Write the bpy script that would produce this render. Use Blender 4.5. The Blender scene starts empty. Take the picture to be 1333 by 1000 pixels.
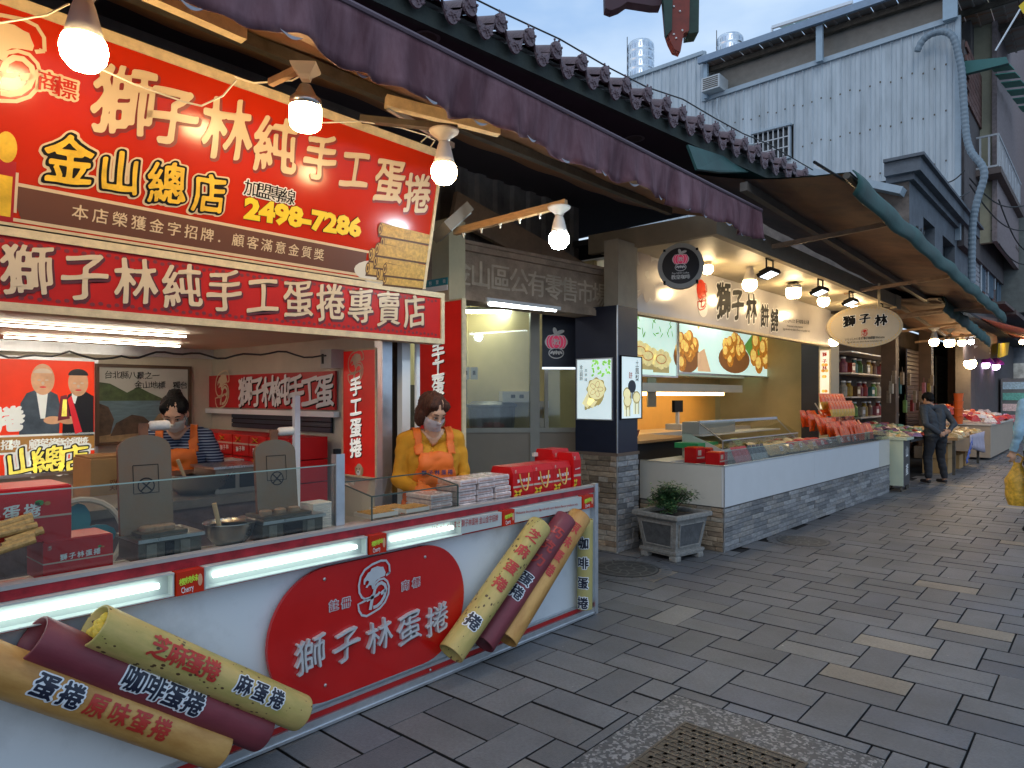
import bpy, bmesh, math, random
from mathutils import Matrix, Vector, noise as mnoise
R = math.radians
rnd = random.Random(7)
SC = bpy.context.scene
COL = SC.collection

# ---------------------------------------------------------------- camera
CAM_H, YAW, FPX = 1.6, math.atan(784 / 900.0), 900.0
cam = bpy.data.cameras.new('camera')
camo = bpy.data.objects.new('camera', cam)
COL.objects.link(camo)
camo.location = (0, 0, CAM_H)
camo.rotation_euler = (R(90), 0, YAW)
cam.sensor_width = 36
cam.lens = 36 * FPX / 1333
cam.shift_y = 15 / 1333
cam.clip_end = 600
cam.clip_start = .05
SC.camera = camo

# ---------------------------------------------------------------- sky, sun, exposure
W = bpy.data.worlds.new('World'); SC.world = W; W.use_nodes = True
nt = W.node_tree; nt.nodes.clear()
def N(t, ty, **k):
    n = t.nodes.new(ty)
    for a, b in k.items(): setattr(n, a, b)
    return n
out = N(nt, 'ShaderNodeOutputWorld')
sky = N(nt, 'ShaderNodeTexSky', sky_type='NISHITA', sun_disc=False)
sky.sun_elevation = R(7); sky.sun_rotation = R(-150); sky.air_density = 1.3; sky.dust_density = 1.5
bg1 = N(nt, 'ShaderNodeBackground'); bg1.inputs[1].default_value = .075
nt.links.new(sky.outputs[0], bg1.inputs[0])
bg2 = N(nt, 'ShaderNodeBackground')
tc = N(nt, 'ShaderNodeTexCoord'); mp = N(nt, 'ShaderNodeMapping'); mp.inputs['Scale'].default_value = (1, 1, 2.6)
nz = N(nt, 'ShaderNodeTexNoise'); nz.inputs['Scale'].default_value = 1.9; nz.inputs['Detail'].default_value = 7; nz.inputs['Roughness'].default_value = .5
cr = N(nt, 'ShaderNodeValToRGB')
cr.color_ramp.elements[0].position = .40; cr.color_ramp.elements[0].color = (.30, .46, .72, 1)
cr.color_ramp.elements[1].position = .62; cr.color_ramp.elements[1].color = (.62, .74, .87, 1)
nt.links.new(tc.outputs['Generated'], mp.inputs[0]); nt.links.new(mp.outputs[0], nz.inputs['Vector'])
nt.links.new(nz.outputs['Fac'], cr.inputs[0]); nt.links.new(cr.outputs[0], bg2.inputs[0])
bg2.inputs[1].default_value = .96
mx = N(nt, 'ShaderNodeMixShader'); mx.inputs[0].default_value = .85
nt.links.new(bg1.outputs[0], mx.inputs[1]); nt.links.new(bg2.outputs[0], mx.inputs[2]); nt.links.new(mx.outputs[0], out.inputs[0])
sun = bpy.data.lights.new('sun', 'SUN'); sun.energy = .3; sun.angle = R(25); sun.color = (1, .93, .86)
suno = bpy.data.objects.new('sun', sun); COL.objects.link(suno)
suno.rotation_euler = (R(50), 0, R(30))
SC.view_settings.view_transform = 'Standard'; SC.view_settings.look = 'None'
SC.view_settings.exposure = 0.6; SC.view_settings.gamma = 1; SC.view_settings.use_curve_mapping = False
SC.cycles.max_bounces = 6; SC.cycles.diffuse_bounces = 3; SC.cycles.glossy_bounces = 3
SC.cycles.transparent_max_bounces = 12; SC.cycles.sample_clamp_indirect = 4
SC.cycles.caustics_reflective = False; SC.cycles.caustics_refractive = False

# ---------------------------------------------------------------- pixel rays: where a thing seen at (u,v) stands on a plane of the place
Fv = Vector((-math.sin(YAW), math.cos(YAW), 0)); Rv = Vector((math.cos(YAW), math.sin(YAW), 0))
CAMV = Vector((0, 0, CAM_H))
def ray(u, v): return Fv + Rv * ((u - 666.5) / FPX) + Vector((0, 0, (515 - v) / FPX))
def PX(u, v, x): d = ray(u, v); return CAMV + d * (x / d.x)
def PY(u, v, y): d = ray(u, v); return CAMV + d * (y / d.y)
def PZ(u, v, z=0): d = ray(u, v); return CAMV + d * ((z - CAM_H) / d.z)
def onf(M, u, v, lift=0):
    n = M.to_3x3().col[2]; d = ray(u, v); o = M.translation + n * lift
    p = CAMV + d * ((o - CAMV).dot(n) / d.dot(n))
    q = M.inverted() @ p
    return (q.x, q.y)
def frame(o, right=(0, 1, 0), up=(0, 0, 1)):
    r = Vector(right).normalized(); u = Vector(up).normalized(); n = r.cross(u).normalized(); u = n.cross(r)
    m = Matrix((r, u, n)).transposed().to_4x4(); m.translation = Vector(o); return m
def FX(x, y=0, z=0): return frame((x, y, z))                       # faces the street (+X); local x = along street, y = up
def FY(y, x=0, z=0): return frame((x, y, z), (1, 0, 0))            # faces the camera side (-Y); local x = +X

# ---------------------------------------------------------------- materials
MATS = {}
def mat(name, col=(.5, .5, .5), rough=.6, metal=0, var=.12, vs=5, bump=0, bs=60, emit=0, ecol=None, coat=0, var2=None, spec=.5, stretch=None, objrnd=0, ramp=(.3, .7), world=0):
    if name in MATS: return MATS[name]
    m = bpy.data.materials.new(name); m.use_nodes = True; t = m.node_tree
    b = t.nodes['Principled BSDF']
    b.inputs['Roughness'].default_value = rough; b.inputs['Metallic'].default_value = metal
    b.inputs['Coat Weight'].default_value = coat; b.inputs['Specular IOR Level'].default_value = spec
    c0 = tuple(max(0, x * (1 - var)) for x in col); c1 = tuple(min(1, x * (1 + var)) for x in col)
    if var2: c0, c1 = col, var2
    tcn = N(t, 'ShaderNodeTexCoord'); vec = tcn.outputs['Object']
    if stretch:
        mp = N(t, 'ShaderNodeMapping'); mp.inputs['Scale'].default_value = stretch
        t.links.new(vec, mp.inputs[0]); vec = mp.outputs[0]
    colout = None
    if var or var2:
        n = N(t, 'ShaderNodeTexNoise'); n.inputs['Scale'].default_value = vs; n.inputs['Detail'].default_value = 6; n.inputs['Roughness'].default_value = .65
        t.links.new(vec, n.inputs['Vector'])
        r = N(t, 'ShaderNodeValToRGB'); r.color_ramp.elements[0].position = ramp[0]; r.color_ramp.elements[1].position = ramp[1]
        r.color_ramp.elements[0].color = (*c0, 1); r.color_ramp.elements[1].color = (*c1, 1)
        t.links.new(n.outputs['Fac'], r.inputs[0]); colout = r.outputs[0]
        if objrnd:
            oi = N(t, 'ShaderNodeObjectInfo'); mr = N(t, 'ShaderNodeMapRange'); mr.inputs[3].default_value = 1 - objrnd; mr.inputs[4].default_value = 1 + objrnd
            t.links.new(oi.outputs['Random'], mr.inputs[0])
            vm = N(t, 'ShaderNodeVectorMath', operation='SCALE'); t.links.new(colout, vm.inputs[0]); t.links.new(mr.outputs[0], vm.inputs[3]); colout = vm.outputs[0]
        if world:
            ge = N(t, 'ShaderNodeNewGeometry'); nw = N(t, 'ShaderNodeTexNoise'); nw.inputs['Scale'].default_value = 1.1; nw.inputs['Detail'].default_value = 5; nw.inputs['Roughness'].default_value = .7; t.links.new(ge.outputs['Position'], nw.inputs['Vector'])
            mw = N(t, 'ShaderNodeMapRange'); mw.inputs[1].default_value = .3; mw.inputs[2].default_value = .7; mw.inputs[3].default_value = 1 - world; mw.inputs[4].default_value = 1 + world; t.links.new(nw.outputs['Fac'], mw.inputs[0])
            vw = N(t, 'ShaderNodeVectorMath', operation='SCALE'); t.links.new(colout, vw.inputs[0]); t.links.new(mw.outputs[0], vw.inputs[3]); colout = vw.outputs[0]
        t.links.new(colout, b.inputs['Base Color'])
        mr2 = N(t, 'ShaderNodeMapRange'); mr2.inputs[3].default_value = max(.02, rough - .08); mr2.inputs[4].default_value = min(1, rough + .1)
        t.links.new(n.outputs['Fac'], mr2.inputs[0]); t.links.new(mr2.outputs[0], b.inputs['Roughness'])
    else:
        b.inputs['Base Color'].default_value = (*col, 1)
    if bump:
        n2 = N(t, 'ShaderNodeTexNoise'); n2.inputs['Scale'].default_value = bs; n2.inputs['Detail'].default_value = 4
        t.links.new(vec, n2.inputs['Vector'])
        bp = N(t, 'ShaderNodeBump'); bp.inputs['Strength'].default_value = bump; bp.inputs['Distance'].default_value = .01
        t.links.new(n2.outputs['Fac'], bp.inputs['Height']); t.links.new(bp.outputs[0], b.inputs['Normal'])
    if emit:
        if colout and not ecol: t.links.new(colout, b.inputs['Emission Color'])
        else: b.inputs['Emission Color'].default_value = (*(ecol or col), 1)
        b.inputs['Emission Strength'].default_value = emit
    MATS[name] = m
    return m
def glass(name='clear_glass', tint=(.93, .97, .95), gl=.10):
    if name in MATS: return MATS[name]
    m = bpy.data.materials.new(name); m.use_nodes = True; t = m.node_tree; t.nodes.clear()
    o = N(t, 'ShaderNodeOutputMaterial'); mix = N(t, 'ShaderNodeMixShader')
    tr = N(t, 'ShaderNodeBsdfTransparent'); tr.inputs[0].default_value = (*tint, 1)
    g = N(t, 'ShaderNodeBsdfGlossy'); g.inputs['Roughness'].default_value = .03
    lw = N(t, 'ShaderNodeLayerWeight'); lw.inputs[0].default_value = .25
    mr = N(t, 'ShaderNodeMapRange'); mr.inputs[3].default_value = gl * .5; mr.inputs[4].default_value = .6
    t.links.new(lw.outputs['Fresnel'], mr.inputs[0]); t.links.new(mr.outputs[0], mix.inputs[0])
    t.links.new(tr.outputs[0], mix.inputs[1]); t.links.new(g.outputs[0], mix.inputs[2]); t.links.new(mix.outputs[0], o.inputs[0])
    MATS[name] = m
    return m
def lamp(name, col, s): return mat(name, (.9, .9, .9), var=0, emit=s, ecol=col)

# ---------------------------------------------------------------- mesh builder
class MB:
    def __init__(s): s.v = []; s.f = []; s.m = []; s.X = None
    def add(s, vs, fs, mi=0):
        k = len(s.v)
        if s.X: vs = [tuple(s.X @ Vector(p)) for p in vs]
        s.v += [tuple(p) for p in vs]
        for f in fs: s.f.append(tuple(i + k for i in f)); s.m.append(mi)
        return s
    def box(s, x0, x1, y0, y1, z0, z1, mi=0):
        if x0 > x1: x0, x1 = x1, x0
        if y0 > y1: y0, y1 = y1, y0
        if z0 > z1: z0, z1 = z1, z0
        return s.add([(x0, y0, z0), (x1, y0, z0), (x1, y1, z0), (x0, y1, z0), (x0, y0, z1), (x1, y0, z1), (x1, y1, z1), (x0, y1, z1)],
              [(0, 3, 2, 1), (4, 5, 6, 7), (0, 1, 5, 4), (1, 2, 6, 5), (2, 3, 7, 6), (3, 0, 4, 7)], mi)
    def bev(s, x0, x1, y0, y1, z0, z1, b=.004, mi=0, side=None):
        # box with chamfered top-z edges
        P = [(x0, y0, z0), (x1, y0, z0), (x1, y1, z0), (x0, y1, z0), (x0, y0, z1 - b), (x1, y0, z1 - b), (x1, y1, z1 - b), (x0, y1, z1 - b),
             (x0 + b, y0 + b, z1), (x1 - b, y0 + b, z1), (x1 - b, y1 - b, z1), (x0 + b, y1 - b, z1)]
        return s.add(P, [(0, 3, 2, 1), (8, 9, 10, 11), (0, 1, 5, 4), (1, 2, 6, 5), (2, 3, 7, 6), (3, 0, 4, 7), (4, 5, 9, 8), (5, 6, 10, 9), (6, 7, 11, 10), (7, 4, 8, 11)], mi) if side is None else s._bs(P, mi, side)
    def _bs(s, P, mi, side):
        s.add(P, [(8, 9, 10, 11), (4, 5, 9, 8), (5, 6, 10, 9), (6, 7, 11, 10), (7, 4, 8, 11)], mi); s.v = s.v; k = len(s.v) - 12
        for f in ((0, 3, 2, 1), (0, 1, 5, 4), (1, 2, 6, 5), (2, 3, 7, 6), (3, 0, 4, 7)): s.f.append(tuple(i + k for i in f)); s.m.append(side)
        return s
    def prism(s, pts, z0, z1, mi=0, side=None):
        n = len(pts); a = sum(pts[i][0] * pts[(i + 1) % n][1] - pts[(i + 1) % n][0] * pts[i][1] for i in range(n))
        if a < 0: pts = pts[::-1]
        s.add([(x, y, z0) for x, y in pts] + [(x, y, z1) for x, y in pts], [tuple(range(n - 1, -1, -1)), tuple(range(n, 2 * n))], mi)
        k = len(s.v) - 2 * n
        for i in range(n):
            j = (i + 1) % n
            s.f.append((k + i, k + j, k + n + j, k + n + i)); s.m.append(mi if side is None else side)
        return s
    def tube(s, pts, r, n=8, mi=0, cap=True):
        pts = [Vector(p) for p in pts]; rs = r if isinstance(r, (list, tuple)) else [r] * len(pts)
        vs = []; up = None
        for i, p in enumerate(pts):
            d = (pts[min(i + 1, len(pts) - 1)] - pts[max(i - 1, 0)]).normalized()
            if up is None: up = Vector((0, 0, 1)) if abs(d.z) < .9 else Vector((1, 0, 0))
            a = d.cross(up).normalized(); up = a.cross(d).normalized(); 
            for k in range(n):
                th = 2 * math.pi * k / n
                vs.append(p + (a * math.cos(th) + up * math.sin(th)) * rs[i])
        fs = []
        for i in range(len(pts) - 1):
            for k in range(n):
                fs.append((i * n + k, i * n + (k + 1) % n, (i + 1) * n + (k + 1) % n, (i + 1) * n + k))
        if cap: fs += [tuple(range(n - 1, -1, -1)), tuple((len(pts) - 1) * n + k for k in range(n))]
        return s.add(vs, fs, mi)
    def bar(s, p, q, w, h=None, mi=0):
        p, q = Vector(p), Vector(q); h = h or w; d = (q - p).normalized()
        up = Vector((0, 0, 1)) if abs(d.z) < .95 else Vector((1, 0, 0))
        a = d.cross(up).normalized() * w / 2; b = a.cross(d).normalized() * h / 2
        return s.add([p - a - b, p + a - b, p + a + b, p - a + b, q - a - b, q + a - b, q + a + b, q - a + b],
              [(0, 1, 2, 3), (7, 6, 5, 4), (4, 5, 1, 0), (5, 6, 2, 1), (6, 7, 3, 2), (7, 4, 0, 3)], mi)
    def lathe(s, prof, n=16, c=(0, 0, 0), mi=0):
        vs = []; fs = []
        for r, z in prof:
            for k in range(n):
                th = 2 * math.pi * k / n; vs.append((c[0] + r * math.cos(th), c[1] + r * math.sin(th), c[2] + z))
        for i in range(len(prof) - 1):
            for k in range(n): fs.append((i * n + k, i * n + (k + 1) % n, (i + 1) * n + (k + 1) % n, (i + 1) * n + k))
        fs += [tuple(range(n - 1, -1, -1)), tuple((len(prof) - 1) * n + k for k in range(n))]
        return s.add(vs, fs, mi)
    def ell(s, c, r, n=12, m=8, mi=0, rot=None):
        vs = []; fs = []
        for i in range(m + 1):
            ph = math.pi * i / m
            for k in range(n):
                th = 2 * math.pi * k / n
                p = Vector((r[0] * math.sin(ph) * math.cos(th), r[1] * math.sin(ph) * math.sin(th), -r[2] * math.cos(ph)))
                if rot: p = rot @ p
                vs.append(p + Vector(c))
        for i in range(m):
            for k in range(n): fs.append((i * n + k, i * n + (k + 1) % n, (i + 1) * n + (k + 1) % n, (i + 1) * n + k))
        return s.add(vs, fs, mi)
    def grid(s, fn, nu, nv, mi=0):
        vs = [fn(i / nu, j / nv) for j in range(nv + 1) for i in range(nu + 1)]
        fs = [(j * (nu + 1) + i, j * (nu + 1) + i + 1, (j + 1) * (nu + 1) + i + 1, (j + 1) * (nu + 1) + i) for j in range(nv) for i in range(nu)]
        return s.add(vs, fs, mi)
    def mesh(s, name, mats, smooth=False):
        me = bpy.data.meshes.new(name); me.from_pydata(s.v, [], s.f)
        for m in (mats if isinstance(mats, (list, tuple)) else [mats]): me.materials.append(m)
        me.polygons.foreach_set('material_index', s.m)
        if smooth: me.polygons.foreach_set('use_smooth', [True] * len(s.f))
        me.update(); return me
    def build(s, name, mats, parent=None, M=None, smooth=False, kind=None):
        return link(name, s.mesh(name, mats, smooth), parent, M, kind)
def link(name, data, parent=None, M=None, kind=None):
    o = bpy.data.objects.new(name, data); COL.objects.link(o)
    if parent: o.parent = parent
    if M is not None: o.matrix_basis = M
    if kind: o['kind'] = kind
    return o
def tag(o, label, cat, group=None):
    o['label'] = label; o['category'] = cat
    if group: o['group'] = group
    return o
def thing(name, label, cat, M=None, group=None):
    if M is None: M = Matrix.Identity(4)
    elif not isinstance(M, Matrix): M = Matrix.Translation(Vector(M))
    return tag(link(name, None, None, M), label, cat, group)
def dup(o, M, label=None):
    def rec(a, par):
        c = a.copy(); COL.objects.link(c); c.parent = par
        for ch in a.children: rec(ch, c)
        return c
    r = rec(o, o.parent); r.matrix_basis = M if isinstance(M, Matrix) else Matrix.Translation(Vector(M))
    if label: r['label'] = label
    return r
def struct(name, mb, m, **k): return mb.build(name, m, kind='structure', **k)
def TR(x, y, z, rz=0): return Matrix.Translation((x, y, z)) @ Matrix.Rotation(rz, 4, 'Z')

# ---------------------------------------------------------------- lettering
_G = {}
import numpy as np
def _font_outline(s, bold=0., res=2):
    c = bpy.data.curves.new('t', 'FONT'); c.body = s; c.offset = bold; c.resolution_u = res; c.fill_mode = 'FRONT'; c.dimensions = '2D'
    return _curve_mesh(c)
def _curve_mesh(c):
    o = bpy.data.objects.new('t', c); COL.objects.link(o)
    me = bpy.data.meshes.new_from_object(o.evaluated_get(bpy.context.evaluated_depsgraph_get()))
    vs = [(v.co.x, v.co.y) for v in me.vertices]; fs = [tuple(p.vertices) for p in me.polygons]
    bpy.data.objects.remove(o); bpy.data.curves.remove(c); bpy.data.meshes.remove(me)
    return (vs, fs) if vs else ([(0, 0), (.01, 0), (0, .01)], [(0, 1, 2)])
GR, GM = 84, .22                     # cells per em, margin
_R = {}
def _raster(ch):
    if ch in _R: return _R[ch]
    vs, fs = _font_outline(ch, 0, 3); n = int(GR * (1 + 2 * GM)); img = np.zeros((n, n), np.float32)
    for f in fs:
        P = [((vs[i][0] + GM) * GR, (vs[i][1] + GM + .12) * GR) for i in f]
        x0 = max(0, int(min(p[0] for p in P)) - 1); x1 = min(n, int(max(p[0] for p in P)) + 2); y0 = max(0, int(min(p[1] for p in P)) - 1); y1 = min(n, int(max(p[1] for p in P)) + 2)
        if x1 <= x0 or y1 <= y0: continue
        X, Y = np.meshgrid(np.arange(x0, x1) + .5, np.arange(y0, y1) + .5); ins = np.zeros(X.shape, bool); m = len(P)
        for k in range(m):
            (xa, ya), (xb, yb) = P[k], P[(k + 1) % m]
            if ya == yb: continue
            c = (ya > Y) != (yb > Y); ins ^= c & (X < (xb - xa) * (Y - ya) / (yb - ya) + xa)
        img[y0:y1, x0:x1][ins] = 1
    _R[ch] = img; return img
def _dil(img, rx, ry, rot=.6):
    out = img.copy(); R_ = int(max(rx, ry)) + 1
    for dy in range(-R_, R_ + 1):
        for dx in range(-R_, R_ + 1):
            u = dx * math.cos(rot) + dy * math.sin(rot); v = -dx * math.sin(rot) + dy * math.cos(rot)
            q = (u / max(rx, .01)) ** 2 + (v / max(ry, .01)) ** 2
            if q <= 1 and (dx or dy): np.maximum(out, np.roll(np.roll(img, dy, 0), dx, 1), out=out)
    return out
def glyph(s, bold=0., res=2):
    k = (s, round(bold, 4))
    if k in _G: return _G[k]
    if len(s) > 1 or ord(s) < 0x2000: _G[k] = _font_outline(s, bold, res); return _G[k]
    img = _raster(s); n = img.shape[0]; b = bold * GR
    if b > .4:
        thick = _dil(img, b * 1.35, b * .85); thin = _dil(img, b * .75, b * .45) if b > .8 else img
        Y, X = np.mgrid[0:n, 0:n] / GR; sd = sum(map(ord, s)) % 17
        w = np.clip(.5 + .5 * np.sin(7.5 * X + 4.2 * Y + sd) * np.sin(6.1 * Y - 3.3 * X + sd * 2) + (.3 if bold > .05 else .12), 0, 1)
        f = thin * (1 - w) + thick * w
        if bold > .05: f = np.maximum(f, thick * .75)
    else: f = img.copy()
    for _ in range(2): f = (f + np.roll(f, 1, 0) + np.roll(f, -1, 0) + np.roll(f, 1, 1) + np.roll(f, -1, 1) + .5 * (np.roll(np.roll(f, 1, 0), 1, 1) + np.roll(np.roll(f, -1, 0), -1, 1))) / 6
    f[0] = f[-1] = 0; f[:, 0] = f[:, -1] = 0; f = f + 1e-5
    # marching squares to closed loops
    T = .5; I = f > T; code = I[:-1, :-1] * 1 + I[:-1, 1:] * 2 + I[1:, 1:] * 4 + I[1:, :-1] * 8
    nxt = {}; pos = {}
    def ed(y, x, e):
        if e == 0: key = ('h', y, x)
        elif e == 1: key = ('v', y, x + 1)
        elif e == 2: key = ('h', y + 1, x)
        else: key = ('v', y, x)
        if key not in pos:
            t_, yy, xx = key
            if t_ == 'h': a_, c_ = f[yy, xx], f[yy, xx + 1]; pos[key] = (xx + (T - a_) / (c_ - a_), yy)
            else: a_, c_ = f[yy, xx], f[yy + 1, xx]; pos[key] = (xx, yy + (T - a_) / (c_ - a_))
        return key
    TB = {1: [(3, 0)], 2: [(0, 1)], 3: [(3, 1)], 4: [(1, 2)], 5: [(3, 0), (1, 2)], 6: [(0, 2)], 7: [(3, 2)], 8: [(2, 3)], 9: [(2, 0)], 10: [(0, 1), (2, 3)], 11: [(2, 1)], 12: [(1, 3)], 13: [(1, 0)], 14: [(0, 3)]}
    for y, x in zip(*np.nonzero((code > 0) & (code < 15))):
        for e0, e1 in TB[int(code[y, x])]: nxt[ed(y, x, e0)] = ed(y, x, e1)
    c = bpy.data.curves.new('t', 'CURVE'); c.dimensions = '2D'; c.fill_mode = 'FRONT'; used = set()
    for st in list(nxt):
        if st in used: continue
        L = []; k_ = st
        while k_ not in used and k_ in nxt: used.add(k_); L.append(pos[k_]); k_ = nxt[k_]
        if len(L) < 8: continue
        P = L[::2] if len(L) > 24 else L; Q = []
        for i in range(len(P)):
            a_, b_, d_ = P[i - 1], P[i], P[(i + 1) % len(P)]
            if abs((b_[0] - a_[0]) * (d_[1] - b_[1]) - (b_[1] - a_[1]) * (d_[0] - b_[0])) > .12 or i % 3 == 0: Q.append(b_)
        sp = c.splines.new('POLY'); sp.points.add(len(Q) - 1); sp.use_cyclic_u = True
        for p, q in zip(sp.points, Q): p.co = ((q[0] + .5) / GR - GM, (q[1] + .5) / GR - GM - .12, 0, 1)
    _G[k] = _curve_mesh(c); return _G[k]
_CUT = {}
def cut_glyph(ch, bold, axis):
    """the same glyph with cuts across one axis, so that it can wrap a cylinder"""
    k = (ch, bold, axis)
    if k in _CUT: return _CUT[k]
    vs, fs = glyph(ch, bold); bm = bmesh.new(); V = [bm.verts.new((x, y, 0)) for x, y in vs]
    for f in fs:
        try: bm.faces.new([V[i] for i in f])
        except ValueError: pass
    for i in range(-2, 13):
        co = [0, 0, 0]; no = [0, 0, 0]; co[axis] = i * .1 - .003; no[axis] = 1
        bmesh.ops.bisect_plane(bm, geom=bm.verts[:] + bm.edges[:] + bm.faces[:], plane_co=co, plane_no=no)
    bm.verts.index_update(); _CUT[k] = ([(v.co.x, v.co.y) for v in bm.verts], [tuple(v.index for v in f.verts) for f in bm.faces]); bm.free(); return _CUT[k]
def place_glyph(mb, vs, fs, fn, mi=0):
    mb.add([fn(x, y) for x, y in vs], fs, mi)
def brushy(x, y, seed, k):
    # a written, slightly rising stroke: shear, a wobble and swelling ends
    return (x + k * (.016 * math.sin(6 * y + seed) - .03 * y), y + k * (.13 * x + .014 * math.sin(7 * x + seed * 2)))
def text(name, parent, s, p0, p1, h, m, z=.003, bold=.012, brush=0, wide=1., th=.0015, up=None, jig=0):
    """characters of s centred at equal steps from p0 to p1 in the parent's local xy plane"""
    mb = MB(); n = len(s)
    for i, ch in enumerate(s):
        if ch == ' ': continue
        vs, fs = glyph(ch, bold)
        t = i / (n - 1) if n > 1 else .5
        cx = p0[0] + (p1[0] - p0[0]) * t; cy = p0[1] + (p1[1] - p0[1]) * t
        hh = h * (1 + jig * math.sin(i * 2.3))
        wch = max(v[0] for v in vs) if ord(ch) < 256 else 1.0
        def fn(x, y, cx=cx, cy=cy, i=i, hh=hh):
            x -= wch / 2; y -= .38
            if brush: x, y = brushy(x, y, i * 1.7 + len(s), brush)
            return (cx + x * hh * wide, cy + y * hh, z)
        place_glyph(mb, vs, fs, fn)
    o = mb.build(name, m, parent)
    return o
def latin(name, parent, s, p0, p1, h, m, z=.003, bold=.01, slant=0):
    """one line of letters fitted between p0 and p1 (middle of its height)"""
    vs, fs = glyph(s, bold); x0 = min(v[0] for v in vs); x1 = max(v[0] for v in vs)
    mb = MB(); dx, dy = p1[0] - p0[0], p1[1] - p0[1]; L = math.hypot(dx, dy); dx /= L; dy /= L; k = L / (x1 - x0)
    def fn(x, y):
        a = (x - x0) * k; b = (y - .35) / .72 * h; a += slant * b
        return (p0[0] + dx * a - dy * b, p0[1] + dy * a + dx * b, z)
    place_glyph(mb, vs, fs, fn)
    return mb.build(name, m, parent)
def ellipse(cx, cy, rx, ry, n=24, a0=0, a1=2 * math.pi, rot=0):
    full = abs(a1 - a0 - 2 * math.pi) < 1e-6; P = []
    for i in range(n if full else n + 1):
        t = a0 + (a1 - a0) * i / n; x, y = rx * math.cos(t), ry * math.sin(t)
        P.append((cx + x * math.cos(rot) - y * math.sin(rot), cy + x * math.sin(rot) + y * math.cos(rot)))
    return P
def ribbon(mb, pts, w, z, mi=0, th=.001):
    """flat ribbon along a polyline"""
    n = len(pts); L = []; Rr = []
    for i in range(n):
        a = pts[max(i - 1, 0)]; b = pts[min(i + 1, n - 1)]; dx, dy = b[0] - a[0], b[1] - a[1]; l = math.hypot(dx, dy) or 1
        L.append((pts[i][0] - dy / l * w / 2, pts[i][1] + dx / l * w / 2)); Rr.append((pts[i][0] + dy / l * w / 2, pts[i][1] - dx / l * w / 2))
    mb.add([(x, y, z) for x, y in L + Rr], [(i, n + i, n + i + 1, i + 1) for i in range(n - 1)], mi)
def emblem(parent, c, s, m, z=.004, name='emblem', lion=True):
    """round-cornered S shaped emblem holding a lion head over a character; c centre, s height"""
    mb = MB()
    T = lambda x, y: (c[0] + (x - .5) * s, c[1] + (.5 - y) * s)
    A = [(.72, .31), (.755, .3), (.745, .2), (.69, .13), (.6, .115), (.45, .14), (.33, .19), (.26, .27), (.232, .38), (.24, .48), (.28, .55), (.33, .585), (.42, .585), (.455, .56)]
    ribbon(mb, [T(*p) for p in A], .03 * s, z)
    ribbon(mb, [T(.755, .305), T(.69, .335)], .03 * s, z)
    B = [(.47, .48), (.5, .41), (.57, .37), (.65, .37), (.71, .42), (.74, .5), (.73, .6), (.67, .7), (.58, .765), (.45, .8), (.36, .82), (.28, .79), (.235, .72), (.22, .63), (.30, .615), (.36, .60)]
    ribbon(mb, [T(*p) for p in B], .03 * s, z)
    C = [(.475, .57), (.5, .48), (.55, .43), (.61, .42), (.67, .46), (.69, .52), (.66, .62), (.6, .69), (.53, .725), (.47, .73)]
    ribbon(mb, [T(*p) for p in C], .045 * s, z)
    ribbon(mb, [T(.46, .57), (T(.42, .75))], .05 * s, z); ribbon(mb, [T(.36, .615), T(.55, .57), T(.58, .54)], .035 * s, z); ribbon(mb, [T(.6, .57), T(.68, .53)], .05 * s, z)
    if lion:
        H = [(.31, .32), (.35, .28), (.38, .24), (.42, .23), (.44, .195), (.5, .185), (.54, .18), (.6, .2), (.64, .205), (.66, .25), (.68, .29), (.67, .335), (.6, .345), (.53, .365), (.49, .4), (.455, .48), (.44, .42), (.4, .41),
             (.37, .44), (.34, .43), (.355, .41), (.385, .395), (.4, .36), (.37, .34), (.34, .355), (.335, .39), (.31, .385)]
        mb.add([(*T(*p), z) for p in H], [tuple(range(len(H)))])
    return mb.build(name, m, parent)
def art(name, parent, shapes, mats, th=0):
    mb = MB()
    for pts, mi, z in shapes:
        n = len(pts); a = sum(pts[i][0] * pts[(i + 1) % n][1] - pts[(i + 1) % n][0] * pts[i][1] for i in range(n))
        if a < 0: pts = pts[::-1]
        mb.add([(x, y, z) for x, y in pts], [tuple(range(n))], mi)
    return mb.build(name, mats, parent)
def rect(x0, y0, x1, y1): return [(x0, y0), (x1, y0), (x1, y1), (x0, y1)]
def panel(name, parent, M, q, m, z0=-.02, z1=0):
    """a plate whose outline is given by pixels on the plane of frame M"""
    mb = MB(); mb.prism([onf(M, *p) for p in q], z0, z1); return mb.build(name, m, parent)
def rim(name, parent, x0, y0, x1, y1, w, m, z0=-.02, z1=.012):
    mb = MB(); mb.box(x0 - w, x1 + w, y0 - w, y0, z0, z1).box(x0 - w, x1 + w, y1, y1 + w, z0, z1).box(x0 - w, x0, y0, y1, z0, z1).box(x1, x1 + w, y0, y1, z0, z1)
    return mb.build(name, m, parent)
# ================================================================ materials in use
M_red = mat('sign_red', (.52, .026, .006), .15, var=.04, vs=2, spec=.4)
M_deep = mat('deep_red', (.42, .012, .012), .35, var=.08, vs=3)
M_cream = mat('cream_print', (.70, .55, .35), .3, var=.04)
M_white = mat('white_print', (.80, .80, .78), .4, var=.03)
M_black = mat('black_print', (.006, .006, .007), .6, var=0, spec=.2)
M_gold = mat('gold_print', (.80, .50, .03), .35, var=.25, vs=14)
M_frame = mat('pale_frame', (.66, .54, .33), .5, var=.18, vs=20)
M_brownp = mat('brown_print', (.13, .045, .02), .45, var=.05)
M_alu = mat('aluminium', (.62, .64, .66), .34, metal=.85, var=.08, vs=20)
M_wpaint = mat('white_panel', (.66, .70, .73), .32, vs=3.5, var2=(.50, .53, .55), ramp=(.5, .8), bump=.12, bs=1.6)
M_steel = mat('stainless', (.55, .54, .52), .28, metal=1, var=.15, vs=8)
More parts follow.
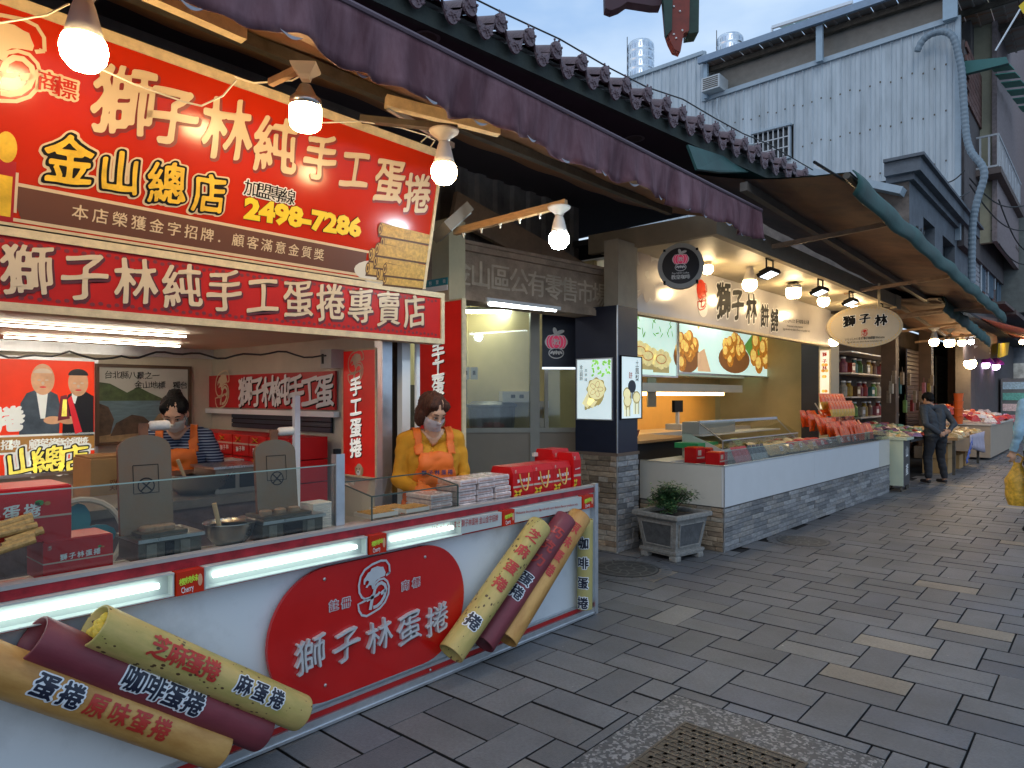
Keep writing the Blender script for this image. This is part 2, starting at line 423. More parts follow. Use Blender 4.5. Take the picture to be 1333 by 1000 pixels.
M_iron = mat('seasoned_iron', (.10, .085, .065), .5, metal=.3, var=.35, vs=9, bump=.15)
M_rust = mat('rusty_edge', (.16, .06, .025), .7, var=.4, vs=18, bump=.3)
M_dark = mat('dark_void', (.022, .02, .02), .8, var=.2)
M_navy = mat('navy_panel', (.012, .016, .035), .4, var=.15, vs=4, bump=.12, bs=30, stretch=(1, 1, 5))
M_yel = mat('yellow_wall', (.56, .46, .24), .6, var=.06)
M_beige = mat('beige_panel', (.30, .25, .19), .5, var=.06, vs=3)
M_conc = mat('old_concrete', (.22, .20, .18), .85, var=.3, vs=4, bump=.3, bs=40)
M_wood = mat('bare_wood', (.42, .24, .10), .6, var=.25, vs=12, stretch=(1, 6, 6))
M_card = mat('cardboard', (.42, .25, .10), .75, var=.08)
M_porc = mat('white_ceramic', (.72, .66, .58), .35, var=.04)
M_cable = mat('cable', (.03, .03, .03), .5, var=0)
M_wcable = mat('pale_cable', (.6, .55, .45), .5, var=0)
G = glass()

# ================================================================ ground
mb = MB(); mb.box(-60, 40, -20, 140, -.5, -.016)
ground = struct('ground', mb, mat('joint_sand', (.008, .008, .009), .95, var=.3, vs=30))
pave_m = [mat('paver_' + n, c, .46, var=.26, vs=55, bump=.45, bs=150, objrnd=.16, world=.30) for n, c in
          (('slate', (.113, .117, .125)), ('grey', (.134, .136, .141)), ('blue', (.098, .104, .118)), ('pale', (.225, .190, .150)), ('ash', (.172, .165, .155)))]
PW, PL = .3385 * 2 / 3, .4513
pav = link('paving', None, kind='structure')
pieces = []
def paver_allowed(x0, x1, y0, y1):
    if x1 < -4.6 or x0 > .55: return False
    if y1 > 2.28 and y0 < 3.375 and x1 > -1.80 and x0 < -.74: return False
    return True
for r in range(-3, 64):
    y0 = 3.02 + (r - 1) * PL; off = ((r * .3385) % .677) + .19
    k0 = int((-4.8 - off) / .677) - 1
    for k in range(k0, 5):
        xb = off + k * .677 - .01
        for (a, b, c, d) in ((xb, xb + PW, y0, y0 + PL), (xb + PW, xb + 3 * PW, y0, y0 + PL / 2), (xb + PW, xb + 3 * PW, y0 + PL / 2, y0 + PL)):
            pieces.append([a, b, c, d])
cut = []
hx0, hx1, hy0, hy1 = -1.79, -.755, 2.27, 3.365
for a, b, c, d in pieces:
    if b <= hx0 or a >= hx1 or d <= hy0 or c >= hy1: cut.append((a, b, c, d)); continue
    # clip against the hatch surround: keep left, right, back, front leftovers
    if a < hx0 - .03: cut.append((a, hx0, c, d))
    if b > hx1 + .03: cut.append((hx1, b, c, d))
    if d > hy1 + .03: cut.append((max(a, hx0), min(b, hx1), hy1, d))
    if c < hy0 - .03: cut.append((max(a, hx0), min(b, hx1), c, hy0))
def inview(a, b, c, d):
    x, y = (a + b) / 2, (c + d) / 2
    z = x * Fv.x + y * Fv.y; l = x * Rv.x + y * Rv.y
    if x < -4.7 or (x < -2.95 and (y < 4.2 or y > 6.8)): return None
    if z < 1.2: return 900 - z
    u = 666.5 + 900 * l / z; v = 515 + 900 * 1.6 / z
    if not (-60 < u < 1390 and v < 1040): return 900 + z
    return z
vis = []
for p in cut:
    if p[1] - p[0] < .03 or p[3] - p[2] < .03: continue
    z = inview(*p)
    if z: vis.append((z, p))
vis.sort()
prnd = random.Random(11)
def paver_kind(a, c):
    w = prnd.random(); 
    if -1.5 < a < -.35 and w < (.05 if c < 4.2 else .15): return 3
    if w < .045: return 4 if c < 5 else 3
    return prnd.choice((0, 0, 1, 1, 2))
far = MB(); pm = {}
for i, (z, (a, b, c, d)) in enumerate(vis):
    g = .0046; k = paver_kind(a, c); h = prnd.uniform(-.0022, .0022)
    if i < 290:
        key = (round(b - a, 3), round(d - c, 3), k)
        if key not in pm:
            m_ = MB(); w2, l2 = (b - a) / 2 - g, (d - c) / 2 - g * 1.7; m_.bev(-w2, w2, -l2, l2, -.02, 0, .002, 0, 1); pm[key] = m_.mesh('paver', [pave_m[k], MATS['joint_sand']])
        link('paver', pm[key], pav, Matrix.Translation(((a + b) / 2, (c + d) / 2, h)) @ Matrix.Rotation(prnd.uniform(-.006, .006), 4, 'X') @ Matrix.Rotation(prnd.uniform(-.004, .004), 4, 'Z'))
    else:
        far.bev(a + g, b - g, c + g * 1.9, d - g * 1.9, -.02, h, .002, k, 5)
# plain strips beyond the picked area
for r in range(60): 
    pass
far.build('distant_pavers', pave_m + [MATS['joint_sand']], pav, kind='stuff')
mb = MB(); mb.box(-4.6, 3.6, 31.2, 60, -.01, -.004).box(3.6, 12, -5, 60, -.01, -.005); struct('far_road', mb, pave_m[0])
# gutter strip of dark slabs along the stalls
# hatch with speckled surround
mt = mat('terrazzo', (.05, .05, .052), .5, var=.1)
t = mt.node_tree; b = t.nodes['Principled BSDF']
vo = N(t, 'ShaderNodeTexVoronoi'); vo.inputs['Scale'].default_value = 75; tcn = N(t, 'ShaderNodeTexCoord'); t.links.new(tcn.outputs['Object'], vo.inputs['Vector'])
r_ = N(t, 'ShaderNodeValToRGB'); r_.color_ramp.elements[0].position = .40; r_.color_ramp.elements[0].color = (.055, .058, .064, 1); r_.color_ramp.elements[1].position = .62; r_.color_ramp.elements[1].color = (.24, .24, .24, 1)
sx = N(t, 'ShaderNodeSeparateColor'); t.links.new(vo.outputs['Color'], sx.inputs[0]); t.links.new(sx.outputs[0], r_.inputs[0]); t.links.new(r_.outputs[0], b.inputs['Base Color'])
r_.color_ramp.elements[0].position = .55; r_.color_ramp.elements[1].position = .85
hs = thing('access_hatch', 'rectangular brown cast cover with woven relief in a speckled concrete surround', 'manhole cover', (-1.27, 2.82, 0))
mb = MB(); mb.box(-.515, .515, -.54, .54, -.02, 0.0); mb.build('surround', mt, hs)
cx0, cx1, cy0, cy1 = -.30, .26, -.52, .27
mcov = mat('cast_cover', (.10, .082, .062), .5, metal=.3, var=.25, vs=12, bump=.3, bs=120)
mb = MB(); mb.box(cx0, cx1, cy0, cy1, .001, .006); mb.build('cover', mcov, hs)
mb = MB(); mb.box(cx0 - .012, cx1 + .012, cy1, cy1 + .012, .001, .009).box(cx0 - .012, cx0, cy0, cy1, .001, .009).box(cx1, cx1 + .012, cy0, cy1, .001, .009); mb.build('cover_frame', mcov, hs)
mb = MB(); nX, nY = 16, 22; sx_ = (cx1 - cx0 - .03) / nX; sy_ = (cy1 - cy0 - .03) / nY
for i in range(nX):
    for j in range(nY):
        x = cx0 + .015 + (i + .5) * sx_; y = cy0 + .015 + (j + .5) * sy_
        if (i * 2 + j) % 4 in (0, 1): mb.box(x - sx_ * .95, x + sx_ * .8, y - sy_ * .2, y + sy_ * .2, .006, .010)
        else: mb.box(x - sx_ * .18, x + sx_ * .18, y - sy_ * .95, y + sy_ * .8, .006, .0098)
mb.build('tread_pattern', mcov, hs, kind='stuff')
mb = MB(); [mb.lathe([(.012, .0101), (.012, .0104)], 10, (x, cy1 - .05, 0)) for x in (-.2, .15)]; mb.build('lifting_hole', M_black, hs)
def round_cover(x, y, r, label, col):
    t_ = thing('round_cover', label, 'manhole cover', (x, y, 0), 'round drain covers')
    m_ = mat('round_cover_' + str(col), (.06, .06, .058) if col else (.085, .085, .082), .6, metal=.2, var=.25, vs=14, bump=.3)
    mb = MB(); mb.lathe([(r, .003), (r, .007), (r - .015, .008)], 40); mb.build('cover', m_, t_)
    mb = MB()
    for rr in (r * .93, r * .62, r * .25):
        ribbon(mb, ellipse(0, 0, rr, rr, 36) + [(rr, 0)], .018, .0095)
    for k in range(12):
        a = k * math.pi / 6; ribbon(mb, [(math.cos(a) * r * .25, math.sin(a) * r * .25), (math.cos(a + .2) * r * .62, math.sin(a + .2) * r * .62), (math.cos(a) * r * .93, math.sin(a) * r * .93)], .014, .0096)
    mb.build('relief_ring', mat('relief', (.13, .13, .125), .5, metal=.3, var=.2), t_)
    mb = MB(); 
    for k in range(30):
        a = 2 * math.pi * k / 30; a2 = a + .17
        mb.add([(math.cos(q) * s_, math.sin(q) * s_, .005) for q, s_ in ((a, r * 1.06), (a2, r * 1.06), (a2, r * 1.38), (a, r * 1.38))], [(0, 1, 2, 3)])
    mb.build('stone_ring', pave_m[1], t_)
p = PZ(815, 741); round_cover(p.x, p.y, .30, 'round patterned drain cover by the planter and the stone pillar foot', 1)
p = PZ(1045, 705); round_cover(p.x, p.y, .27, 'round patterned drain cover in front of the long white counter', 0)

# ================================================================ stacked stone cladding
stone_m = [mat('cladding_' + str(i), c, .8, var=.28, vs=18, bump=.7, bs=60, objrnd=.2) for i, c in enumerate(((.27, .20, .14), (.34, .26, .18), (.19, .145, .10), (.31, .27, .22)))]
grey_m = [mat('grey_cladding_' + str(i), c, .8, var=.28, vs=18, bump=.8, bs=50, objrnd=.2) for i, c in enumerate(((.23, .23, .235), (.30, .30, .305), (.17, .172, .178), (.26, .25, .24)))]
_sm = {}
def stones(parent, M, w, h, rows, mats, lmin=.12, lmax=.26, seed=1, x0=0):
    q = random.Random(seed); rh = h / rows
    for r in range(rows):
        x = x0
        while x < x0 + w - .01:
            l = min(round(q.uniform(lmin, lmax), 2), x0 + w - x)
            if x0 + w - x - l < lmin * .5: l = x0 + w - x
            k = q.randrange(len(mats)); key = (round(l, 2), round(rh, 4), mats[k].name)
            if key not in _sm:
                mb = MB(); mb.bev(.0015, round(l, 2) - .0015, .0015, rh - .0015, -.01, .016, .006); _sm[key] = mb.mesh('stone', mats[k])
            sc = Matrix.Diagonal((l / round(l, 2), 1, 1, 1)) if round(l, 2) > 0 else Matrix()
            link('stone', _sm[key], parent, M @ Matrix.Translation((x, r * rh, q.uniform(-.006, .006))) @ sc)
            x += l

# ================================================================ corner pillar between market passage and second shop
cx, cy = -3.81, 6.0
pil = thing('clad_pillar', 'corner pillar with navy upper panels, two backlit biscuit posters and a stacked stone base', 'pillar', (cx, cy, 0))
mb = MB(); mb.box(-.52, -.012, .012, .40, 0, .98); mb.build('core', M_conc, pil)
mb = MB(); mb.box(-.535, .012, -.012, .42, .98, 1.012); mb.build('stone_ledge', mat('ledge', (.16, .11, .08), .7), pil)
stones(pil, FY(0, -.52, 0), .52, .98, 18, stone_m, .1, .2, 3)
stones(pil, FX(0, 0, 0), .40, .98, 18, grey_m, .09, .18, 4)
mb = MB(); mb.box(-.52, 0, .0, .40, 1.012, 2.52); mb.build('navy_cladding', M_navy, pil)
mb = MB(); mb.box(-.004, .008, -.008, .004, .0, 2.52); mb.build('corner_strip', M_alu, pil)
def lightbox_biscuit(M, x0, y0, x1, y1, dark):
    e = mat('poster_glow' + str(dark), (.60, .72, .74), .4, var=.04, emit=.55)
    mb = MB(); mb.box(x0, x1, y0, y1, -.01, .006); o = mb.build('backlit_poster', e, pil, M)
    rim('poster_frame', o, x0, y0, x1, y1, .012, M_black if dark else M_alu, -.005, .014)
    bis = mat('biscuit_print', (.72, .66, .36), .5, var=.15, emit=.55); bd = mat('biscuit_edge', (.40, .34, .14), .5, var=0, emit=.4); lf = mat('leaf_print', (.25, .60, .10), .5, var=.3, emit=.5); dk = mat('dark_biscuit_print', (.03, .04, .06), .5, var=0, emit=.1)
    w, h = x1 - x0, y1 - y0; S = []
    if not dark:
        for j in range(5):
            S.append((ellipse(x0 + w * (.32 + .09 * j), y0 + h * (.26 + .02 * j), w * .07, h * .13, 10, rot=-.5), 1, .0075))
        for i in range(30):
            a = math.pi * 2 * i / 30
        P = []
        for i in range(48):
            a = 2 * math.pi * i / 48; rr = w * (.27 + .02 * math.cos(8 * a)); P.append((x0 + w * .56 + rr * math.cos(a), y0 + h * .5 + rr * math.sin(a)))
        for dx, dy in ((-.16, -.22), (.0, -.22)): S.append(([(x0 + w * (.30 + dx) , y0 + h * (.48 + dy)), (x0 + w * (.46 + dx), y0 + h * (.40 + dy)), (x0 + w * (.72 + dx * .3), y0 + h * .42), (x0 + w * (.45 + dx * .3), y0 + h * .55)], 0, .0078))
        S += [(P, 1, .008), (ellipse(x0 + w * .56, y0 + h * .5, w * .245, w * .245, 24), 0, .0085)]
        for k in range(5):
            a = k * 1.257; S.append((ellipse(x0 + w * (.56 + .12 * math.cos(a)), y0 + h * .5 + w * .12 * math.sin(a), w * .085, w * .06, 12, rot=a), 1, .009)); S.append((ellipse(x0 + w * (.56 + .12 * math.cos(a)), y0 + h * .5 + w * .12 * math.sin(a), w * .07, w * .046, 12, rot=a), 0, .0095))
        q = random.Random(5)
        for i in range(26): S.append((ellipse(x0 + w * q.uniform(.45, .95), y0 + h * q.uniform(.72, .98), w * .045, w * .028, 7, rot=q.uniform(0, 3)), 2, .008 + i * 1e-5))
    else:
        for cx_, cy_, m1, ln in ((.28, .40, 0, .26), (.52, .52, 3, .2), (.30, .28, 0, .25), (.75, .34, 0, .28)):
            for j in range(4): S.append((rect(x0 + w * (cx_ - .15 + .08 * j), y0 + h * (cy_ - ln), x0 + w * (cx_ - .10 + .08 * j), y0 + h * cy_), m1 if m1 else j % 2, .0075 + cx_ * .001))
            S.append((ellipse(x0 + w * cx_, y0 + h * cy_, w * .2, w * .17, 16), 1 if m1 == 0 else 3, .0085 + cx_ * .001)); S.append((ellipse(x0 + w * cx_, y0 + h * cy_, w * .16, w * .13, 16), m1, .0088 + cx_ * .001))
    art('biscuit_picture', o, S, [bis, bd, lf, dk])
    if not dark:
        text('poster_lettering', o, '金山銅餅', (x0 + w * .12, y0 + h * .88), (x0 + w * .12, y0 + h * .68), w * .1, M_black, .009); text('poster_lettering', o, '古早味', (x0 + w * .26, y0 + h * .82), (x0 + w * .26, y0 + h * .66), w * .09, M_black, .009)
    else:
        text('poster_lettering', o, '土鳳梨', (x0 + w * .78, y0 + h * .9), (x0 + w * .78, y0 + h * .66), w * .2, M_black, .009); text('poster_lettering', o, '餅', (x0 + w * .45, y0 + h * .7), (x0 + w * .45, y0 + h * .7), w * .2, M_red, .009)
MF = FY(cy); a = onf(MF, 752, 545); b_ = onf(MF, 797, 467)
lightbox_biscuit(FY(0), a[0] - cx, a[1], b_[0] - cx, b_[1], 0)
MF = FX(cx); a = onf(MF, 808, 545); b_ = onf(MF, 834, 466)
lightbox_biscuit(FX(0), a[0] - cy, a[1], b_[0] - cy, b_[1], 1)
mb = MB(); mb.box(-.17, -.0, .02, .395, 2.52, 3.2); mb.build('render_head', mat('pale_render', (.40, .35, .27), .8, var=.12, bump=.2), pil)

# ================================================================ market gate fascia
A = Vector((-4.30, 4.02, 2.46)); B = Vector((-4.07, 6.30, 2.46)); L = (B - A).length
gate = thing('market_gate_sign', 'weathered brown stone fascia with raised characters naming the public retail market', 'gate sign', frame(A, B - A))
m_stone = mat('gate_stone', (.40, .29, .205), .8, var=.3, vs=6, bump=.5, bs=50)
mb = MB(); mb.box(0, L, 0, .44, -.25, 0); mb.build('fascia', m_stone, gate)
mb = MB(); mb.box(-.02, L + .03, .40, .45, 0.002, .05).box(-.02, L + .05, .45, .48, -.25, .08).box(-.02, L + .03, .03, .05, .002, .025).box(-.02, L + .04, -.03, .03, -.25, .035); mb.build('cornice', m_stone, gate)
p0 = onf(gate.matrix_basis, 598, 353); p1 = onf(gate.matrix_basis, 780, 384)
text('raised_lettering', gate, '金山區公有零售市場', p0, p1, .26, mat('raised_stone', (.62, .50, .36), .7, var=.25), .012, bold=.02)
mb = MB()
text('raised_lettering_shadow_side', gate, '金山區公有零售市場', (p0[0] + .006, p0[1] - .008), (p1[0] + .006, p1[1] - .008), .26, m_stone, .006, bold=.03)
# roof beam and old corrugated wall above the passage
ow = thing('corrugated_upper_wall', 'dark corrugated metal wall above the market gate sign', 'metal wall', (-4.7, 2.4, 2.9))
mm = mat('dark_corrugated', (.17, .15, .14), .6, metal=.2, var=.4, vs=3, bump=.15)
for k in range(16):
    mb = MB(); y = k * .26
    mb.add([(0, y, 0), (0, y + .10, 0), (.035, y + .13, 0), (.035, y + .23, 0), (0, y + .26, 0), (0, y, .95), (0, y + .10, .95), (.035, y + .13, .95), (.035, y + .23, .95), (0, y + .26, .95)], [(i, i + 1, i + 6, i + 5) for i in range(4)])
    mb.build('corrugated_sheet', mm, ow)
lb = thing('slanted_brown_beam', 'broad brown painted board slanting above the market gate sign', 'beam', (0, 0, 0))
mb = MB(); mb.bar(PX(590, 268, -4.35), PX(770, 365, -4.2), .05, .26); mb.build('board', mat('brown_board', (.24, .15, .09), .6, var=.25), lb)
wp = thing('cream_post', 'cream plastered post between the egg roll signs and the market gate', 'post', (-4.05, 3.78, 0))
mb = MB(); mb.box(-.1, .1, 0, .18, 0, 3.0); mb.build('shaft', mat('cream_plaster', (.50, .44, .28), .7, var=.1, bump=.1), wp)
sg = thing('street_name_plate', 'small teal street name plate on the cream post', 'sign', FY(3.775, 0, 0))
a = onf(sg.matrix_basis, 546, 376); b_ = onf(sg.matrix_basis, 583, 361)
mb = MB(); mb.box(a[0], b_[0], a[1], b_[1], 0, .008); mb.build('plate', mat('teal_plate', (.02, .22, .26), .4, var=0), sg)
text('plate_lettering', sg, '金包里街', (a[0] + .06, (a[1] + b_[1]) / 2), (b_[0] - .03, (a[1] + b_[1]) / 2), .035, M_white, .01)
mb = MB(); mb.box(a[0] + .05, b_[0], a[1] - .045, a[1] - .003, 0, .008); mb.build('lower_plate', M_white, sg)

# ================================================================ market kitchen behind the windows
K0 = Vector((-5.80, 5.00, 0)); K1 = Vector((-4.42, 6.52, 0)); KM = frame(K0, K1 - K0); KL = (K1 - K0).length
kit = thing('kitchen_booth', 'glazed kitchen booth in the market passage with beige panels below the windows', 'kitchen booth', KM)
def kx(u, v=540): return onf(KM, u, v)
s0 = kx(604)[0]; s1 = kx(690)[0]; s2 = kx(702)[0]; s3 = kx(749)[0]; sill = kx(680, 563)[1]; top = 2.62
mb = MB(); mb.box(s0, s3 + .3, 0, sill, -.04, 0); mb.build('lower_panel', M_beige, kit)
mb = MB(); mb.box(s0, s3 + .3, sill, sill + .05, -.06, .02).box(s1, s2, 0, top, -.06, .025).box(s0 - .05, s0, 0, top, -.06, .02).box(s0, s3 + .3, top, top + .4, -.06, 0).box(s2 + .06, s2 + .1, sill, top, -.04, .01); mb.build('window_frame', mat('grey_frame', (.34, .33, .28), .45, var=.08), kit)
mb = MB(); mb.box(s0, s1, sill + .05, top, -.025, -.02); mb.build('window_pane', G, kit)
mb = MB(); mb.box(s2 + .1, s3 + .3, sill + .05, top, -.025, -.02); mb.build('window_pane', G, kit)
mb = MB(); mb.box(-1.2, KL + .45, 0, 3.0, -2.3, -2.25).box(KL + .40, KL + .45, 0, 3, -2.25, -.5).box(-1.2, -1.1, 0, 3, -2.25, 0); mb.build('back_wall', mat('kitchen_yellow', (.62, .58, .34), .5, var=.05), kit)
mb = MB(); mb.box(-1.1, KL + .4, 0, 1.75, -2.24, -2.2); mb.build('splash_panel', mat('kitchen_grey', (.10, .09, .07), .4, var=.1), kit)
mb = MB(); mb.box(-1.1, KL + .4, 2.75, 2.8, -2.25, 0); mb.build('ceiling_panel', M_white, kit)
mb = MB(); mb.box(-1.1, KL + .4, 1.05, 1.12, -1.5, -.2); mb.build('worktop', M_steel, kit)
L_cool = lamp('cool_tube', (.85, .95, 1), 9)
ft = thing('tube_light', 'lit fluorescent tube under the market gate fascia', 'tube light', gate.matrix_basis @ Matrix.Translation((0, 0, 0)), 'fluorescent tubes')
a = onf(gate.matrix_basis, 634, 396); b_ = onf(gate.matrix_basis, 720, 404)
mb = MB(); mb.tube([(a[0], a[1], .03), (b_[0], b_[1], .03)], .018, 8); mb.build('tube', L_cool, ft)
mb = MB(); mb.box(a[0] - .05, b_[0] + .05, a[1] + .018, a[1] + .05, -.01, .06); mb.build('batten', M_white, ft)
for i_ in range(2):  # pair of tubes added only to brighten the kitchen
    f2 = thing('tube_light', ('added lit tube brightening the kitchen from its ceiling, the front one', 'added lit tube brightening the kitchen from its ceiling, the rear one')[i_], 'tube light', KM @ Matrix.Translation((.25 - .1 * i_, 2.62, -.75 - .8 * i_)), 'fluorescent tubes')
    mb = MB(); mb.tube([(0, 0, 0), (1.2, 0, 0)], .018, 8); mb.build('tube', lamp('kitchen_fill_tube', (.95, 1, .88), 40), f2); mb = MB(); mb.box(-.05, 1.25, .018, .05, -.04, .04); mb.build('batten', M_white, f2)
mx_ = thing('dough_mixer', 'large round steel mixing tub with a white control box inside the kitchen', 'mixer', KM @ Matrix.Translation((kx(648)[0], 1.12, -.75)))
mb = MB(); mb.lathe([(.22, 0), (.27, .05), (.29, .33), (.31, .35), (.31, .37), (.24, .41)], 24); mb.X = None
mb.build('tub', mat('mixer_grey', (.16, .16, .16), .35, metal=.4, var=.2), mx_, Matrix.Rotation(-math.pi / 2, 4, 'X'))
mb = MB(); mb.box(.1, .42, .40, .53, -.25, .3); mb.build('control_box', M_porc, mx_)
mb = MB(); [mb.box(x, x + .05, .45, .49, .3, .305) for x in (.2, .3)]; mb.build('switch', M_black, mx_)
fn_ = thing('kitchen_fan', 'grey cage fan standing behind the steel mixing tub', 'fan', KM @ Matrix.Translation((kx(672)[0] + .35, 1.30, -1.5)))
mb = MB()
for rr in (.1, .17, .24, .30): mb.tube([(p[0], .62 + p[1], 0) for p in ellipse(0, 0, rr, rr, 24)] + [(rr, .62, 0)], .006, 5)
for k in range(16): mb.tube([(0, .62, .03), (.3 * math.cos(k * .3927), .62 + .3 * math.sin(k * .3927), 0)], .004, 4)
mb.build('cage', mat('fan_grey', (.3, .3, .3), .4, var=0), fn_)
mb = MB(); [mb.prism(ellipse(.12 * math.cos(k * 1.57), .62 + .12 * math.sin(k * 1.57), .12, .06, 10, rot=k * 1.57), -.04, -.035) for k in range(4)]; mb.build('blades', M_alu, fn_)
mb = MB(); mb.tube([(0, 0, -.05), (0, .6, -.05)], .02); mb.build('stand', M_alu, fn_)
for i, (u, v) in enumerate(((609, 484), (621, 484))):
    pass
eb = thing('switch_box', 'pair of white switch boxes on the kitchen wall left of the mixing tub', 'switch box', KM @ Matrix.Translation((0, 0, -.3)))
for u in (608, 619):
    q = kx(u, 484); mb = MB(); mb.box(q[0] - .04, q[0] + .04, q[1] - .08, q[1] + .06, 0, .06); o = mb.build('box_cover', M_porc, eb); mb = MB(); mb.box(q[0] - .015, q[0] + .015, q[1] - .03, q[1] + .02, .06, .066); mb.build('breaker', M_black, o)
q = kx(608, 484); mb = MB(); mb.tube([(q[0], q[1] - .08, .03), (q[0], q[1] - .75, .03)], .012, 6); mb.build('conduit', M_dark, eb)
ng = thing('pumpkin_logo_panel', 'navy hanging panel with a pink and white pumpkin emblem in the kitchen window', 'sign', KM @ Matrix.Translation((0, 0, .0)))
x0 = s2 + .12; a = kx(705, 478); b_ = kx(752, 410)
mb = MB(); mb.box(a[0], b_[0], a[1], b_[1] + .08, .03, .05); mb.build('panel', M_navy, ng)
mb = MB(); mb.box(a[0], b_[0], a[1] - .025, a[1] - .002, .03, .055); mb.build('lower_trim', lamp('trim_glow', (.8, .9, 1), .8), ng)
def pumpkin(parent, c, s, z, zz=.0012):
    pk = mat('pink_print', (.62, .05, .13), .5, var=.1, emit=.25); S = []
    w_ = 0; p_ = 1; d_ = 2
    S.append((ellipse(c[0], c[1] + .12 * s, .50 * s, .34 * s), w_, z))
    S.append((ellipse(c[0], c[1] - .36 * s, .34 * s, .24 * s), w_, z + .0002)); S.append((ellipse(c[0], c[1] - .36 * s, .30 * s, .2 * s), d_, z + .0005))
    for k, (dx, r) in enumerate(((-.28, .17), (.28, .17), (-.15, .2), (.15, .2), (0, .2))):
        S.append((ellipse(c[0] + dx * s, c[1] + .12 * s, r * s, .30 * s), w_, z + zz + k * .0006)); S.append((ellipse(c[0] + dx * s, c[1] + .12 * s, (r - .03) * s, .27 * s), p_, z + zz + k * .0006 + .0003))
    S.append((ellipse(c[0] - .05 * s, c[1] + .58 * s, .09 * s, .17 * s, rot=.3), w_, z)); S.append((ellipse(c[0] + .18 * s, c[1] + .55 * s, .18 * s, .08 * s, rot=.3), w_, z))
    for k in range(5): S.append((ellipse(c[0] + (-.2 + .1 * k) * s, c[1] - (.33 + .02 * (k % 2)) * s, .045 * s, .09 * s, rot=(k - 2) * .4), w_, z + .0008))
    o = art('pumpkin_emblem', parent, S, [M_white, pk, M_navy]); text('emblem_character', parent, '教', (c[0], c[1] + .12 * s), (c[0], c[1] + .12 * s), .3 * s, M_white, z + .006, bold=.03)
c_ = kx(723, 447); pumpkin(ng, (c_[0], c_[1] - .02), .26, .052)
for i, (u, v, w, h, d) in enumerate(((712, 520, .24, .36, .3), (735, 535, .22, .22, .25))):
    q = kx(u, 560); tt = thing('white_mixer', ('tall white kitchen machine behind the right window of the booth', 'low white kitchen machine beside the pillar behind the booth window')[i], 'kitchen machine', KM @ Matrix.Translation((q[0], 1.12, -.45)), 'white kitchen machines')
    mb = MB(); mb.box(-w / 2, w / 2, .05, h * .6, -d / 2, d / 2); mb.build('body', M_porc, tt)
    mb = MB(); mb.lathe([(w * .3, 0), (w * .45, .1), (w * .46, .16)], 16, (0, 0, 0)); mb.build('bowl', M_steel, tt, Matrix.Translation((0, h * .6, 0)) @ Matrix.Rotation(-math.pi / 2, 4, 'X'))
    mb = MB(); mb.box(-w * .5, w * .5, h * .95, h * 1.15, -d / 2, d / 2).box(-w * .5, -w * .3, h * .6, h * .95, -d / 2, 0); mb.build('head', M_porc, tt)
# passage floor and deep dark wall behind the passage
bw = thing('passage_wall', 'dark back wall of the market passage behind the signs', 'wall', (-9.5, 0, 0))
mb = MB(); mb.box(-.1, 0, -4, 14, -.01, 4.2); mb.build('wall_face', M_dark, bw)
# ================================================================ egg roll stall: counter
CX = -2.89
ct = thing('stall_counter', 'long white panelled stall counter with red trim, lit strip boxes and aluminium corner posts', 'counter', (CX, 0, 0))
YE = 4.22
mb = MB(); mb.box(-.35, -.012, -.6, YE - .01, .07, .874); mb.build('front_panel', M_wpaint, ct)
mb = MB(); mb.box(-.36, -.03, -.6, YE - .01, .874, .886).box(-.03, .012, -.6, YE + .01, .875, .93).box(-.032, .02, -.6, YE + .01, .93, .945); mb.build('counter_top', mat('grey_laminate', (.36, .34, .33), .35, var=.1), ct)
mb = MB(); mb.box(.0121, .018, -.6, YE, .892, .929); mb.build('red_trim', mat('red_laminate', (.30, .012, .02), .35, var=.45, vs=14), ct)
mb = MB(); mb.box(-.01, .022, -.6, YE, .005, .055).box(-.01, .030, -.6, YE, .005, .018).box(-.01, .012, -.6, YE, .085, .10).box(-.01, .03, YE - .012, YE + .028, 0, .955).box(-.36, -.33, YE - .01, YE + .02, 0, .93); mb.build('aluminium_rail', M_alu, ct)
mb = MB(); mb.box(-.01, .010, -.6, YE - .02, .056, .084).box(-.01, .012, -.6, YE - .02, .782, .795); mb.build('red_skirting', M_deep, ct)
mb = MB(); mb.box(-.33, -.03, YE - .009, YE + .012, .06, .89); mb.build('end_panel', M_wpaint, ct)
L_strip = lamp('strip_tube', (.80, 1, .93), 2.5)
M_acr = mat('strip_reflector', (.50, .54, .52), .3, var=.03)
Mc = FX(CX + .03)
def cy_(u, v=700): return onf(Mc, u, v)[0]
segs = [(-200, 224), (263, 475), (500, 598)]
mb = MB()
for a, b_ in segs:
    ya, yb = cy_(a) if a > -100 else -.6, cy_(b_)
    mb.box(.0, .052, ya, yb, .884, .890).box(.0, .052, ya, yb, .796, .801).box(.0, .006, ya, yb, .801, .884).box(.006, .05, yb - .006, yb, .801, .884).box(.006, .05, ya, ya + .006, .801, .884)
mb.build('strip_housing', M_acr, ct)
for a, b_ in segs:
    ya, yb = cy_(a) if a > -100 else -.6, cy_(b_)
    mb = MB(); mb.tube([(.025, ya + .05, .843), (.025, yb - .05, .843)], .012, 8); mb.build('lit_tube', L_strip, ct)
cvr = mat('frosted_cover', (.85, .92, .9), .5, var=0)
for a, b_ in ((598, 650), (666, 754)): mb = MB(); mb.box(.0, .05, cy_(a), cy_(b_), .801, .884); mb.build('strip_cover', M_acr, ct)
ctx = link('printing', None, ct, Matrix.Translation((-CX, 0, 0)))
def on_counter(name, s, q0, q1, h, m, lift, **k):
    M = FX(CX + lift); o = link(name, None)
    a, b_ = onf(M, *q0), onf(M, *q1)
    t_ = latin(name, ct, s, a, b_, h, m, **k); t_.matrix_basis = FX(lift); bpy.data.objects.remove(o); return t_
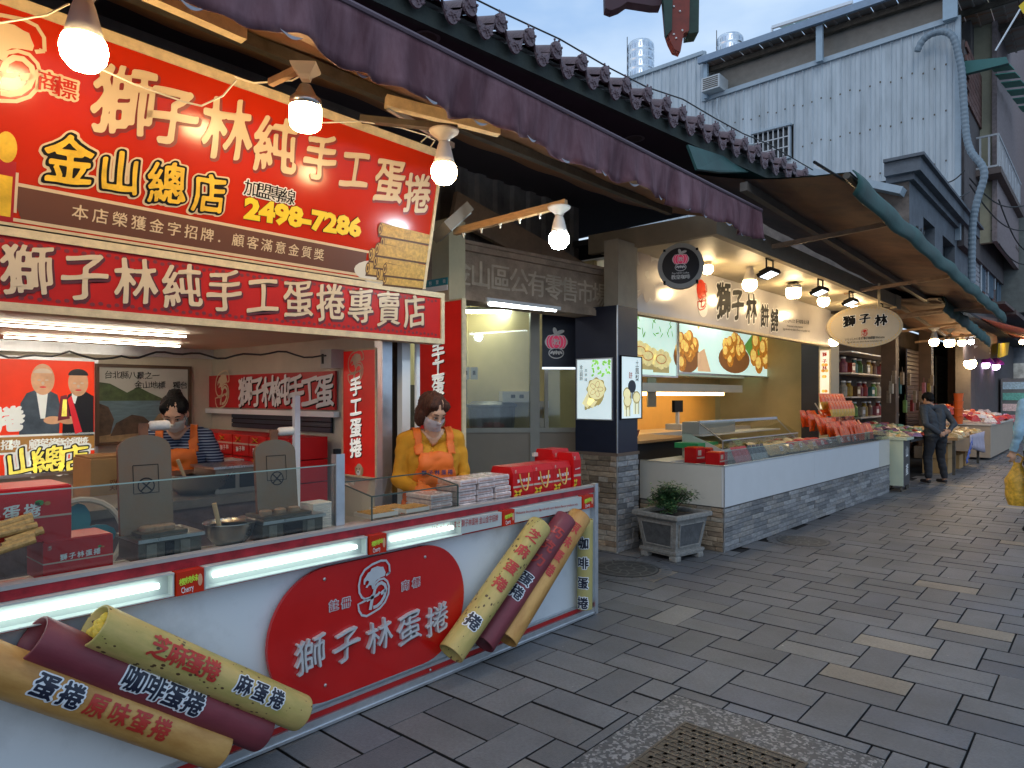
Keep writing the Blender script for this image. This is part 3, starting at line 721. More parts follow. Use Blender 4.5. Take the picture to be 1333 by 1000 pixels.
on_counter('greeting_print', 'いらっしゃいませ 獅子林蛋捲 金山金字招牌', (562, 688), (648, 674), .032, M_deep, .051, bold=.004)
on_counter('english_print', 'Welcome the presence. Egg roll with very distinct flavour produce only.', (671, 668), (752, 656), .016, M_deep, .051, bold=.01)
bpy.data.objects.remove(ctx)
for a, b_ in ((226, 261), (477, 498), (651, 665), (755, 768)):
    ya, yb = cy_(a), cy_(b_); w = yb - ya
    cb = thing('cherry_label', {226: 'small red cherry label box on the strip above the maroon roll', 477: 'small red cherry label box on the strip above the oval sign', 651: 'small red cherry label box above the top of the yellow roll', 755: 'small red cherry label box at the right corner of the counter'}[a], 'label', FX(CX + .055, ya, .795), 'red cherry labels on the light strip')
    mb = MB(); mb.box(0, w, 0, .095, -.055, .006); mb.build('box', M_red, cb)
    text('label_characters', cb, '櫻桃妹', (w * .2, .055), (w * .66, .062), w * .27, mat('lime_print', (.55, .75, .05), .4, var=0), .008, bold=.03)
    latin('label_letters', cb, 'Cherry', (w * .15, .02), (w * .6, .026), .024, M_white, .008)
    mb = MB(); mb.add([(p[0], p[1], .0075) for p in ellipse(w * .85, .05, w * .09, .025, 12)], [tuple(range(12))]); mb.build('label_dot', mat('peach_print', (.7, .35, .2), .4), cb)

# oval sign plate with raised silver characters
SX = CX + .028
Ms = FX(SX)
yl, yr = onf(Ms, 348, 850)[0], onf(Ms, 604, 800)[0]
zt, zb = onf(Ms, 500, 722)[1], onf(Ms, 500, 884)[1]
hw, hh = (yr - yl) / 2, (zt - zb) / 2
ov = thing('oval_red_sign', 'large red oval plate with raised silver characters on the white counter front', 'sign', FX(SX, (yl + yr) / 2, (zt + zb) / 2))
rr = hh * .98; P = []
for sx_, a0 in ((1, -90), (-1, 90)):
    for i in range(25):
        t_ = R(a0 + i * 7.5); P.append((sx_ * (hw - rr) + rr * math.cos(t_), hh * math.sin(t_)))
mb = MB(); mb.prism(P, -.02, 0); mb.build('plate', mat('gloss_red', (.52, .007, .006), .22, var=.08, vs=3, coat=.3), ov)
Mo = ov.matrix_basis
silver = mat('raised_silver', (.62, .64, .66), .35, metal=.35, var=.08, vs=12)
def raised(parent, s, q0, q1, h, m, d=.022, brush=1, bold=.02, name='raised_characters', wide=1):
    a, b_ = onf(parent.matrix_basis, *q0), onf(parent.matrix_basis, *q1); n = len(s); mb = MB()
    for i, ch in enumerate(s):
        vs, fs = glyph(ch, bold); t_ = i / (n - 1); cx_ = a[0] + (b_[0] - a[0]) * t_; cy2 = a[1] + (b_[1] - a[1]) * t_
        def fn(x, y, z):
            x, y = brushy(x - .5, y - .38, i * 1.7 + n, brush); return (cx_ + x * h * wide, cy2 + y * h, z)
        nv = len(vs); k = len(mb.v)
        mb.add([fn(x, y, d) for x, y in vs] + [fn(x, y, .001) for x, y in vs], fs)
        cnt = {}
        for f in fs:
            for p, q_ in zip(f, f[1:] + f[:1]): cnt[(p, q_)] = 1
        for (p, q_) in cnt:
            if (q_, p) not in cnt: mb.f.append((k + q_, k + p, k + nv + p, k + nv + q_)); mb.m.append(0)
    return mb.build(name, m, parent)
raised(ov, '獅子林蛋捲', (402, 851), (567, 805), .172, silver, bold=.006, brush=1.25)
e_ = onf(Mo, 487, 768); emblem(ov, e_, .375, silver, .008)
a = onf(Mo, 431, 786); b_ = onf(Mo, 450, 782)
def outlined(parent, s, a, b_, h, fill, line, z=.004, bold=.01, ob=.09, name='lettering', brush=0, wide=1):
    text(name + '_outline', parent, s, a, b_, h, line, z, bold=ob, brush=brush, wide=wide); text(name, parent, s, a, b_, h, fill, z + .002, bold=bold, brush=brush, wide=wide)
outlined(ov, '註冊', onf(Mo, 434, 788), onf(Mo, 450, 784), .055, M_deep, silver)
outlined(ov, '商標', onf(Mo, 527, 762), onf(Mo, 541, 758), .055, M_deep, silver)
for u, v in ((422, 754), (553, 725), (423, 892), (560, 872)):
    q = onf(Mo, u, v); mb = MB(); mb.lathe([(.008, 0), (.008, .005), (.004, .008)], 10, (q[0], q[1], 0)); mb.build('bolt', M_steel, ov)

# the seven giant egg rolls on the counter front
def roll(label, e0, e1, r, ms, texts, endcol, stuffed=False, hollow=0):
    """e0, e1 end centres in the world; texts = (string, t along, size, mode, fill, line)"""
    e0, e1 = Vector(e0), Vector(e1); ax = (e1 - e0).normalized(); Lr = (e1 - e0).length
    view = (CAMV - (e0 + e1) / 2); n = (view - ax * view.dot(ax)).normalized(); s = n.cross(ax)   # s: across, facing the viewer's up side
    M = Matrix((ax, s, n)).transposed().to_4x4(); M.translation = e0
    t_ = thing('giant_egg_roll', label, 'egg roll model', M, 'giant egg roll models on the counter front')
    mb = MB(); nseg = 28
    cb = 22
    def ringp(x, rad): return [(x, rad * math.sin(2 * math.pi * k / nseg), rad * math.cos(2 * math.pi * k / nseg)) for k in range(nseg)]
    xs = [0, .004] + [Lr * i / 12 for i in range(1, 12)] + [Lr - .004, Lr]
    vs = []
    for i, x in enumerate(xs):
        q = r * (.985 if i in (0, len(xs) - 1) else 1) * (1 + .006 * math.sin(7 * x + i)); vs += ringp(x, q)
    inner = r * .9; nX = len(xs)
    vs += ringp(0, inner) + ringp(Lr, inner) + ringp(.07, inner * .96) + ringp(Lr - .12, inner * .96)
    fs = []
    for i in range(nX - 1):
        for k in range(nseg): fs.append((i * nseg + k, i * nseg + (k + 1) % nseg, (i + 1) * nseg + (k + 1) % nseg, (i + 1) * nseg + k))
    A0, B0, C0, D0 = nX * nseg, (nX + 1) * nseg, (nX + 2) * nseg, (nX + 3) * nseg
    for k in range(nseg):
        k2 = (k + 1) % nseg
        fs += [(k2, k, A0 + k, A0 + k2), (A0 + k2, A0 + k, C0 + k, C0 + k2), ((nX - 1) * nseg + k, (nX - 1) * nseg + k2, B0 + k2, B0 + k), (B0 + k, B0 + k2, D0 + k2, D0 + k)]
    mb.add(vs, fs)
    mb.add(ringp(.07, inner * .96), [tuple(range(nseg - 1, -1, -1))], 1); mb.add(ringp(Lr - .12, inner * .96), [tuple(range(nseg))], 1)
    mb.build('roll_tube', [ms, endcol], t_, smooth=False)
    for p in t_.children[0].data.polygons: p.use_smooth = len(p.vertices) == 4
    if stuffed:
        mb = MB(); q = random.Random(3)
        for i in range(9):
            a_ = q.uniform(0, 6.28); rr_ = q.uniform(0, .55) * r
            mb.ell((.03, rr_ * math.cos(a_), rr_ * math.sin(a_)), (.03, r * .32, r * .26), 8, 6)
        mb.build('crumpled_filling', mat('filling', (.62, .45, .05), .6, var=.3, vs=30, bump=.5), t_, smooth=True)
    for s_, t0, t1, h, mode, fill, line, th0 in texts:
        for nm, bold, m_, lift in (('outline', .095, line, .0012), ('characters', .035, fill, .0024)):
            if m_ is None: continue
            mb = MB(); n_ = len(s_)
            for i, ch in enumerate(s_):
                vs2, fs2 = cut_glyph(ch, bold, 0 if mode == 'v' else 1); tc_ = t0 + (t1 - t0) * (i / (n_ - 1) if n_ > 1 else .5)
                def fn(x, y):
                    x -= .5; y -= .38
                    if mode == 'h': al, cr_ = x * h, y * h       # reads along the axis
                    elif mode == 'v': al, cr_ = -y * h, x * h   # reads down the axis
                    th_ = cr_ / r + th0
                    return (tc_ + al, (r * 1.004 + lift) * math.sin(th_), (r * 1.004 + lift) * math.cos(th_))
                place_glyph(mb, vs2, fs2, fn)
            mb.build('printed_' + nm, m_, t_)
    return t_
def speckled(name, c0, c1, speck=True):
    m = mat(name, c0, .5, var2=c1, vs=9, ramp=(.35, .65), bump=.45, bs=14, stretch=(.35, 1, 1)); t = m.node_tree; b = t.nodes['Principled BSDF']
    if speck:
        vo = N(t, 'ShaderNodeTexVoronoi'); vo.inputs['Scale'].default_value = 42; mp = N(t, 'ShaderNodeMapping'); mp.inputs['Scale'].default_value = (.62, 1, 1); mp.inputs['Rotation'].default_value = (0, 0, .6)
        tcn = N(t, 'ShaderNodeTexCoord'); t.links.new(tcn.outputs['Object'], mp.inputs[0]); t.links.new(mp.outputs[0], vo.inputs['Vector'])
        n2 = N(t, 'ShaderNodeTexNoise'); n2.inputs['Scale'].default_value = 5; t.links.new(tcn.outputs['Object'], n2.inputs['Vector'])
        th = N(t, 'ShaderNodeMapRange'); th.inputs[1].default_value = .38; th.inputs[2].default_value = .60; th.inputs[3].default_value = .05; th.inputs[4].default_value = .24; t.links.new(n2.outputs['Fac'], th.inputs[0])
        lt = N(t, 'ShaderNodeMath', operation='LESS_THAN'); t.links.new(vo.outputs['Distance'], lt.inputs[0]); t.links.new(th.outputs[0], lt.inputs[1])
        mx = N(t, 'ShaderNodeMixRGB'); old = b.inputs['Base Color'].links[0].from_socket
        t.links.new(lt.outputs[0], mx.inputs[0]); t.links.new(old, mx.inputs[1]); mx.inputs[2].default_value = (.09, .05, .02, 1); t.links.new(mx.outputs[0], b.inputs['Base Color'])
    return m
m_ses = speckled('sesame_roll', (.34, .30, .08), (.54, .40, .14)); m_org = speckled('plain_roll', (.36, .16, .035), (.58, .33, .10), False)
m_mar = mat('maroon_roll', (.17, .030, .042), .5, var=.28, vs=7, bump=.35, bs=14, stretch=(.35, 1, 1)); m_pale = speckled('pale_roll', (.48, .40, .13), (.40, .36, .14), False)
m_ink = mat('dark_ink', (.012, .016, .035), .4, var=0); m_rink = mat('red_ink', (.42, .03, .02), .4, var=0); m_wink = mat('white_ink', (.70, .74, .78), .4, var=0)
D = CX + .105
def rp(u, v, d=D): return PX(u, v, d)
r0 = .080
roll('giant orange egg roll, lowest of the three on the left, cut by the photo edge', rp(-60, 850), rp(285, 975), r0, m_org, [('蛋捲', .28, .375, .084, 'h', m_ink, m_wink, .0), ('原味蛋捲', .475, .745, .080, 'h', m_rink, None, -.05)], m_org)
roll('giant maroon coffee egg roll, middle one of the left three', rp(40, 831), rp(340, 953), r0, m_mar, [('咖啡蛋捲', .37, .64, .090, 'h', m_ink, m_wink, .05)], mat('maroon_end', (.22, .05, .05), .6, bump=.3))
roll('giant yellow sesame egg roll with crumpled filling, topmost of the left three', rp(122, 814, D + .03), rp(390, 928, D + .03), r0 * .97, m_ses, [('芝麻蛋捲', .23, .47, .086, 'h', m_rink, None, .25), ('麻蛋捲', .64, .82, .078, 'h', m_ink, m_wink, .2)], m_ses, True)
r1 = .078
roll('giant yellow sesame egg roll, leftmost of the slanted right three', rp(703, 684), rp(587, 851), r1, m_ses, [('芝麻蛋捲', .13, .52, .088, 'v', m_rink, None, .05), ('捲', .80, .80, .092, 'v', m_ink, m_wink, .0)], M_dark)
roll('giant maroon chocolate egg roll between the two slanted pale rolls', rp(736, 676, D - .02), rp(628, 838, D - .02), r1, m_mar, [('巧克力', .16, .40, .085, 'v', m_rink, None, .05), ('蛋捲', .56, .67, .088, 'v', m_ink, m_wink, 0)], M_dark)
roll('giant orange egg roll, rightmost of the slanted right three', rp(755, 672), rp(658, 832), r1, m_org, [('原味蛋捲', .14, .50, .088, 'v', m_rink, None, .05)], M_dark)
roll('giant pale yellow egg roll standing upright at the counter corner', PX(762, 676, D - .05), PX(761, 792, D - .05), .055, m_pale, [('咖啡蛋捲', .16, .58, .085, 'v', m_ink, m_wink, -.3)], m_pale)

# ================================================================ signs above the stall
LS = thing('lower_fascia_sign', 'long deep red fascia sign with cream brush characters, directly above the stall opening', 'shop sign', FX(-3.40, 0, 0))
y1 = onf(LS.matrix_basis, 573, 410)[0]; z0, z1 = 1.98, 2.25
mb = MB(); mb.box(-.8, y1, z0, z1, -.10, 0); mb.build('sign_face', mat('fascia_red', (.50, .010, .005), .42, var=.12, vs=3, spec=.25), LS)
mb = MB(); mb.box(-.8, y1 + .03, z0 - .035, z0, -.11, .012).box(-.8, y1 + .03, z1, z1 + .035, -.11, .012).box(y1, y1 + .03, z0, z1, -.11, .012); mb.build('sign_frame', M_frame, LS)
for k, b_ in ((.010, .06), (0, .03)): pass
q0 = onf(LS.matrix_basis, 36, 351); q1 = onf(LS.matrix_basis, 539, 405)
text('lettering_shadow', LS, '獅子林純手工蛋捲專賣店', (q0[0] + .007, q0[1] - .010), (q1[0] + .007, q1[1] - .010), .222, mat('drop_print', (.10, .004, .004), .4, var=0), .003, bold=.045, brush=1, wide=.88)
text('lettering', LS, '獅子林純手工蛋捲專賣店', q0, q1, .222, M_cream, .006, bold=.022, brush=1, wide=.88)
mb = MB(); q = random.Random(2)
for k in range(120):
    y = -.5 + k * .033
    if y > y1 - .02: break
    mb.add([(p[0], p[1], .002) for p in ellipse(y, z0 + .022 + .006 * (k % 2), .011, .009, 8)], [tuple(range(8))]); mb.add([(p[0], p[1], .002) for p in ellipse(y, z1 - .022 - .006 * (k % 2), .011, .009, 8)], [tuple(range(8))])
mb.build('scroll_border', mat('border_print', (.20, .008, .008), .4, var=0), LS, kind='stuff')

sth = R(12)
BS = thing('big_fascia_sign', 'large bright red leaning shop sign with cream, gold and phone number lettering', 'shop sign', frame((-3.37, 0, 2.385), (0, 1, 0), (math.sin(sth), 0, math.cos(sth))))
Mb = BS.matrix_basis; yR = onf(Mb, 560, 300)[0]; hT = onf(Mb, 572, 206)[1]
def b(u, v): return onf(Mb, u, v)
mb = MB(); mb.box(-.8, yR, -.095, hT, -.035, 0); mb.build('sign_face', M_red, BS)
mb = MB(); mb.box(-.8, yR + .022, hT, hT + .045, -.045, .010).box(yR, yR + .022, -.095, hT, -.045, .008); mb.build('sign_frame', M_frame, BS)
mb = MB(); mb.box(-.8, yR, -.095, -.083, .0005, .006); mb.build('sign_bottom_edge', M_frame, BS)
s_ = '獅子林純手工蛋捲'; pix = [(162, 131), (224, 150), (296, 168), (359, 189), (417, 205), (462, 220), (507, 235), (543, 252)]
hts = [.31, .28, .30, .29, .25, .24, .27, .25]
for nm, m_, z_, bo, dx in (('headline_shadow', mat('headline_drop', (.22, .012, .006), .4, var=0), .002, .05, .008), ('headline', M_cream, .005, .026, 0)):
    mb = MB()
    for i, ch in enumerate(s_):
        vs, fs = glyph(ch, bo); c_ = b(*pix[i])
        def fn(x, y): x, y = brushy(x - .5, y - .38, i * 1.3, 1); return (c_[0] + x * hts[i] * .86 + dx, c_[1] + y * hts[i] - dx, z_)
        place_glyph(mb, vs, fs, fn)
    mb.build(nm, m_, BS)
for nm, m_, z_, bo in (('branch_name_outline', M_cream, .003, .11), ('branch_name_edge', M_black, .005, .07), ('branch_name', M_gold, .007, .025)):
    mb = MB()
    for ch, (u, v), h in zip('金山總店', ((90, 208), (156, 224), (217, 239), (272, 252)), (.215, .20, .20, .195)):
        vs, fs = glyph(ch, bo); c_ = b(u, v)
        def fn(x, y): x, y = brushy(x - .5, y - .38, u, .8); return (c_[0] + x * h * .88, c_[1] + y * h, z_)
        place_glyph(mb, vs, fs, fn)
    mb.build(nm, m_, BS)
a, c2 = b(327, 245), b(375, 256)
outlined(BS, '加盟專線', a, c2, .085, M_black, M_white, ob=.07, bold=.012, name='franchise_line')
for nm, m_, z_, bo in (('phone_number_edge', M_black, .003, .075), ('phone_number', mat('yellow_print', (.85, .62, .02), .35, var=.05), .006, .055)):
    latin(nm, BS, '2498-7286', (b(317, 270)[0], b(317, 270)[1]), b(470, 297), .10, m_, z_, bold=bo)
outlined(BS, '商標', b(63, 107), b(85, 115), .085, M_red, M_cream, ob=.12, bold=.02, name='trademark')
emblem(BS, (b(8, 84)[0], b(8, 84)[1]), .48, M_cream, .004)
# brown band with white lines
bandL = -.8; b0 = b(10, 250); b1 = b(478, 325); b2 = b(478, 348); b3 = b(18, 284)
zA, zB = .066, -.062
mb = MB(); mb.add([(b0[0], zA, .002), (b0[0] + .05, zB, .002), (b1[0], zB, .002), (b1[0], zA, .002)], [(0, 1, 2, 3)]); mb.build('brown_band', M_brownp, BS)
mb = MB(); mb.add([(-.8, zA - 0, .0025), (b1[0] + .02, zA, .0025), (b1[0] + .02, zA + .014, .0025), (-.8, zA + .014, .0025), (-.8, zB - .014, .0025), (b1[0], zB - .014, .0025), (b1[0], zB, .0025), (-.8, zB, .0025)], [(0, 1, 2, 3), (4, 5, 6, 7)]); mb.build('band_line', M_cream, BS)
text('award_line', BS, '本店榮獲金字招牌．顧客滿意金質獎', (b(104, 277)[0], .006), (b(415, 331)[0], .008), .068, M_cream, .004, bold=.014)
# printed plate of egg rolls
er = mat('egg_roll_print', (.55, .33, .07), .5, var=.35, vs=45); er2 = mat('egg_roll_end_print', (.10, .04, .01), .5, var=.3, vs=40); pl = mat('plate_print', (.70, .66, .56), .4, var=.03)
S = [(ellipse(b(500, 352)[0], b(500, 352)[1] - .02, .22, .075, 24), 2, .003)]
for i, (u, v, w) in enumerate(((478, 349, .20), (482, 331, .22), (492, 356, .22), (488, 340, .24), (497, 315, .26), (490, 324, .26), (500, 362, .24), (494, 298, .26), (500, 350, .24))):
    c_ = b(u, v); x1_ = min(yR, c_[0] + w * 1.7); hh_ = .036
    S.append(([(c_[0] - .01, c_[1] - hh_ - .012), (x1_, c_[1] - hh_ * .8 - .008), (x1_, c_[1] + hh_ * .8), (c_[0], c_[1] + hh_ + .004)], 1, .00385 + i * .0004)); S.append(([(c_[0], c_[1] - hh_), (x1_, c_[1] - hh_ * .8 + .004), (x1_, c_[1] + hh_ * .8 + .004), (c_[0], c_[1] + hh_)], 0, .004 + i * .0004)); S.append((ellipse(c_[0], c_[1], .016, hh_, 12), 1, .0043 + i * .0004)); S.append((ellipse(c_[0], c_[1], .011, hh_ * .75, 12), 0, .0044 + i * .0004)); S.append((ellipse(c_[0], c_[1], .006, hh_ * .45, 12), 1, .0045 + i * .0004))
art('egg_roll_picture', BS, S, [er, er2, pl])
c_ = b(6, 235)
gd = art('golden_trophy_picture', BS, [(rect(c_[0] - .03, c_[1] - .16, c_[0] + .035, c_[1] + .08), 0, .003), (rect(c_[0] - .02, c_[1] - .14, c_[0] + .025, c_[1] + .02), 1, .004), (ellipse(c_[0], c_[1] + .13, .035, .06), 1, .004), (rect(c_[0] + .035, c_[1] - .12, c_[0] + .045, c_[1] + .04), 2, .003)], [M_deep, M_gold, M_cream])

# back structure of the stall
bb = thing('stall_booth', 'stall interior with cream ceiling, back wall and side partition', 'stall', (0, 0, 0))
XB, YS, ZC = -6.0, 2.86, 2.0
M_in = mat('cream_wall', (.55, .49, .38), .6, var=.08)
mb = MB(); mb.box(XB - .05, XB, -1.6, YS, 0, ZC); mb.build('back_wall', M_in, bb)
mb = MB(); mb.box(XB, -3.62, YS, YS + .04, 0, ZC); mb.build('side_partition', M_in, bb)
mb = MB(); mb.box(XB, -3.42, -1.6, YS + .3, ZC, ZC + .03); mb.build('ceiling_board', mat('ceiling_board', (.72, .62, .48), .6, var=.06), bb)
mb = MB(); mb.box(XB, XB + .03, -1.6, YS, ZC - .08, ZC); mb.build('wall_rail', M_alu, bb); mb = MB(); mb.box(-3.66, -3.58, YS - .03, YS + .05, 0, ZC + .3); mb.build('post', M_alu, bb)
for u0, u1 in ((491, 507), (521, 533)):
    pass
for q_ in ((-3.75, -3.70, 2.89, 2.93), (-3.60, -3.55, 2.97, 3.04), (-3.53, -3.51, 3.06, 3.09)): mb = MB(); mb.box(*q_, 0, 2.0); mb.build('shutter_rail', M_white, bb)
mb = MB(); mb.box(-3.78, -3.62, 3.02, 3.09, 0, 2.0); mb.build('dark_post', mat('dark_wood', (.07, .045, .03), .6), bb)
L_led = lamp('led_batten', (1, .88, .70), 24)
for i, (x, ya, yb) in enumerate(((-5.3, .0, 1.05), (-4.45, .85, 1.95), (-5.35, 1.2, 2.3))):
    t_ = thing('led_batten', ('lit batten, left one on the stall ceiling near the front edge of the poster', 'lit batten on the stall ceiling nearest to the counter', 'lit batten over the landscape painting')[i], 'tube light', (x, ya, ZC - .001), 'lit battens under the stall ceiling')
    mb = MB(); mb.box(-.007, .007, 0, yb - ya, -.030, -.020); mb.build('tube', L_led, t_)
    mb = MB(); mb.box(-.018, .018, -.02, yb - ya + .02, -.006, 0); mb.build('batten', M_white, t_)
# lit poster with two men in suits holding a trophy
def backlit(n, col, e=.6, **k): return mat(n, col, .4, emit=e, **k)
Mp = FX(XB + .03); a = onf(Mp, 122, 612); t1 = onf(Mp, 122, 471)
po = thing('lit_award_poster', 'backlit red poster showing two men in suits holding a trophy', 'poster', FX(XB + .04, 0, 0))
x1, y0, y1_ = a[0], a[1], t1[1]; w = x1 + 1.0
pr = backlit('poster_red', (.66, .035, .006), .42, var=.12, vs=2); ps = backlit('suit_grey', (.05, .07, .09), .3, var=.4, vs=7); pd = backlit('suit_black', (.012, .014, .018), .2); pk = backlit('skin_print', (.55, .31, .17), .32, var=.2, vs=7); pw = backlit('shirt_print', (.70, .72, .66), .35, var=.03); pb = backlit('band_print', (.30, .15, .04), .4); pg = backlit('gold_glow', (.70, .60, .10), .6, var=.3, vs=20)
mb = MB(); mb.box(-1.0, x1, y0 + .01, y1_, -.04, 0); mb.build('poster_face', pr, po)
rim('poster_frame', po, -1.0, y0 + .01, x1, y1_, .025, M_alu, -.04, .01)
def pq(u, v): return onf(Mp, u, v)
def pqs(*q): return [pq(*p) for p in q]
S = [(pqs((24, 567), (26, 525), (34, 512), (50, 506), (62, 508), (74, 514), (78, 530), (76, 567)), 0, .003), (pqs((46, 507), (62, 507), (58, 545), (52, 545)), 3, .004), (pqs((80, 567), (82, 530), (88, 514), (104, 506), (121, 516), (121, 567)), 1, .0035), (pqs((93, 510), (102, 508), (97, 526), (92, 522)), 3, .0045),
     (ellipse(*pq(55, 494), .075, .115), 2, .005), (ellipse(*pq(101, 498), .068, .105), 2, .005), (ellipse(*pq(101, 489), .068, .05, a0=0, a1=math.pi), 1, .006), (ellipse(*pq(55, 486), .06, .035, a0=0, a1=math.pi), 4, .006),
     (ellipse(*pq(68, 547), .06, .03), 2, .006), (ellipse(*pq(88, 547), .06, .03), 2, .006), (pqs((74, 548), (78, 516), (86, 514), (90, 545)), 5, .0065), (pqs((79, 542), (81, 520), (86, 520), (86, 542)), 6, .007), (pqs((87, 520), (92, 515), (106, 562), (97, 565)), 7, .0068)]
for hx, hy in ((55, 494), (101, 498)):
    S += [(ellipse(*pq(hx - 5, hy + 1), .012, .006), 4, .007), (ellipse(*pq(hx + 5, hy + 1), .012, .006), 4, .007), (ellipse(*pq(hx, hy + 10), .022, .006), 7, .007), (ellipse(*pq(hx, hy + 5), .010, .012), 4, .0068)]
art('portrait_print', po, S, [ps, pd, pk, pw, backlit('hair_print', (.45, .35, .25), .5), backlit('wine_print', (.15, .02, .03), .3), pg, backlit('sash_print', (.55, .02, .03), .4)])
mb = MB(); yb_ = onf(Mp, 122, 575)[1]; yb2 = onf(Mp, 122, 565)[1]
mb.add([(-1, yb_ - .05, .003), (x1, yb_ - .05, .003), (x1, yb2, .003), (-1, yb2, .003)], [(0, 1, 2, 3)]); mb.build('brown_band', pb, po)
mb = MB(); 
for yy in (yb2, yb_ - .065): mb.add([(-1, yy, .0035), (x1, yy, .0035), (x1, yy + .015, .0035), (-1, yy + .015, .0035)], [(0, 1, 2, 3)])
mb.build('band_line', pw, po)
text('award_line', po, '顧客滿意金質獎', (pq(44, 573)[0], (yb_ + yb2) / 2 - .025), (pq(108, 573)[0], (yb_ + yb2) / 2 - .025), .075, pw, .005, bold=.03)
text('award_line', po, '招牌', (pq(8, 573)[0], (yb_ + yb2) / 2 - .025), (pq(18, 573)[0], (yb_ + yb2) / 2 - .025), .075, pw, .005, bold=.03)
text('poster_headline', po, '捲', pq(11, 546), pq(11, 546), .19, pw, .005, bold=.05, brush=1)
for nm, m_, bo, z_ in (('branch_outline', pw, .11, .004), ('branch_edge', pd, .06, .006), ('branch_name', pg, .02, .008)):
    text(nm, po, '山總店', pq(28, 600), pq(95, 596), .21, m_, z_, bold=bo, brush=1)
# landscape painting
ld = thing('landscape_painting', 'framed seaside landscape panel with headland, water and rocks', 'painting', FX(XB + .05, 0, 0))
a = pq(127, 576); c2 = pq(243, 481)
sky_ = mat('painted_sky', (.42, .42, .38), .5, var=.06); sea = mat('painted_sea', (.10, .16, .19), .4, var=.25, vs=9, stretch=(1, 6, 1)); hil = mat('painted_hill', (.05, .08, .03), .6, var=.5, vs=14); rk = mat('painted_rock', (.07, .045, .03), .7, var=.6, vs=12); snd = mat('painted_sand', (.25, .17, .09), .7, var=.3, vs=14)
x0_, x1_ = a[0], c2[0]; W_ = x1_ - x0_; H_ = c2[1] - a[1]; y0_ = a[1]
P_ = lambda *q: [(x0_ + W_ * x, y0_ + H_ * y) for x, y in q]
art('picture', ld, [(P_((0, 0), (1, 0), (1, 1), (0, 1)), 0, .001), (P_((0, 0), (1, 0), (1, .55), (0, .55)), 1, .002), (P_((0, .55), (0, .8), (.12, .78), (.3, .66), (.42, .74), (.55, .66), (.75, .55)), 2, .003),
     (P_((0, 0), (1, 0), (1, .14), (.6, .17), (.3, .10), (0, .12)), 4, .003), (P_((0, .08), (0, .52), (.1, .47), (.16, .3), (.12, .1)), 3, .004), (P_((.12, .08), (.18, .25), (.35, .36), (.48, .33), (.6, .2), (.62, .12)), 3, .005), (P_((.55, .2), (.65, .36), (.8, .42), (.9, .4), (.95, .2), (.8, .14)), 4, .004)], [sky_, sea, hil, rk, snd])
rim('painting_frame', ld, x0_, y0_, x1_, y0_ + H_, .025, mat('frame_brown', (.08, .045, .025), .5), -.01, .02)
text('painting_caption', ld, '台北縣八景之一', (x0_ + W_ * .1, y0_ + H_ * .9), (x0_ + W_ * .62, y0_ + H_ * .9), .065, M_black, .006, brush=1)
text('painting_caption', ld, '金山地標 獨台', (x0_ + W_ * .42, y0_ + H_ * .77), (x0_ + W_ * .95, y0_ + H_ * .77), .065, M_black, .006, brush=1)

# red banner, shelf and red gift boxes on the side partition
MS = FY(YS - .02)
bn = thing('red_interior_banner', 'red banner with white brush characters above the shelf of red boxes inside the stall', 'banner', FY(YS - .02, 0, 0))
a = onf(MS, 270, 530); c2 = onf(MS, 437, 483)
mb = MB(); mb.box(a[0], c2[0], a[1], c2[1] , -.01, .006); mb.build('banner_face', mat('banner_red', (.50, .012, .015), .4, var=.1), bn)
xx = lambda u: onf(MS, u, 505)[0]; zc = (a[1] + c2[1]) / 2
text('banner_shadow', bn, '獅子林純手工蛋', (xx(321) + .01, zc - .01), (xx(424) + .01, zc - .01), .25, M_black, .009, bold=.03, brush=1, wide=.95)
text('banner_lettering', bn, '獅子林純手工蛋', (xx(321), zc), (xx(424), zc), .25, M_white, .012, bold=.03, brush=1, wide=.95)
emblem(bn, (xx(291), zc), .46, M_cream, .01)
mb = MB(); mb.box(a[0] - .03, c2[0] + .03, a[1] - .05, a[1] - .01, -.01, .04).box(a[0] - .06, a[0] - .02, 0, c2[1] + .05, -.01, .04); mb.build('banner_shelf_rail', M_white, bn)
lv = thing('dark_louvre', 'dark horizontal louvre panel under the red banner', 'louvre', FY(YS - .01, 0, 0))
a2 = onf(MS, 303, 556); c3 = onf(MS, 432, 536)
mb = MB(); mb.box(a2[0], c3[0], a2[1], c3[1], 0, .01); mb.build('backing', M_black, lv)
for k in range(4):
    mb = MB(); yy = a2[1] + (k + .5) * (c3[1] - a2[1]) / 4; mb.bar((a2[0], yy, .015), (c3[0], yy, .015), .03, .012); mb.build('slat', mat('slat_navy', (.03, .04, .06), .4), lv)
rb_m = mat('gift_box_red', (.55, .008, .010), .42, var=.1, vs=4, spec=.3); band = mat('box_band', (.55, .42, .33), .5, var=.05)
shx = [onf(MS, u, 600)[0] for u in (276, 296, 316, 337, 358, 380, 404, 434)]
zrows = [1.162, 1.005, .848]; shelf = thing('box_shelf', 'wire shelf stacked with rows of red egg roll boxes', 'shelf', FY(YS - .02, 0, 0))
mb = MB()
for zz in (.845,): mb.box(shx[0] - .05, shx[-1] + .05, zz - .018, zz, 0, .34)
mb.build('shelf_board', M_white, shelf)
for x_ in (shx[-1] + .03, shx[0] - .06): mb = MB(); mb.box(x_, x_ + .03, 0, 1.6, .3, .34); mb.build('upright', M_white, shelf)
proto = None
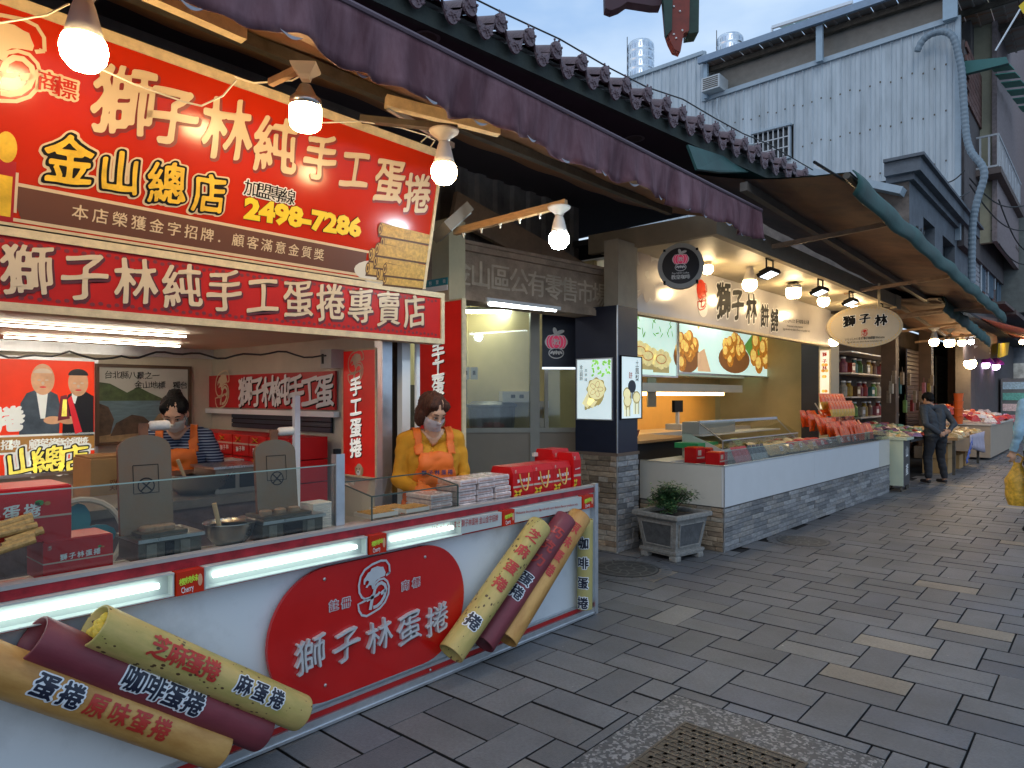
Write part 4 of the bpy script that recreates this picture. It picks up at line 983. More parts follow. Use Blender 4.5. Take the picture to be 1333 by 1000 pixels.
for r_i, zz in enumerate(zrows):
    for k in range(7):
        w = shx[k + 1] - shx[k] - .012
        lab = 'red egg roll box on the %s shelf row, %s' % (('top', 'middle', 'bottom')[r_i], ('at its far left end', 'second from the left', 'third from the left', 'in its middle', 'third from the right', 'second from the right', 'at its right end')[k])
        Mx = FY(YS - .36, shx[k], zz + .001)
        if proto is None or k >= 0:
            t_ = thing('red_gift_box', lab, 'gift box', Mx, 'red boxes on the stall shelf')
            mb = MB(); mb.box(0, w, 0, .15, -.30, 0); mb.box(0, w, .08, .092, 0, .001, 1); mb.build('box', [rb_m, band], t_)
            text('box_lettering', t_, '獅子林', (w * .3, .05 if r_i else .045), (w * .7, .055), w * .17, M_white, .003, bold=.03)
            mb = MB(); mb.bar((w * .2, .10, .002), (w * .5, .135, .002), .001, .014); mb.bar((w * .2, .135, .002), (w * .5, .105, .002), .001, .012); mb.build('roll_print', M_gold, t_)
# vertical signs
def vsign(label, M, q_tl, q_br, s, pts, h, dogq, logoq=None):
    t_ = thing('vertical_red_sign', label, 'sign', M, 'vertical red signs')
    a, c_ = onf(M, *q_tl), onf(M, *q_br)
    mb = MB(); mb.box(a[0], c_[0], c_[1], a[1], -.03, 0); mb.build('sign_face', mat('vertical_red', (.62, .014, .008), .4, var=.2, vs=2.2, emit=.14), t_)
    rim('sign_frame', t_, a[0], c_[1], c_[0], a[1], .012, M_frame, -.035, .006)
    p0, p1 = onf(M, *pts[0]), onf(M, *pts[1]); xm = p0[0]
    text('sign_shadow', t_, s, (xm + .006, p0[1] - .006), (xm + .006, p1[1] - .006), h, M_black, .003, bold=.03, brush=1)
    text('sign_lettering', t_, s, (xm, p0[1]), (xm, p1[1]), h, mat('lit_white', (.8, .78, .72), .4, var=0, emit=.35), .006, bold=.035, brush=1)
    if logoq: emblem(t_, onf(M, *logoq), h * 2.4, M_cream, .004)
    d = onf(M, *dogq); k = h * .52
    art('dog_picture', t_, [(ellipse(d[0], d[1], .55 * k, .62 * k), 0, .003), (ellipse(d[0] - .5 * k, d[1] - .1 * k, .16 * k, .42 * k, rot=.2), 1, .004), (ellipse(d[0] + .5 * k, d[1] - .1 * k, .16 * k, .42 * k, rot=-.2), 1, .004), (ellipse(d[0] - .1 * k, d[1] - .25 * k, .3 * k, .25 * k), 2, .005), (ellipse(d[0] - .12 * k, d[1] - .18 * k, .1 * k, .08 * k), 3, .006), (ellipse(d[0] - .3 * k, d[1] + .12 * k, .06 * k, .06 * k), 3, .006), (ellipse(d[0] + .14 * k, d[1] + .12 * k, .06 * k, .06 * k), 3, .006)],
        [mat('dog_cream', (.62, .50, .33), .5, var=.15, vs=20), mat('dog_ear', (.45, .32, .17), .5, var=.1), M_white, M_black])
    return t_
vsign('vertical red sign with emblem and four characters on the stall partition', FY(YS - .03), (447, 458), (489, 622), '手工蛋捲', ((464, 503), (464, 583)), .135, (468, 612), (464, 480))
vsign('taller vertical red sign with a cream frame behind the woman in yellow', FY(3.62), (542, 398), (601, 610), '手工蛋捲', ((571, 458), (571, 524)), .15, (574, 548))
ex = thing('junction_box', 'grey electrical box at the top of the stall partition', 'switch box', FY(YS - .06, 0, 0))
a = onf(ex.matrix_basis, 430, 480); c_ = onf(ex.matrix_basis, 444, 455); mb = MB(); mb.box(a[0], c_[0], a[1], c_[1], -.02, .08); mb.build('box', mat('grey_box', (.4, .4, .37), .5), ex); mb = MB(); mb.box(a[0] + .02, a[0] + .04, a[1] + .03, c_[1] - .03, .08, .085); mb.build('label_strip', M_black, ex)
cw = thing('hanging_cable', 'black cable sagging along the stall ceiling edge', 'cable', (0, 0, 0))
mb = MB(); P = []
for i in range(40):
    u = 0 + i * 11.3; v = 462 + 3 * math.sin(i * .55) + (2.2 * math.sin(i * 1.3)); P.append(PX(u, v + (4 if 8 < i < 14 else 0), -4.05 if i > 20 else -4.6 + i * .0275))
mb.tube(P, .006, 5); mb.build('wire', M_cable, cw)
# ================================================================ lamps
def bulb_lamp(x, y, z, d, label, kind='warm', shape='round', group='bare bulbs under the awnings', arm=None):
    """z is the middle of the glowing globe; d its diameter"""
    t_ = thing('light_bulb', label, 'lamp', (x, y, z), group); r = d / 2
    e = {'soft': lamp('bulb_soft', (1, .72, .38), 32), 'warm': lamp('bulb_warm', (1, .68, .33), 46), 'cool': lamp('bulb_cool', (.80, .93, 1), 95), 'dimwarm': lamp('bulb_dimwarm', (1, .76, .42), 30), 'violet': lamp('bulb_violet', (.9, .6, 1), 9)}[kind]
    mb = MB()
    if shape == 'round': mb.lathe([(r * .15, -r), (r * .6, -r * .86), (r * .92, -r * .45), (r, 0), (r * .93, r * .35), (r * .84, r * .5)], 20)
    else: mb.lathe([(r * .2, -r * .95), (r * .75, -r * .9), (r * .95, -r * .7), (r, -r * .3), (r, r * .5)], 20)
    mb.build('globe', e, t_, smooth=True)
    mb = MB()
    if shape == 'round': mb.lathe([(r * .86, r * .5), (r * .72, r * 1.0), (r * .5, r * 1.9), (r * .36, r * 2.3)], 20)
    else: mb.lathe([(r * 1.01, r * .5), (r * .98, r * 1.0), (r * .7, r * 1.25), (r * .36, r * 1.9)], 20)
    mb.build('bulb_neck', M_porc if shape == 'round' else M_steel, t_, smooth=True)
    mb = MB(); mb.lathe([(r * .38, r * 2.2), (r * .5, r * 2.5), (r * 1.1, r * 2.95), (r * 1.15, r * 3.1)], 16 if shape == 'round' else 4); mb.build('lamp_holder', M_porc, t_, smooth=shape == 'round')
    return t_
bulbs = [(-2.76, .853, 2.83, .155, 'lit warm bulb at the top left corner, nearest the camera', 'warm', 'round'),
         (-2.72, 1.72, 2.85, .140, 'lit warm drum-shaped bulb in a square holder over the big red sign', 'warm', 'drum'),
         (-2.64, 2.49, 2.77, .138, 'lit warm round bulb at the right end of the big red sign', 'warm', 'round'),
         (-2.54, 3.35, 2.55, .125, 'lit cool white bulb on a wooden arm before the market gate', 'cool', 'round')]
for q in bulbs: bulb_lamp(*q)
arm = thing('wooden_bracket', 'pale wooden arm wound with white cable that carries the cool white bulb', 'bracket', (0, 0, 0))
pe = Vector((-2.54, 3.35, 2.755)); ps_ = PX(592, 302, -3.35)
mb = MB(); mb.bar(ps_, pe + (pe - ps_).normalized() * .05, .035, .045); mb.build('rod', M_wood, arm)
mb = MB(); P = []
for i in range(60):
    f = i / 59; c_ = ps_.lerp(pe, f); P.append(c_ + Vector((.03 * math.sin(f * 34), 0, -.02 + .03 * math.cos(f * 34))))
mb.tube(P, .006, 5); mb.build('wound_cable', M_wcable, arm)
def bracket(label, p, q, w=.04, h=.045, m=None):
    t_ = thing('steel_bracket', label, 'bracket', (0, 0, 0), 'steel brackets under the purple awning')
    mb = MB(); mb.bar(p, q, w, h); mb.build('angle_bar', m or M_rust, t_); return t_
pnt = mat('painted_steel', (.32, .20, .12), .55, var=.3, vs=8)
bracket('wooden strip carrying the drum-shaped bulb', PX(352, 108, -2.95), (-2.72, 1.72, 3.07), .03, .03, pnt)
bracket('strip carrying the nearest warm bulb', (-3.1, .70, 3.1), (-2.76, .853, 3.08), .05, .03, pnt)
bracket('perforated angle bar that carries the bulb at the sign end', PX(470, 155, -3.0), (-2.60, 2.55, 3.0), .05, .03, M_iron)
bracket('pale awning arm pointing down above the first bulb', PX(150, -30, -2.75), PX(318, 45, -2.75), .05, .06, M_frame)
bracket('pale double awning arm right of the big sign', PX(502, 132, -2.9), PX(650, 170, -2.62), .05, .06, M_frame)
bracket('slim brace under the double awning arm', PX(505, 140, -2.9), PX(590, 190, -3.0), .02, .03, M_alu)
wr = thing('lamp_wiring', 'thin loose wires looping along the top of the big red sign', 'cable', (0, 0, 0))
for q in (((120, 85), (175, 110), (240, 133), (262, 138), (290, 125), (308, 104)), ((395, 97), (380, 105), (330, 108), (305, 100)), ((0, 30), (60, 20), (90, 5)), ((418, 160), (470, 158), (520, 166), (560, 178)), ((548, 185), (556, 178), (566, 183), (560, 192))):
    mb = MB(); P = [PX(u, v, -2.95) for u, v in q]; PP = []
    for i in range(len(P) - 1):
        for k in range(6): PP.append(P[i].lerp(P[i + 1], k / 6))
    mb.tube(PP + [P[-1]], .004, 5); mb.build('wire', M_wcable, wr)
fl = thing('flood_lamp', 'grey square flood lamp at the left end of the wooden arm', 'lamp', (0, 0, 0))
c_ = PX(590, 292, -3.35); Mfl = Matrix.Translation(c_) @ Matrix.Rotation(R(40), 4, 'X') @ Matrix.Rotation(R(-20), 4, 'Y')
mb = MB(); mb.X = Mfl; mb.box(-.10, .10, -.14, .14, -.02, .05); mb.build('housing', mat('lamp_grey', (.22, .21, .19), .5, var=.1), fl)
mb = MB(); mb.X = Mfl; mb.box(-.08, .08, -.12, .12, -.028, -.02); mb.build('lens', mat('lens', (.4, .42, .4), .15, var=0), fl)

# ================================================================ purple awning
aw = thing('purple_awning', 'long faded purple awning with a scalloped valance over the egg roll stall', 'awning', (-2.40, 0, 0))
m_pur = mat('purple_canvas', (.095, .030, .040), .8, var2=(.23, .12, .14), vs=3.4, bump=.6, bs=7, stretch=(1, 1.6, .45), ramp=(.38, .66))
m_und = mat('awning_underside', (.30, .15, .075), .75, var=.2, vs=3)
ya, yb = -1.2, 6.18
def zt_(y): return 3.215 + (y - .0) * .008
mb = MB()
def val(i, j):
    y = ya + (yb - ya) * i; ph = (y * 2.9) % 1.0
    bot = zt_(y) - .25 - .022 * abs(math.sin(math.pi * y * 2.75)) + .016 * math.sin(y * 5.1) + .010 * math.sin(y * 12.7 + 1)
    z = zt_(y) + (bot - zt_(y)) * j
    return (.026 * math.sin(y * 9.3 + j) * j + .016 * math.sin(y * 23 + 2 * math.sin(y * 3)) * j + .010 * math.sin(y * 41 + j * 3) * j, y, z)
mb.grid(val, 260, 6); va = mb.build('valance', m_pur, aw, smooth=True); md = va.modifiers.new('s', 'SOLIDIFY'); md.thickness = .004
for k in range(22):
    y = ya + .1 + k * .3636
    if y < yb:
        mb = MB(); mb.grid(lambda i, j: (.026 * math.sin(y * 9.3 + i), y - .05 + .1 * i, zt_(y) - .248 - .024 * math.sin(math.pi * i) * (1 - j * .6) + .012 * math.sin(y * 5.1)), 6, 1); mb.build('pale_hem', mat('hem_grey', (.35, .36, .40), .7, var=.1), aw)
mb = MB(); mb.tube([(0, ya, zt_(ya) + .004), (0, yb, zt_(yb) + .004)], .016, 8); mb.build('front_bar', mat('purple_bar', (.13, .085, .105), .6, var=.15), aw)
mb = MB(); mb.grid(lambda i, j: (-.01 - 1.5 * j, ya + (yb - ya) * i, zt_(0) + .0 + .42 * j - .05 * math.sin(math.pi * j) + .01 * math.sin(i * 60)), 60, 8); o = mb.build('canvas', [m_pur], aw, smooth=True); 
mb = MB(); mb.grid(lambda i, j: (-.012 - 1.5 * j, ya + (yb - ya) * i, zt_(0) - .008 + .42 * j - .05 * math.sin(math.pi * j) + .01 * math.sin(i * 60)), 60, 8); mb.build('underside', [m_und], aw, smooth=True)
mb = MB(); mb.bar((-.14, ya, 3.10), (-.14, yb - .05, 3.14), .05, .06); mb.build('front_beam', pnt, aw)
mb = MB(); mb.bar((-.75, ya, 3.30), (-.75, yb - .3, 3.33), .05, .06); mb.build('rear_beam', M_iron, aw)

# ================================================================ tiled eave above
EO = Vector((-3.0, 2.78, 0)); ea = R(-5.75)
Me = Matrix.Translation(EO) @ Matrix.Rotation(ea, 4, 'Z')
rf = thing('tiled_roof', 'old building eave of ornate maroon roof tiles with a dark soffit', 'roof', Me)
m_tile = mat('roof_tile', (.15, .095, .105), .55, var=.3, vs=12, bump=.4, bs=50)
m_tile2 = mat('roof_tile_edge', (.165, .115, .13), .6, var=.35, vs=40, bump=.8, bs=70)
s0_, s1_ = -4.5, 4.75; ZE = 3.895
mb = MB(); mb.box(-3.4, -.05, s0_, s1_, 3.765, 3.78); mb.build('soffit', mat('soffit', (.045, .035, .042), .7, var=.2), rf)
mb = MB(); mb.box(-.05, -.005, s0_, s1_, 3.755, 3.86); mb.build('fascia_board', mat('fascia_green', (.035, .045, .038), .75, var=.5, vs=5, bump=.2), rf)
def slope_z(x): return ZE - x * .42
mb = MB(); mb.add([(0.02, s0_, ZE - .02), (0.02, s1_, ZE - .02), (-3.4, s1_, slope_z(-3.4)), (-3.4, s0_, slope_z(-3.4))], [(0, 1, 2, 3)]); mb.build('roof_deck', M_dark, rf)
pt = .255; n = int((s1_ - s0_) / pt)
# cover tile (half round roll) and pan tile (dipping drip) meshes
def roll_tile():
    mb = MB(); L_ = .42
    def f(i, j): a = math.pi * i; return (.06 - L_ * j, -.075 * math.cos(a), .02 + .085 * math.sin(a) + .42 * L_ * j + .012 * j)
    mb.grid(f, 8, 2)
    return mb.mesh('cover_tile', [m_tile], True)
def face_tile():
    mb = MB(); P = ellipse(0, .012, .066, .074, 16); mb.X = Matrix.Translation((.062, 0, 0)) @ Matrix(((0, 0, 1, 0), (1, 0, 0, 0), (0, 1, 0, 0), (0, 0, 0, 1)))
    mb.prism(P, -.012, .01); mb.lathe([(.045, .01), (.04, .022), (.015, .026)], 10, (0, .04, 0)); 
    for k in range(6): mb.lathe([(.012, .01), (.010, .018)], 6, (.058 * math.cos(k * 1.047), .04 + .058 * math.sin(k * 1.047), 0))
    return mb.mesh('end_disc', [m_tile2])
def pan_tile():
    mb = MB(); L_ = .42
    def f(i, j): t_ = i * 2 - 1; return (.04 - L_ * j, t_ * .105, .03 - .055 * (1 - t_ * t_) + .42 * L_ * j)
    mb.grid(f, 6, 2); return mb.mesh('pan_tile', [m_tile], True)
def drip_tile():
    P = []
    for i in range(13):
        t_ = i / 6 - 1; P.append((t_ * .105, .03 - .055 * (1 - t_ * t_)))
    for i in range(13):
        t_ = 1 - i / 6; P.append((t_ * .10, -.075 - .055 * (1 - abs(t_) ** 1.6) + .10 * abs(t_) ** 3))
    mb = MB(); mb.X = Matrix.Translation((.05, 0, 0)) @ Matrix(((0, 0, 1, 0), (1, 0, 0, 0), (0, 1, 0, 0), (0, 0, 0, 1))); mb.prism(P, -.008, .008)
    q = random.Random(3)
    for k in range(16): mb.lathe([(q.uniform(.008, .014), .008), (.005, .016)], 6, (q.uniform(-.07, .07), q.uniform(-.10, -.045), 0))
    return mb.mesh('drip_edge', [m_tile2])
T1, T2, T3, T4 = roll_tile(), face_tile(), pan_tile(), drip_tile()
SC_ = Matrix.Diagonal((1, .76, .8, 1)); q = random.Random(5)
for k in range(n + 1):
    y = s0_ + .1 + k * pt
    for j, x in enumerate((0, -.40, -.80)):
        jx, jz = q.uniform(-.012, .012), q.uniform(-.006, .006)
        link('cover_tile', T1, rf, Matrix.Translation((x + jx, y, slope_z(x) + jz)) @ SC_); link('pan_tile', T3, rf, Matrix.Translation((x - jx, y + pt / 2, slope_z(x) + jz - .01)) @ SC_)
    link('end_disc', T2, rf, Matrix.Translation((q.uniform(-.01, .01), y, ZE + .03)) @ Matrix.Rotation(q.uniform(-.12, .12), 4, 'X') @ SC_); link('drip_edge', T4, rf, Matrix.Translation((q.uniform(-.01, .01), y + pt / 2, ZE - .005)) @ Matrix.Rotation(q.uniform(-.08, .08), 4, 'X') @ SC_)
mb = MB(); mb.tube([(.05, -1 + i * .5, ZE + .12 + .015 * math.sin(i * 2) + (.03 if i > 6 else 0)) for i in range(13)], .006, 5); mb.build('roof_cable', M_cable, rf)
for i, (u, v) in enumerate(((555, 48), (826, 180))):
    rr_ = ray(u, v); p = Me.inverted() @ (CAMV + rr_ * ((3.765 - 1.6) / rr_.z))
    t_ = thing('recessed_light', ('unlit round recessed lamp in the dark soffit, the nearer one', 'unlit round recessed lamp in the dark soffit, the farther one')[i], 'lamp', Me @ Matrix.Translation((p.x, p.y, 3.763)), 'unlit recessed lamps in the soffit')
    mb = MB(); ribbon(mb, ellipse(0, 0, .075, .075, 24) + [(.075, 0)], .022, -.004); mb.build('trim_ring', mat('ring_grey', (.16, .16, .15), .5), t_)
    mb = MB(); mb.lathe([(.07, -.002), (.06, -.0015)], 20); mb.build('lens', M_iron, t_)
# upper wall behind awning
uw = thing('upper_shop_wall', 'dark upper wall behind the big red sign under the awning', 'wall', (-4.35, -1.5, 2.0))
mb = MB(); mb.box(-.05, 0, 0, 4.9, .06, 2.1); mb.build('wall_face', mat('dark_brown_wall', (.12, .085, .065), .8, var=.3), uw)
# hanging temple eave ornament at the top edge
m_or, m_gr = mat('ornament_red', (.22, .035, .02), .6, var=.3, vs=14), mat('ornament_green', (.015, .045, .032), .6, var=.4, vs=14)
XO = 0
Mor = frame(tuple(Fv * 3.6), (math.cos(YAW), math.sin(YAW), 0)); orn = thing('painted_eave_ornament', 'red and green painted temple eave end hanging into the sky at the top edge', 'ornament', Mor)
def oq(*q): return [onf(Mor, *p) for p in q]
mb = MB(); mb.prism(oq((861, -40), (868, 40), (872, 52), (878, 64), (886, 67), (889, 50), (890, 43), (897, 40), (899, -40)), -.06, 0); mb.build('carved_tongue', m_or, orn)
mb = MB(); mb.prism(oq((897, -40), (897, 41), (911, 39), (912, -40)), -.12, -.02); mb.build('green_board', m_gr, orn)
mb = MB(); mb.prism(oq((859, -40), (867, 48), (874, 40), (876, -40)), -.02, .012); mb.build('green_edge', m_gr, orn)
mb = MB(); mb.prism(oq((788, -30), (789, 6), (797, 9), (808, 5), (818, -2), (850, 3), (862, 3), (870, -30)), -.10, -.03); mb.build('scalloped_rim', mat('ornament_dark', (.06, .02, .03), .6), orn)
mb = MB(); [mb.lathe([(.006, 0), (.004, .006)], 8, (*onf(Mor, u, v), .001)) for u, v in ((885, 15), (877, 45), (880, 50), (888, 40), (877, 9))]; mb.build('paint_chip', M_white, orn)

# ================================================================ goods on the stall counter
CT = .912
def cardbox(label, M, w, d, h, text_='獅子林蛋捲', big=False, cat='gift box', grp='red egg roll cartons on the counter'):
    t_ = thing('egg_roll_carton', label, cat, M, grp)
    mb = MB(); mb.box(-d, 0, 0, w, 0, h); o = mb.build('carton', rb_m, t_)
    mb = MB(); mb.box(-d - .001, .0012, -.001, w + .001, h * .44, h * .475); mb.build('cream_band', band, t_)
    mb = MB(); mb.box(-d * .8, -.01, .005, w - .005, h, h + .004); mb.build('lid_flap', mat('lid_red', (.62, .025, .03), .35, var=.05), t_)
    Mf = FX(.002)
    x = text('carton_lettering', t_, text_, (w * .28, h * .58), (w * .76, h * .60), w * .105, M_white, 0, bold=.03, brush=1); x.matrix_basis = Mf
    e2 = emblem(t_, (w * .09, h * .85), h * .16, band, .0); e2.matrix_basis = Mf
    lf = art('leaf_print', t_, [(ellipse(w * .80, h * .72, w * .03, w * .022, 8), 0, 0), (ellipse(w * .85, h * .70, w * .02, w * .015, 8), 1, 0)], [mat('leaf_green', (.05, .25, .05), .5, var=0), mat('orange_print', (.5, .2, .05), .5, var=0)]); lf.matrix_basis = Mf
    return t_
def yat(u, v, x): return PX(u, v, x).y
xf = -2.965
c1 = cardbox('red carton with rolls on it, cut by the left edge of the photo', (xf, -.05, CT), .60, .28, .145)
y_a, y_b = yat(56, 740, xf), yat(147, 740, xf)
c2_ = cardbox('red carton standing alone left of the steel griddle', (xf, y_a, CT), y_b - y_a, .20, .145)
y_c = yat(94, 690, xf)
c3_ = cardbox('tall red carton stacked on the leftmost carton', (xf - .01, y_c - .52, CT + .150), .52, .28, .20)
sr = thing('loose_egg_rolls', 'loose brown egg rolls lying in front of the stacked red cartons', 'egg rolls', (0, 0, 0))
q = random.Random(4)
for i in range(6):
    a = PX(q.uniform(-20, 10), 688 + i * 6, xf + .05 + .012 * i); b2 = PX(48 + q.uniform(-8, 12), 672 + i * 6, xf + .05 + .012 * i); mb = MB(); mb.tube([a, b2], .014, 10); mb.build('egg_roll', mat('egg_roll_crust', (.36, .22, .07), .6, var=.4, vs=60, bump=.4), sr)
# griddles
def griddle(label, x, y0, y1, flip, H_=.42):
    t_ = thing('egg_roll_griddle', label, 'griddle', (x, (y0 + y1) / 2, CT), 'egg roll griddles')
    w = (y1 - y0) / 2
    mb = MB(); mb.box(-.21, 0, -w, w, .0, .085); mb.build('burner_box', M_iron, t_)
    mb = MB(); mb.box(-.23, .014, -w - .004, w + .01, .085, .10); mb.build('steel_rim', M_steel, t_)
    mb = MB(); mb.box(.001, .006, -w + .03, -w + .07, .01, .075).box(.001, .006, w - .09, w - .05, .01, .075); mb.build('vent_plate', MATS.get('greasy_steel') or mat('greasy_steel', (.24, .21, .17), .4, metal=.6, var=.25), t_)
    mb = MB(); mb.box(.001, .004, -w + .105, w - .115, .01, .078); mb.build('dark_window', M_black, t_)
    mb = MB(); mb.box(-.20, -.02, -w + .02, w - .05, .10, .115); mb.build('lower_iron', M_iron, t_)
    for k in range(3):
        mb = MB(); mb.lathe([(.03, .115), (.03, .13), (.024, .134)], 14, (-.10, -w + .07 + k * (2 * w - .17) / 2, 0)); mb.build('weight_disc', mat('disc_brown', (.30, .20, .13), .5, var=.2), t_)
    # raised upper iron: arched plate standing upright
    hw_ = .105; P = [(-hw_, 0), (hw_, 0), (hw_, H_ - .06)] + ellipse(0, H_ - .06, hw_, .06, 12, 0, math.pi)[1:-1] + [(-hw_, H_ - .06)]
    Mi = Matrix.Translation((-.13, flip, .10)) @ Matrix.Rotation(R(6), 4, 'Z') @ frame((0, 0, 0), (.18, 1, 0), (-.10, .06, 1))
    mb = MB(); mb.prism(P, -.012, .012, 0, 1); ir = mb.build('raised_iron', [mat('iron_plate', (.17, .095, .045), .5, metal=.15, var2=(.13, .115, .085), vs=4, bump=.08), M_rust], t_, Mi)
    mb = MB(); ribbon(mb, ellipse(0, H_ * .48, .032, .032, 20) + [(.032, H_ * .48)], .005, .0135); ribbon(mb, [(-.022, H_ * .48 - .022), (.022, H_ * .48 + .022)], .006, .0135); ribbon(mb, [(-.022, H_ * .48 + .022), (.022, H_ * .48 - .022)], .006, .0135)
    for a, b2 in (((-.05, .17), (.05, .17)), ((.05, .17), (.05, .29)), ((.05, .29), (-.05, .29)), ((-.05, .29), (-.05, .17))): ribbon(mb, [a, b2], .003, .0135)
    mb.build('cast_mark', M_black, ir)
    mb = MB(); mb.box(-.017, .017, H_ - .01, H_ + .05, -.01, .01); mb.build('handle_stem', M_rust, ir)
    mb = MB(); mb.tube([(-.0, H_ + .038, 0), (.10, H_ + .04, 0)], .010, 8); mb.build('handle_bar', M_rust, ir)
    mb = MB(); mb.tube([(.022, H_ + .038, 0), (.03, H_ + .038, 0), (.10, H_ + .04, 0), (.108, H_ + .04, 0)], [.014, .022, .022, .015], 12); mb.build('cloth_grip', mat('cloth_wrap', (.62, .56, .48), .9, var=.12, vs=30, bump=.4), ir, smooth=True)
    return t_
xg = -2.99
ya_, yb_ = yat(180, 720, xg), yat(262, 705, xg)
griddle('flat steel griddle with its arched iron plate raised, nearer one beside the red carton', xg, ya_, yb_, -.045)
ya_, yb_ = yat(342, 690, xg), yat(420, 680, xg)
griddle('flat steel griddle with its arched iron plate raised, farther one by the aluminium post', xg, ya_, yb_, -.01, .37)
def wok(label, x, y, z, r, h, batter, m=None):
    t_ = thing('batter_pan', label, 'pan', (x, y, z), 'pans of batter')
    mb = MB(); mb.lathe([(r * .55, 0), (r * .85, h * .4), (r, h), (r * 1.02, h + .004), (r * .98, h), (r * .93, h * .82)], 28); mb.build('bowl', M_steel, t_, smooth=True)
    mb = MB(); mb.lathe([(r * .93, h * .80), (r * .92, h * .82)], 28); mb.build('batter', batter, t_)
    mb = MB(); mb.tube([(r * .3, -r * .5, h * .6), (r * .25, -r * .75, h + .10)], .011, 8); mb.build('wooden_stirrer', mat('stirrer', (.55, .36, .18), .6, var=.1), t_)
    mb = MB(); mb.tube([(r * .1, r * .95, h * .7), (r * .1, r * 1.12, h * .9), (-r * .1, r * 1.12, h * .9), (-r * .1, r * .95, h * .7)], .006, 6); mb.build('side_handle', M_steel, t_)
p = PX(300, 712, -3.13)
wok('steel pan of yellow batter with a wooden stirrer between the two griddles', -3.10, p.y - .02, CT, .115, .10, mat('batter', (.50, .34, .12), .4, var=.15, vs=12, bump=.3, bs=25))
# rear bench with machines, boxes, fan
rbn = thing('rear_bench', 'greasy dark brown work bench behind the griddles', 'bench', (-4.2, .5, 0))
mb = MB(); mb.box(-.6, .0, 0, 2.15, .92, .97); mb.build('bench_top', mat('greasy_top', (.13, .10, .075), .45, var=.3, vs=6), rbn)
mb = MB(); mb.box(-.58, -.02, .02, 2.1, .3, .92); mb.build('bench_front', mat('greasy_front', (.09, .05, .042), .55, var=.45, vs=7, bump=.2), rbn)
for y in (.03, 2.07): mb = MB(); mb.box(-.06, -.01, y, y + .05, 0, .3); mb.build('leg', M_iron, rbn)
p = PX(262, 650, -4.42); wok('wide steel pan of green batter on the rear bench before the woman in stripes', -4.45, p.y, .971, .21, .13, mat('green_batter', (.42, .42, .24), .4, var=.1))
rm = thing('rear_griddle', 'steel griddle box with square openings on the rear bench', 'griddle', (-4.30, yat(308, 640, -4.3), .971))
mb = MB(); mb.box(-.3, 0, -.14, .17, 0, .16); mb.build('burner_box', mat('greasy_steel', (.24, .21, .17), .4, metal=.6, var=.25), rm)
for k in (-.12, .02): mb = MB(); mb.box(.0005, .004, k, k + .11, .03, .13); mb.build('opening', M_black, rm)
mb = MB(); mb.box(-.31, .02, -.16, .19, .16, .175); mb.build('steel_rim', M_steel, rm)
wb = thing('white_tissue_box', 'white paper box behind the rear griddle', 'box', (-4.75, yat(310, 618, -4.75), .971)); mb = MB(); mb.box(-.2, 0, -.14, .15, 0, .17); mb.build('box', M_porc, wb)
bt = thing('back_table', 'low table along the stall back wall under the painting', 'table', (-5.2, -.3, 0)); mb = MB(); mb.box(-.7, 0, 0, 2.9, .80, .84); mb.build('table_top', M_wood, bt)
for y in (.05, 2.8): mb = MB(); mb.box(-.06, -.01, y, y + .05, 0, .8); mb.build('leg', M_alu, bt)
cbx = thing('cardboard_carton', 'brown cardboard carton behind the near griddle under the painting', 'box', (-5.15, yat(118, 600, -5.15), .841))
wv = yat(180, 600, -5.15) - yat(118, 600, -5.15); mb = MB(); mb.box(-.35, 0, .0, wv + .12, 0, .33); mb.build('carton', M_card, cbx); mb = MB(); mb.box(-.34, -.02, .01, wv + .1, .33, .345); mb.build('flap', mat('cardboard_dark', (.3, .17, .07), .8), cbx)
x = text('carton_print', cbx, '雞蛋', (.15, .15), (.3, .15), .08, mat('brown_ink', (.2, .06, .02), .6, var=0), 0); x.matrix_basis = FX(.002)
wst = thing('white_carton_stack', 'stack of white flat cartons right of the woman in stripes', 'carton stack', (-4.95, yat(262, 600, -4.95), .6))
for k in range(12): mb = MB(); mb.bev(-.25, 0, -.01, .13, k * .05, k * .05 + .047, .003); mb.build('carton', M_porc, wst)
fb = thing('floor_fan', 'round fan with teal blades behind the left red cartons', 'fan', (-3.75, yat(104, 665, -3.75), -.16))
mb = MB(); 
mb.tube([(0, .19 * math.cos(a_), 1.07 + .19 * math.sin(a_)) for a_ in [k * .2618 for k in range(25)]], .014, 6); mb.build('cage_ring', mat('fan_ring', (.45, .38, .30), .5), fb)
mb = MB(); mb.X = Matrix.Translation((-.02, 0, 1.07)) @ Matrix(((0, 0, 1, 0), (1, 0, 0, 0), (0, 1, 0, 0), (0, 0, 0, 1)))
for k in range(4): mb.prism(ellipse(.08 * math.cos(k * 1.57), .08 * math.sin(k * 1.57), .09, .055, 12, rot=k * 1.57), -.01 + k * .001, -.004 + k * .001)
mb.build('blades', mat('teal_blade', (.03, .16, .20), .35, var=.1), fb)
mb = MB(); mb.tube([(-.06, 0, .17), (-.06, 0, 1.05)], .022); mb.lathe([(.17, .16), (.17, .18), (.02, .20)], 20, (-.06, 0, 0)); mb.build('stand', M_alu, fb)

# windshield glass and post
wg = thing('glass_windshield', 'clear glass splash guard along the counter with an aluminium post', 'glass guard', (-2.945, 0, .946))
yq = yat(436, 640, -2.945)
mb = MB(); mb.box(-.003, .003, -.6, yq, 0, .305); mb.build('glass_pane', G, wg)
mb = MB(); mb.box(-.003, .003, -.6, yq, .3051, .310); mb.build('glass_edge', mat('glass_edge', (.30, .42, .38), .2, var=0, emit=0), wg)
mb = MB(); mb.box(-.03, .012, yq, yq + .05, -.0, .36); mb.build('post', M_alu, wg)
mb = MB(); mb.tube([(-.01, yq + .02, .36), (-.01, yq + .02, .385)], .02, 10); mb.build('post_cap', M_black, wg)
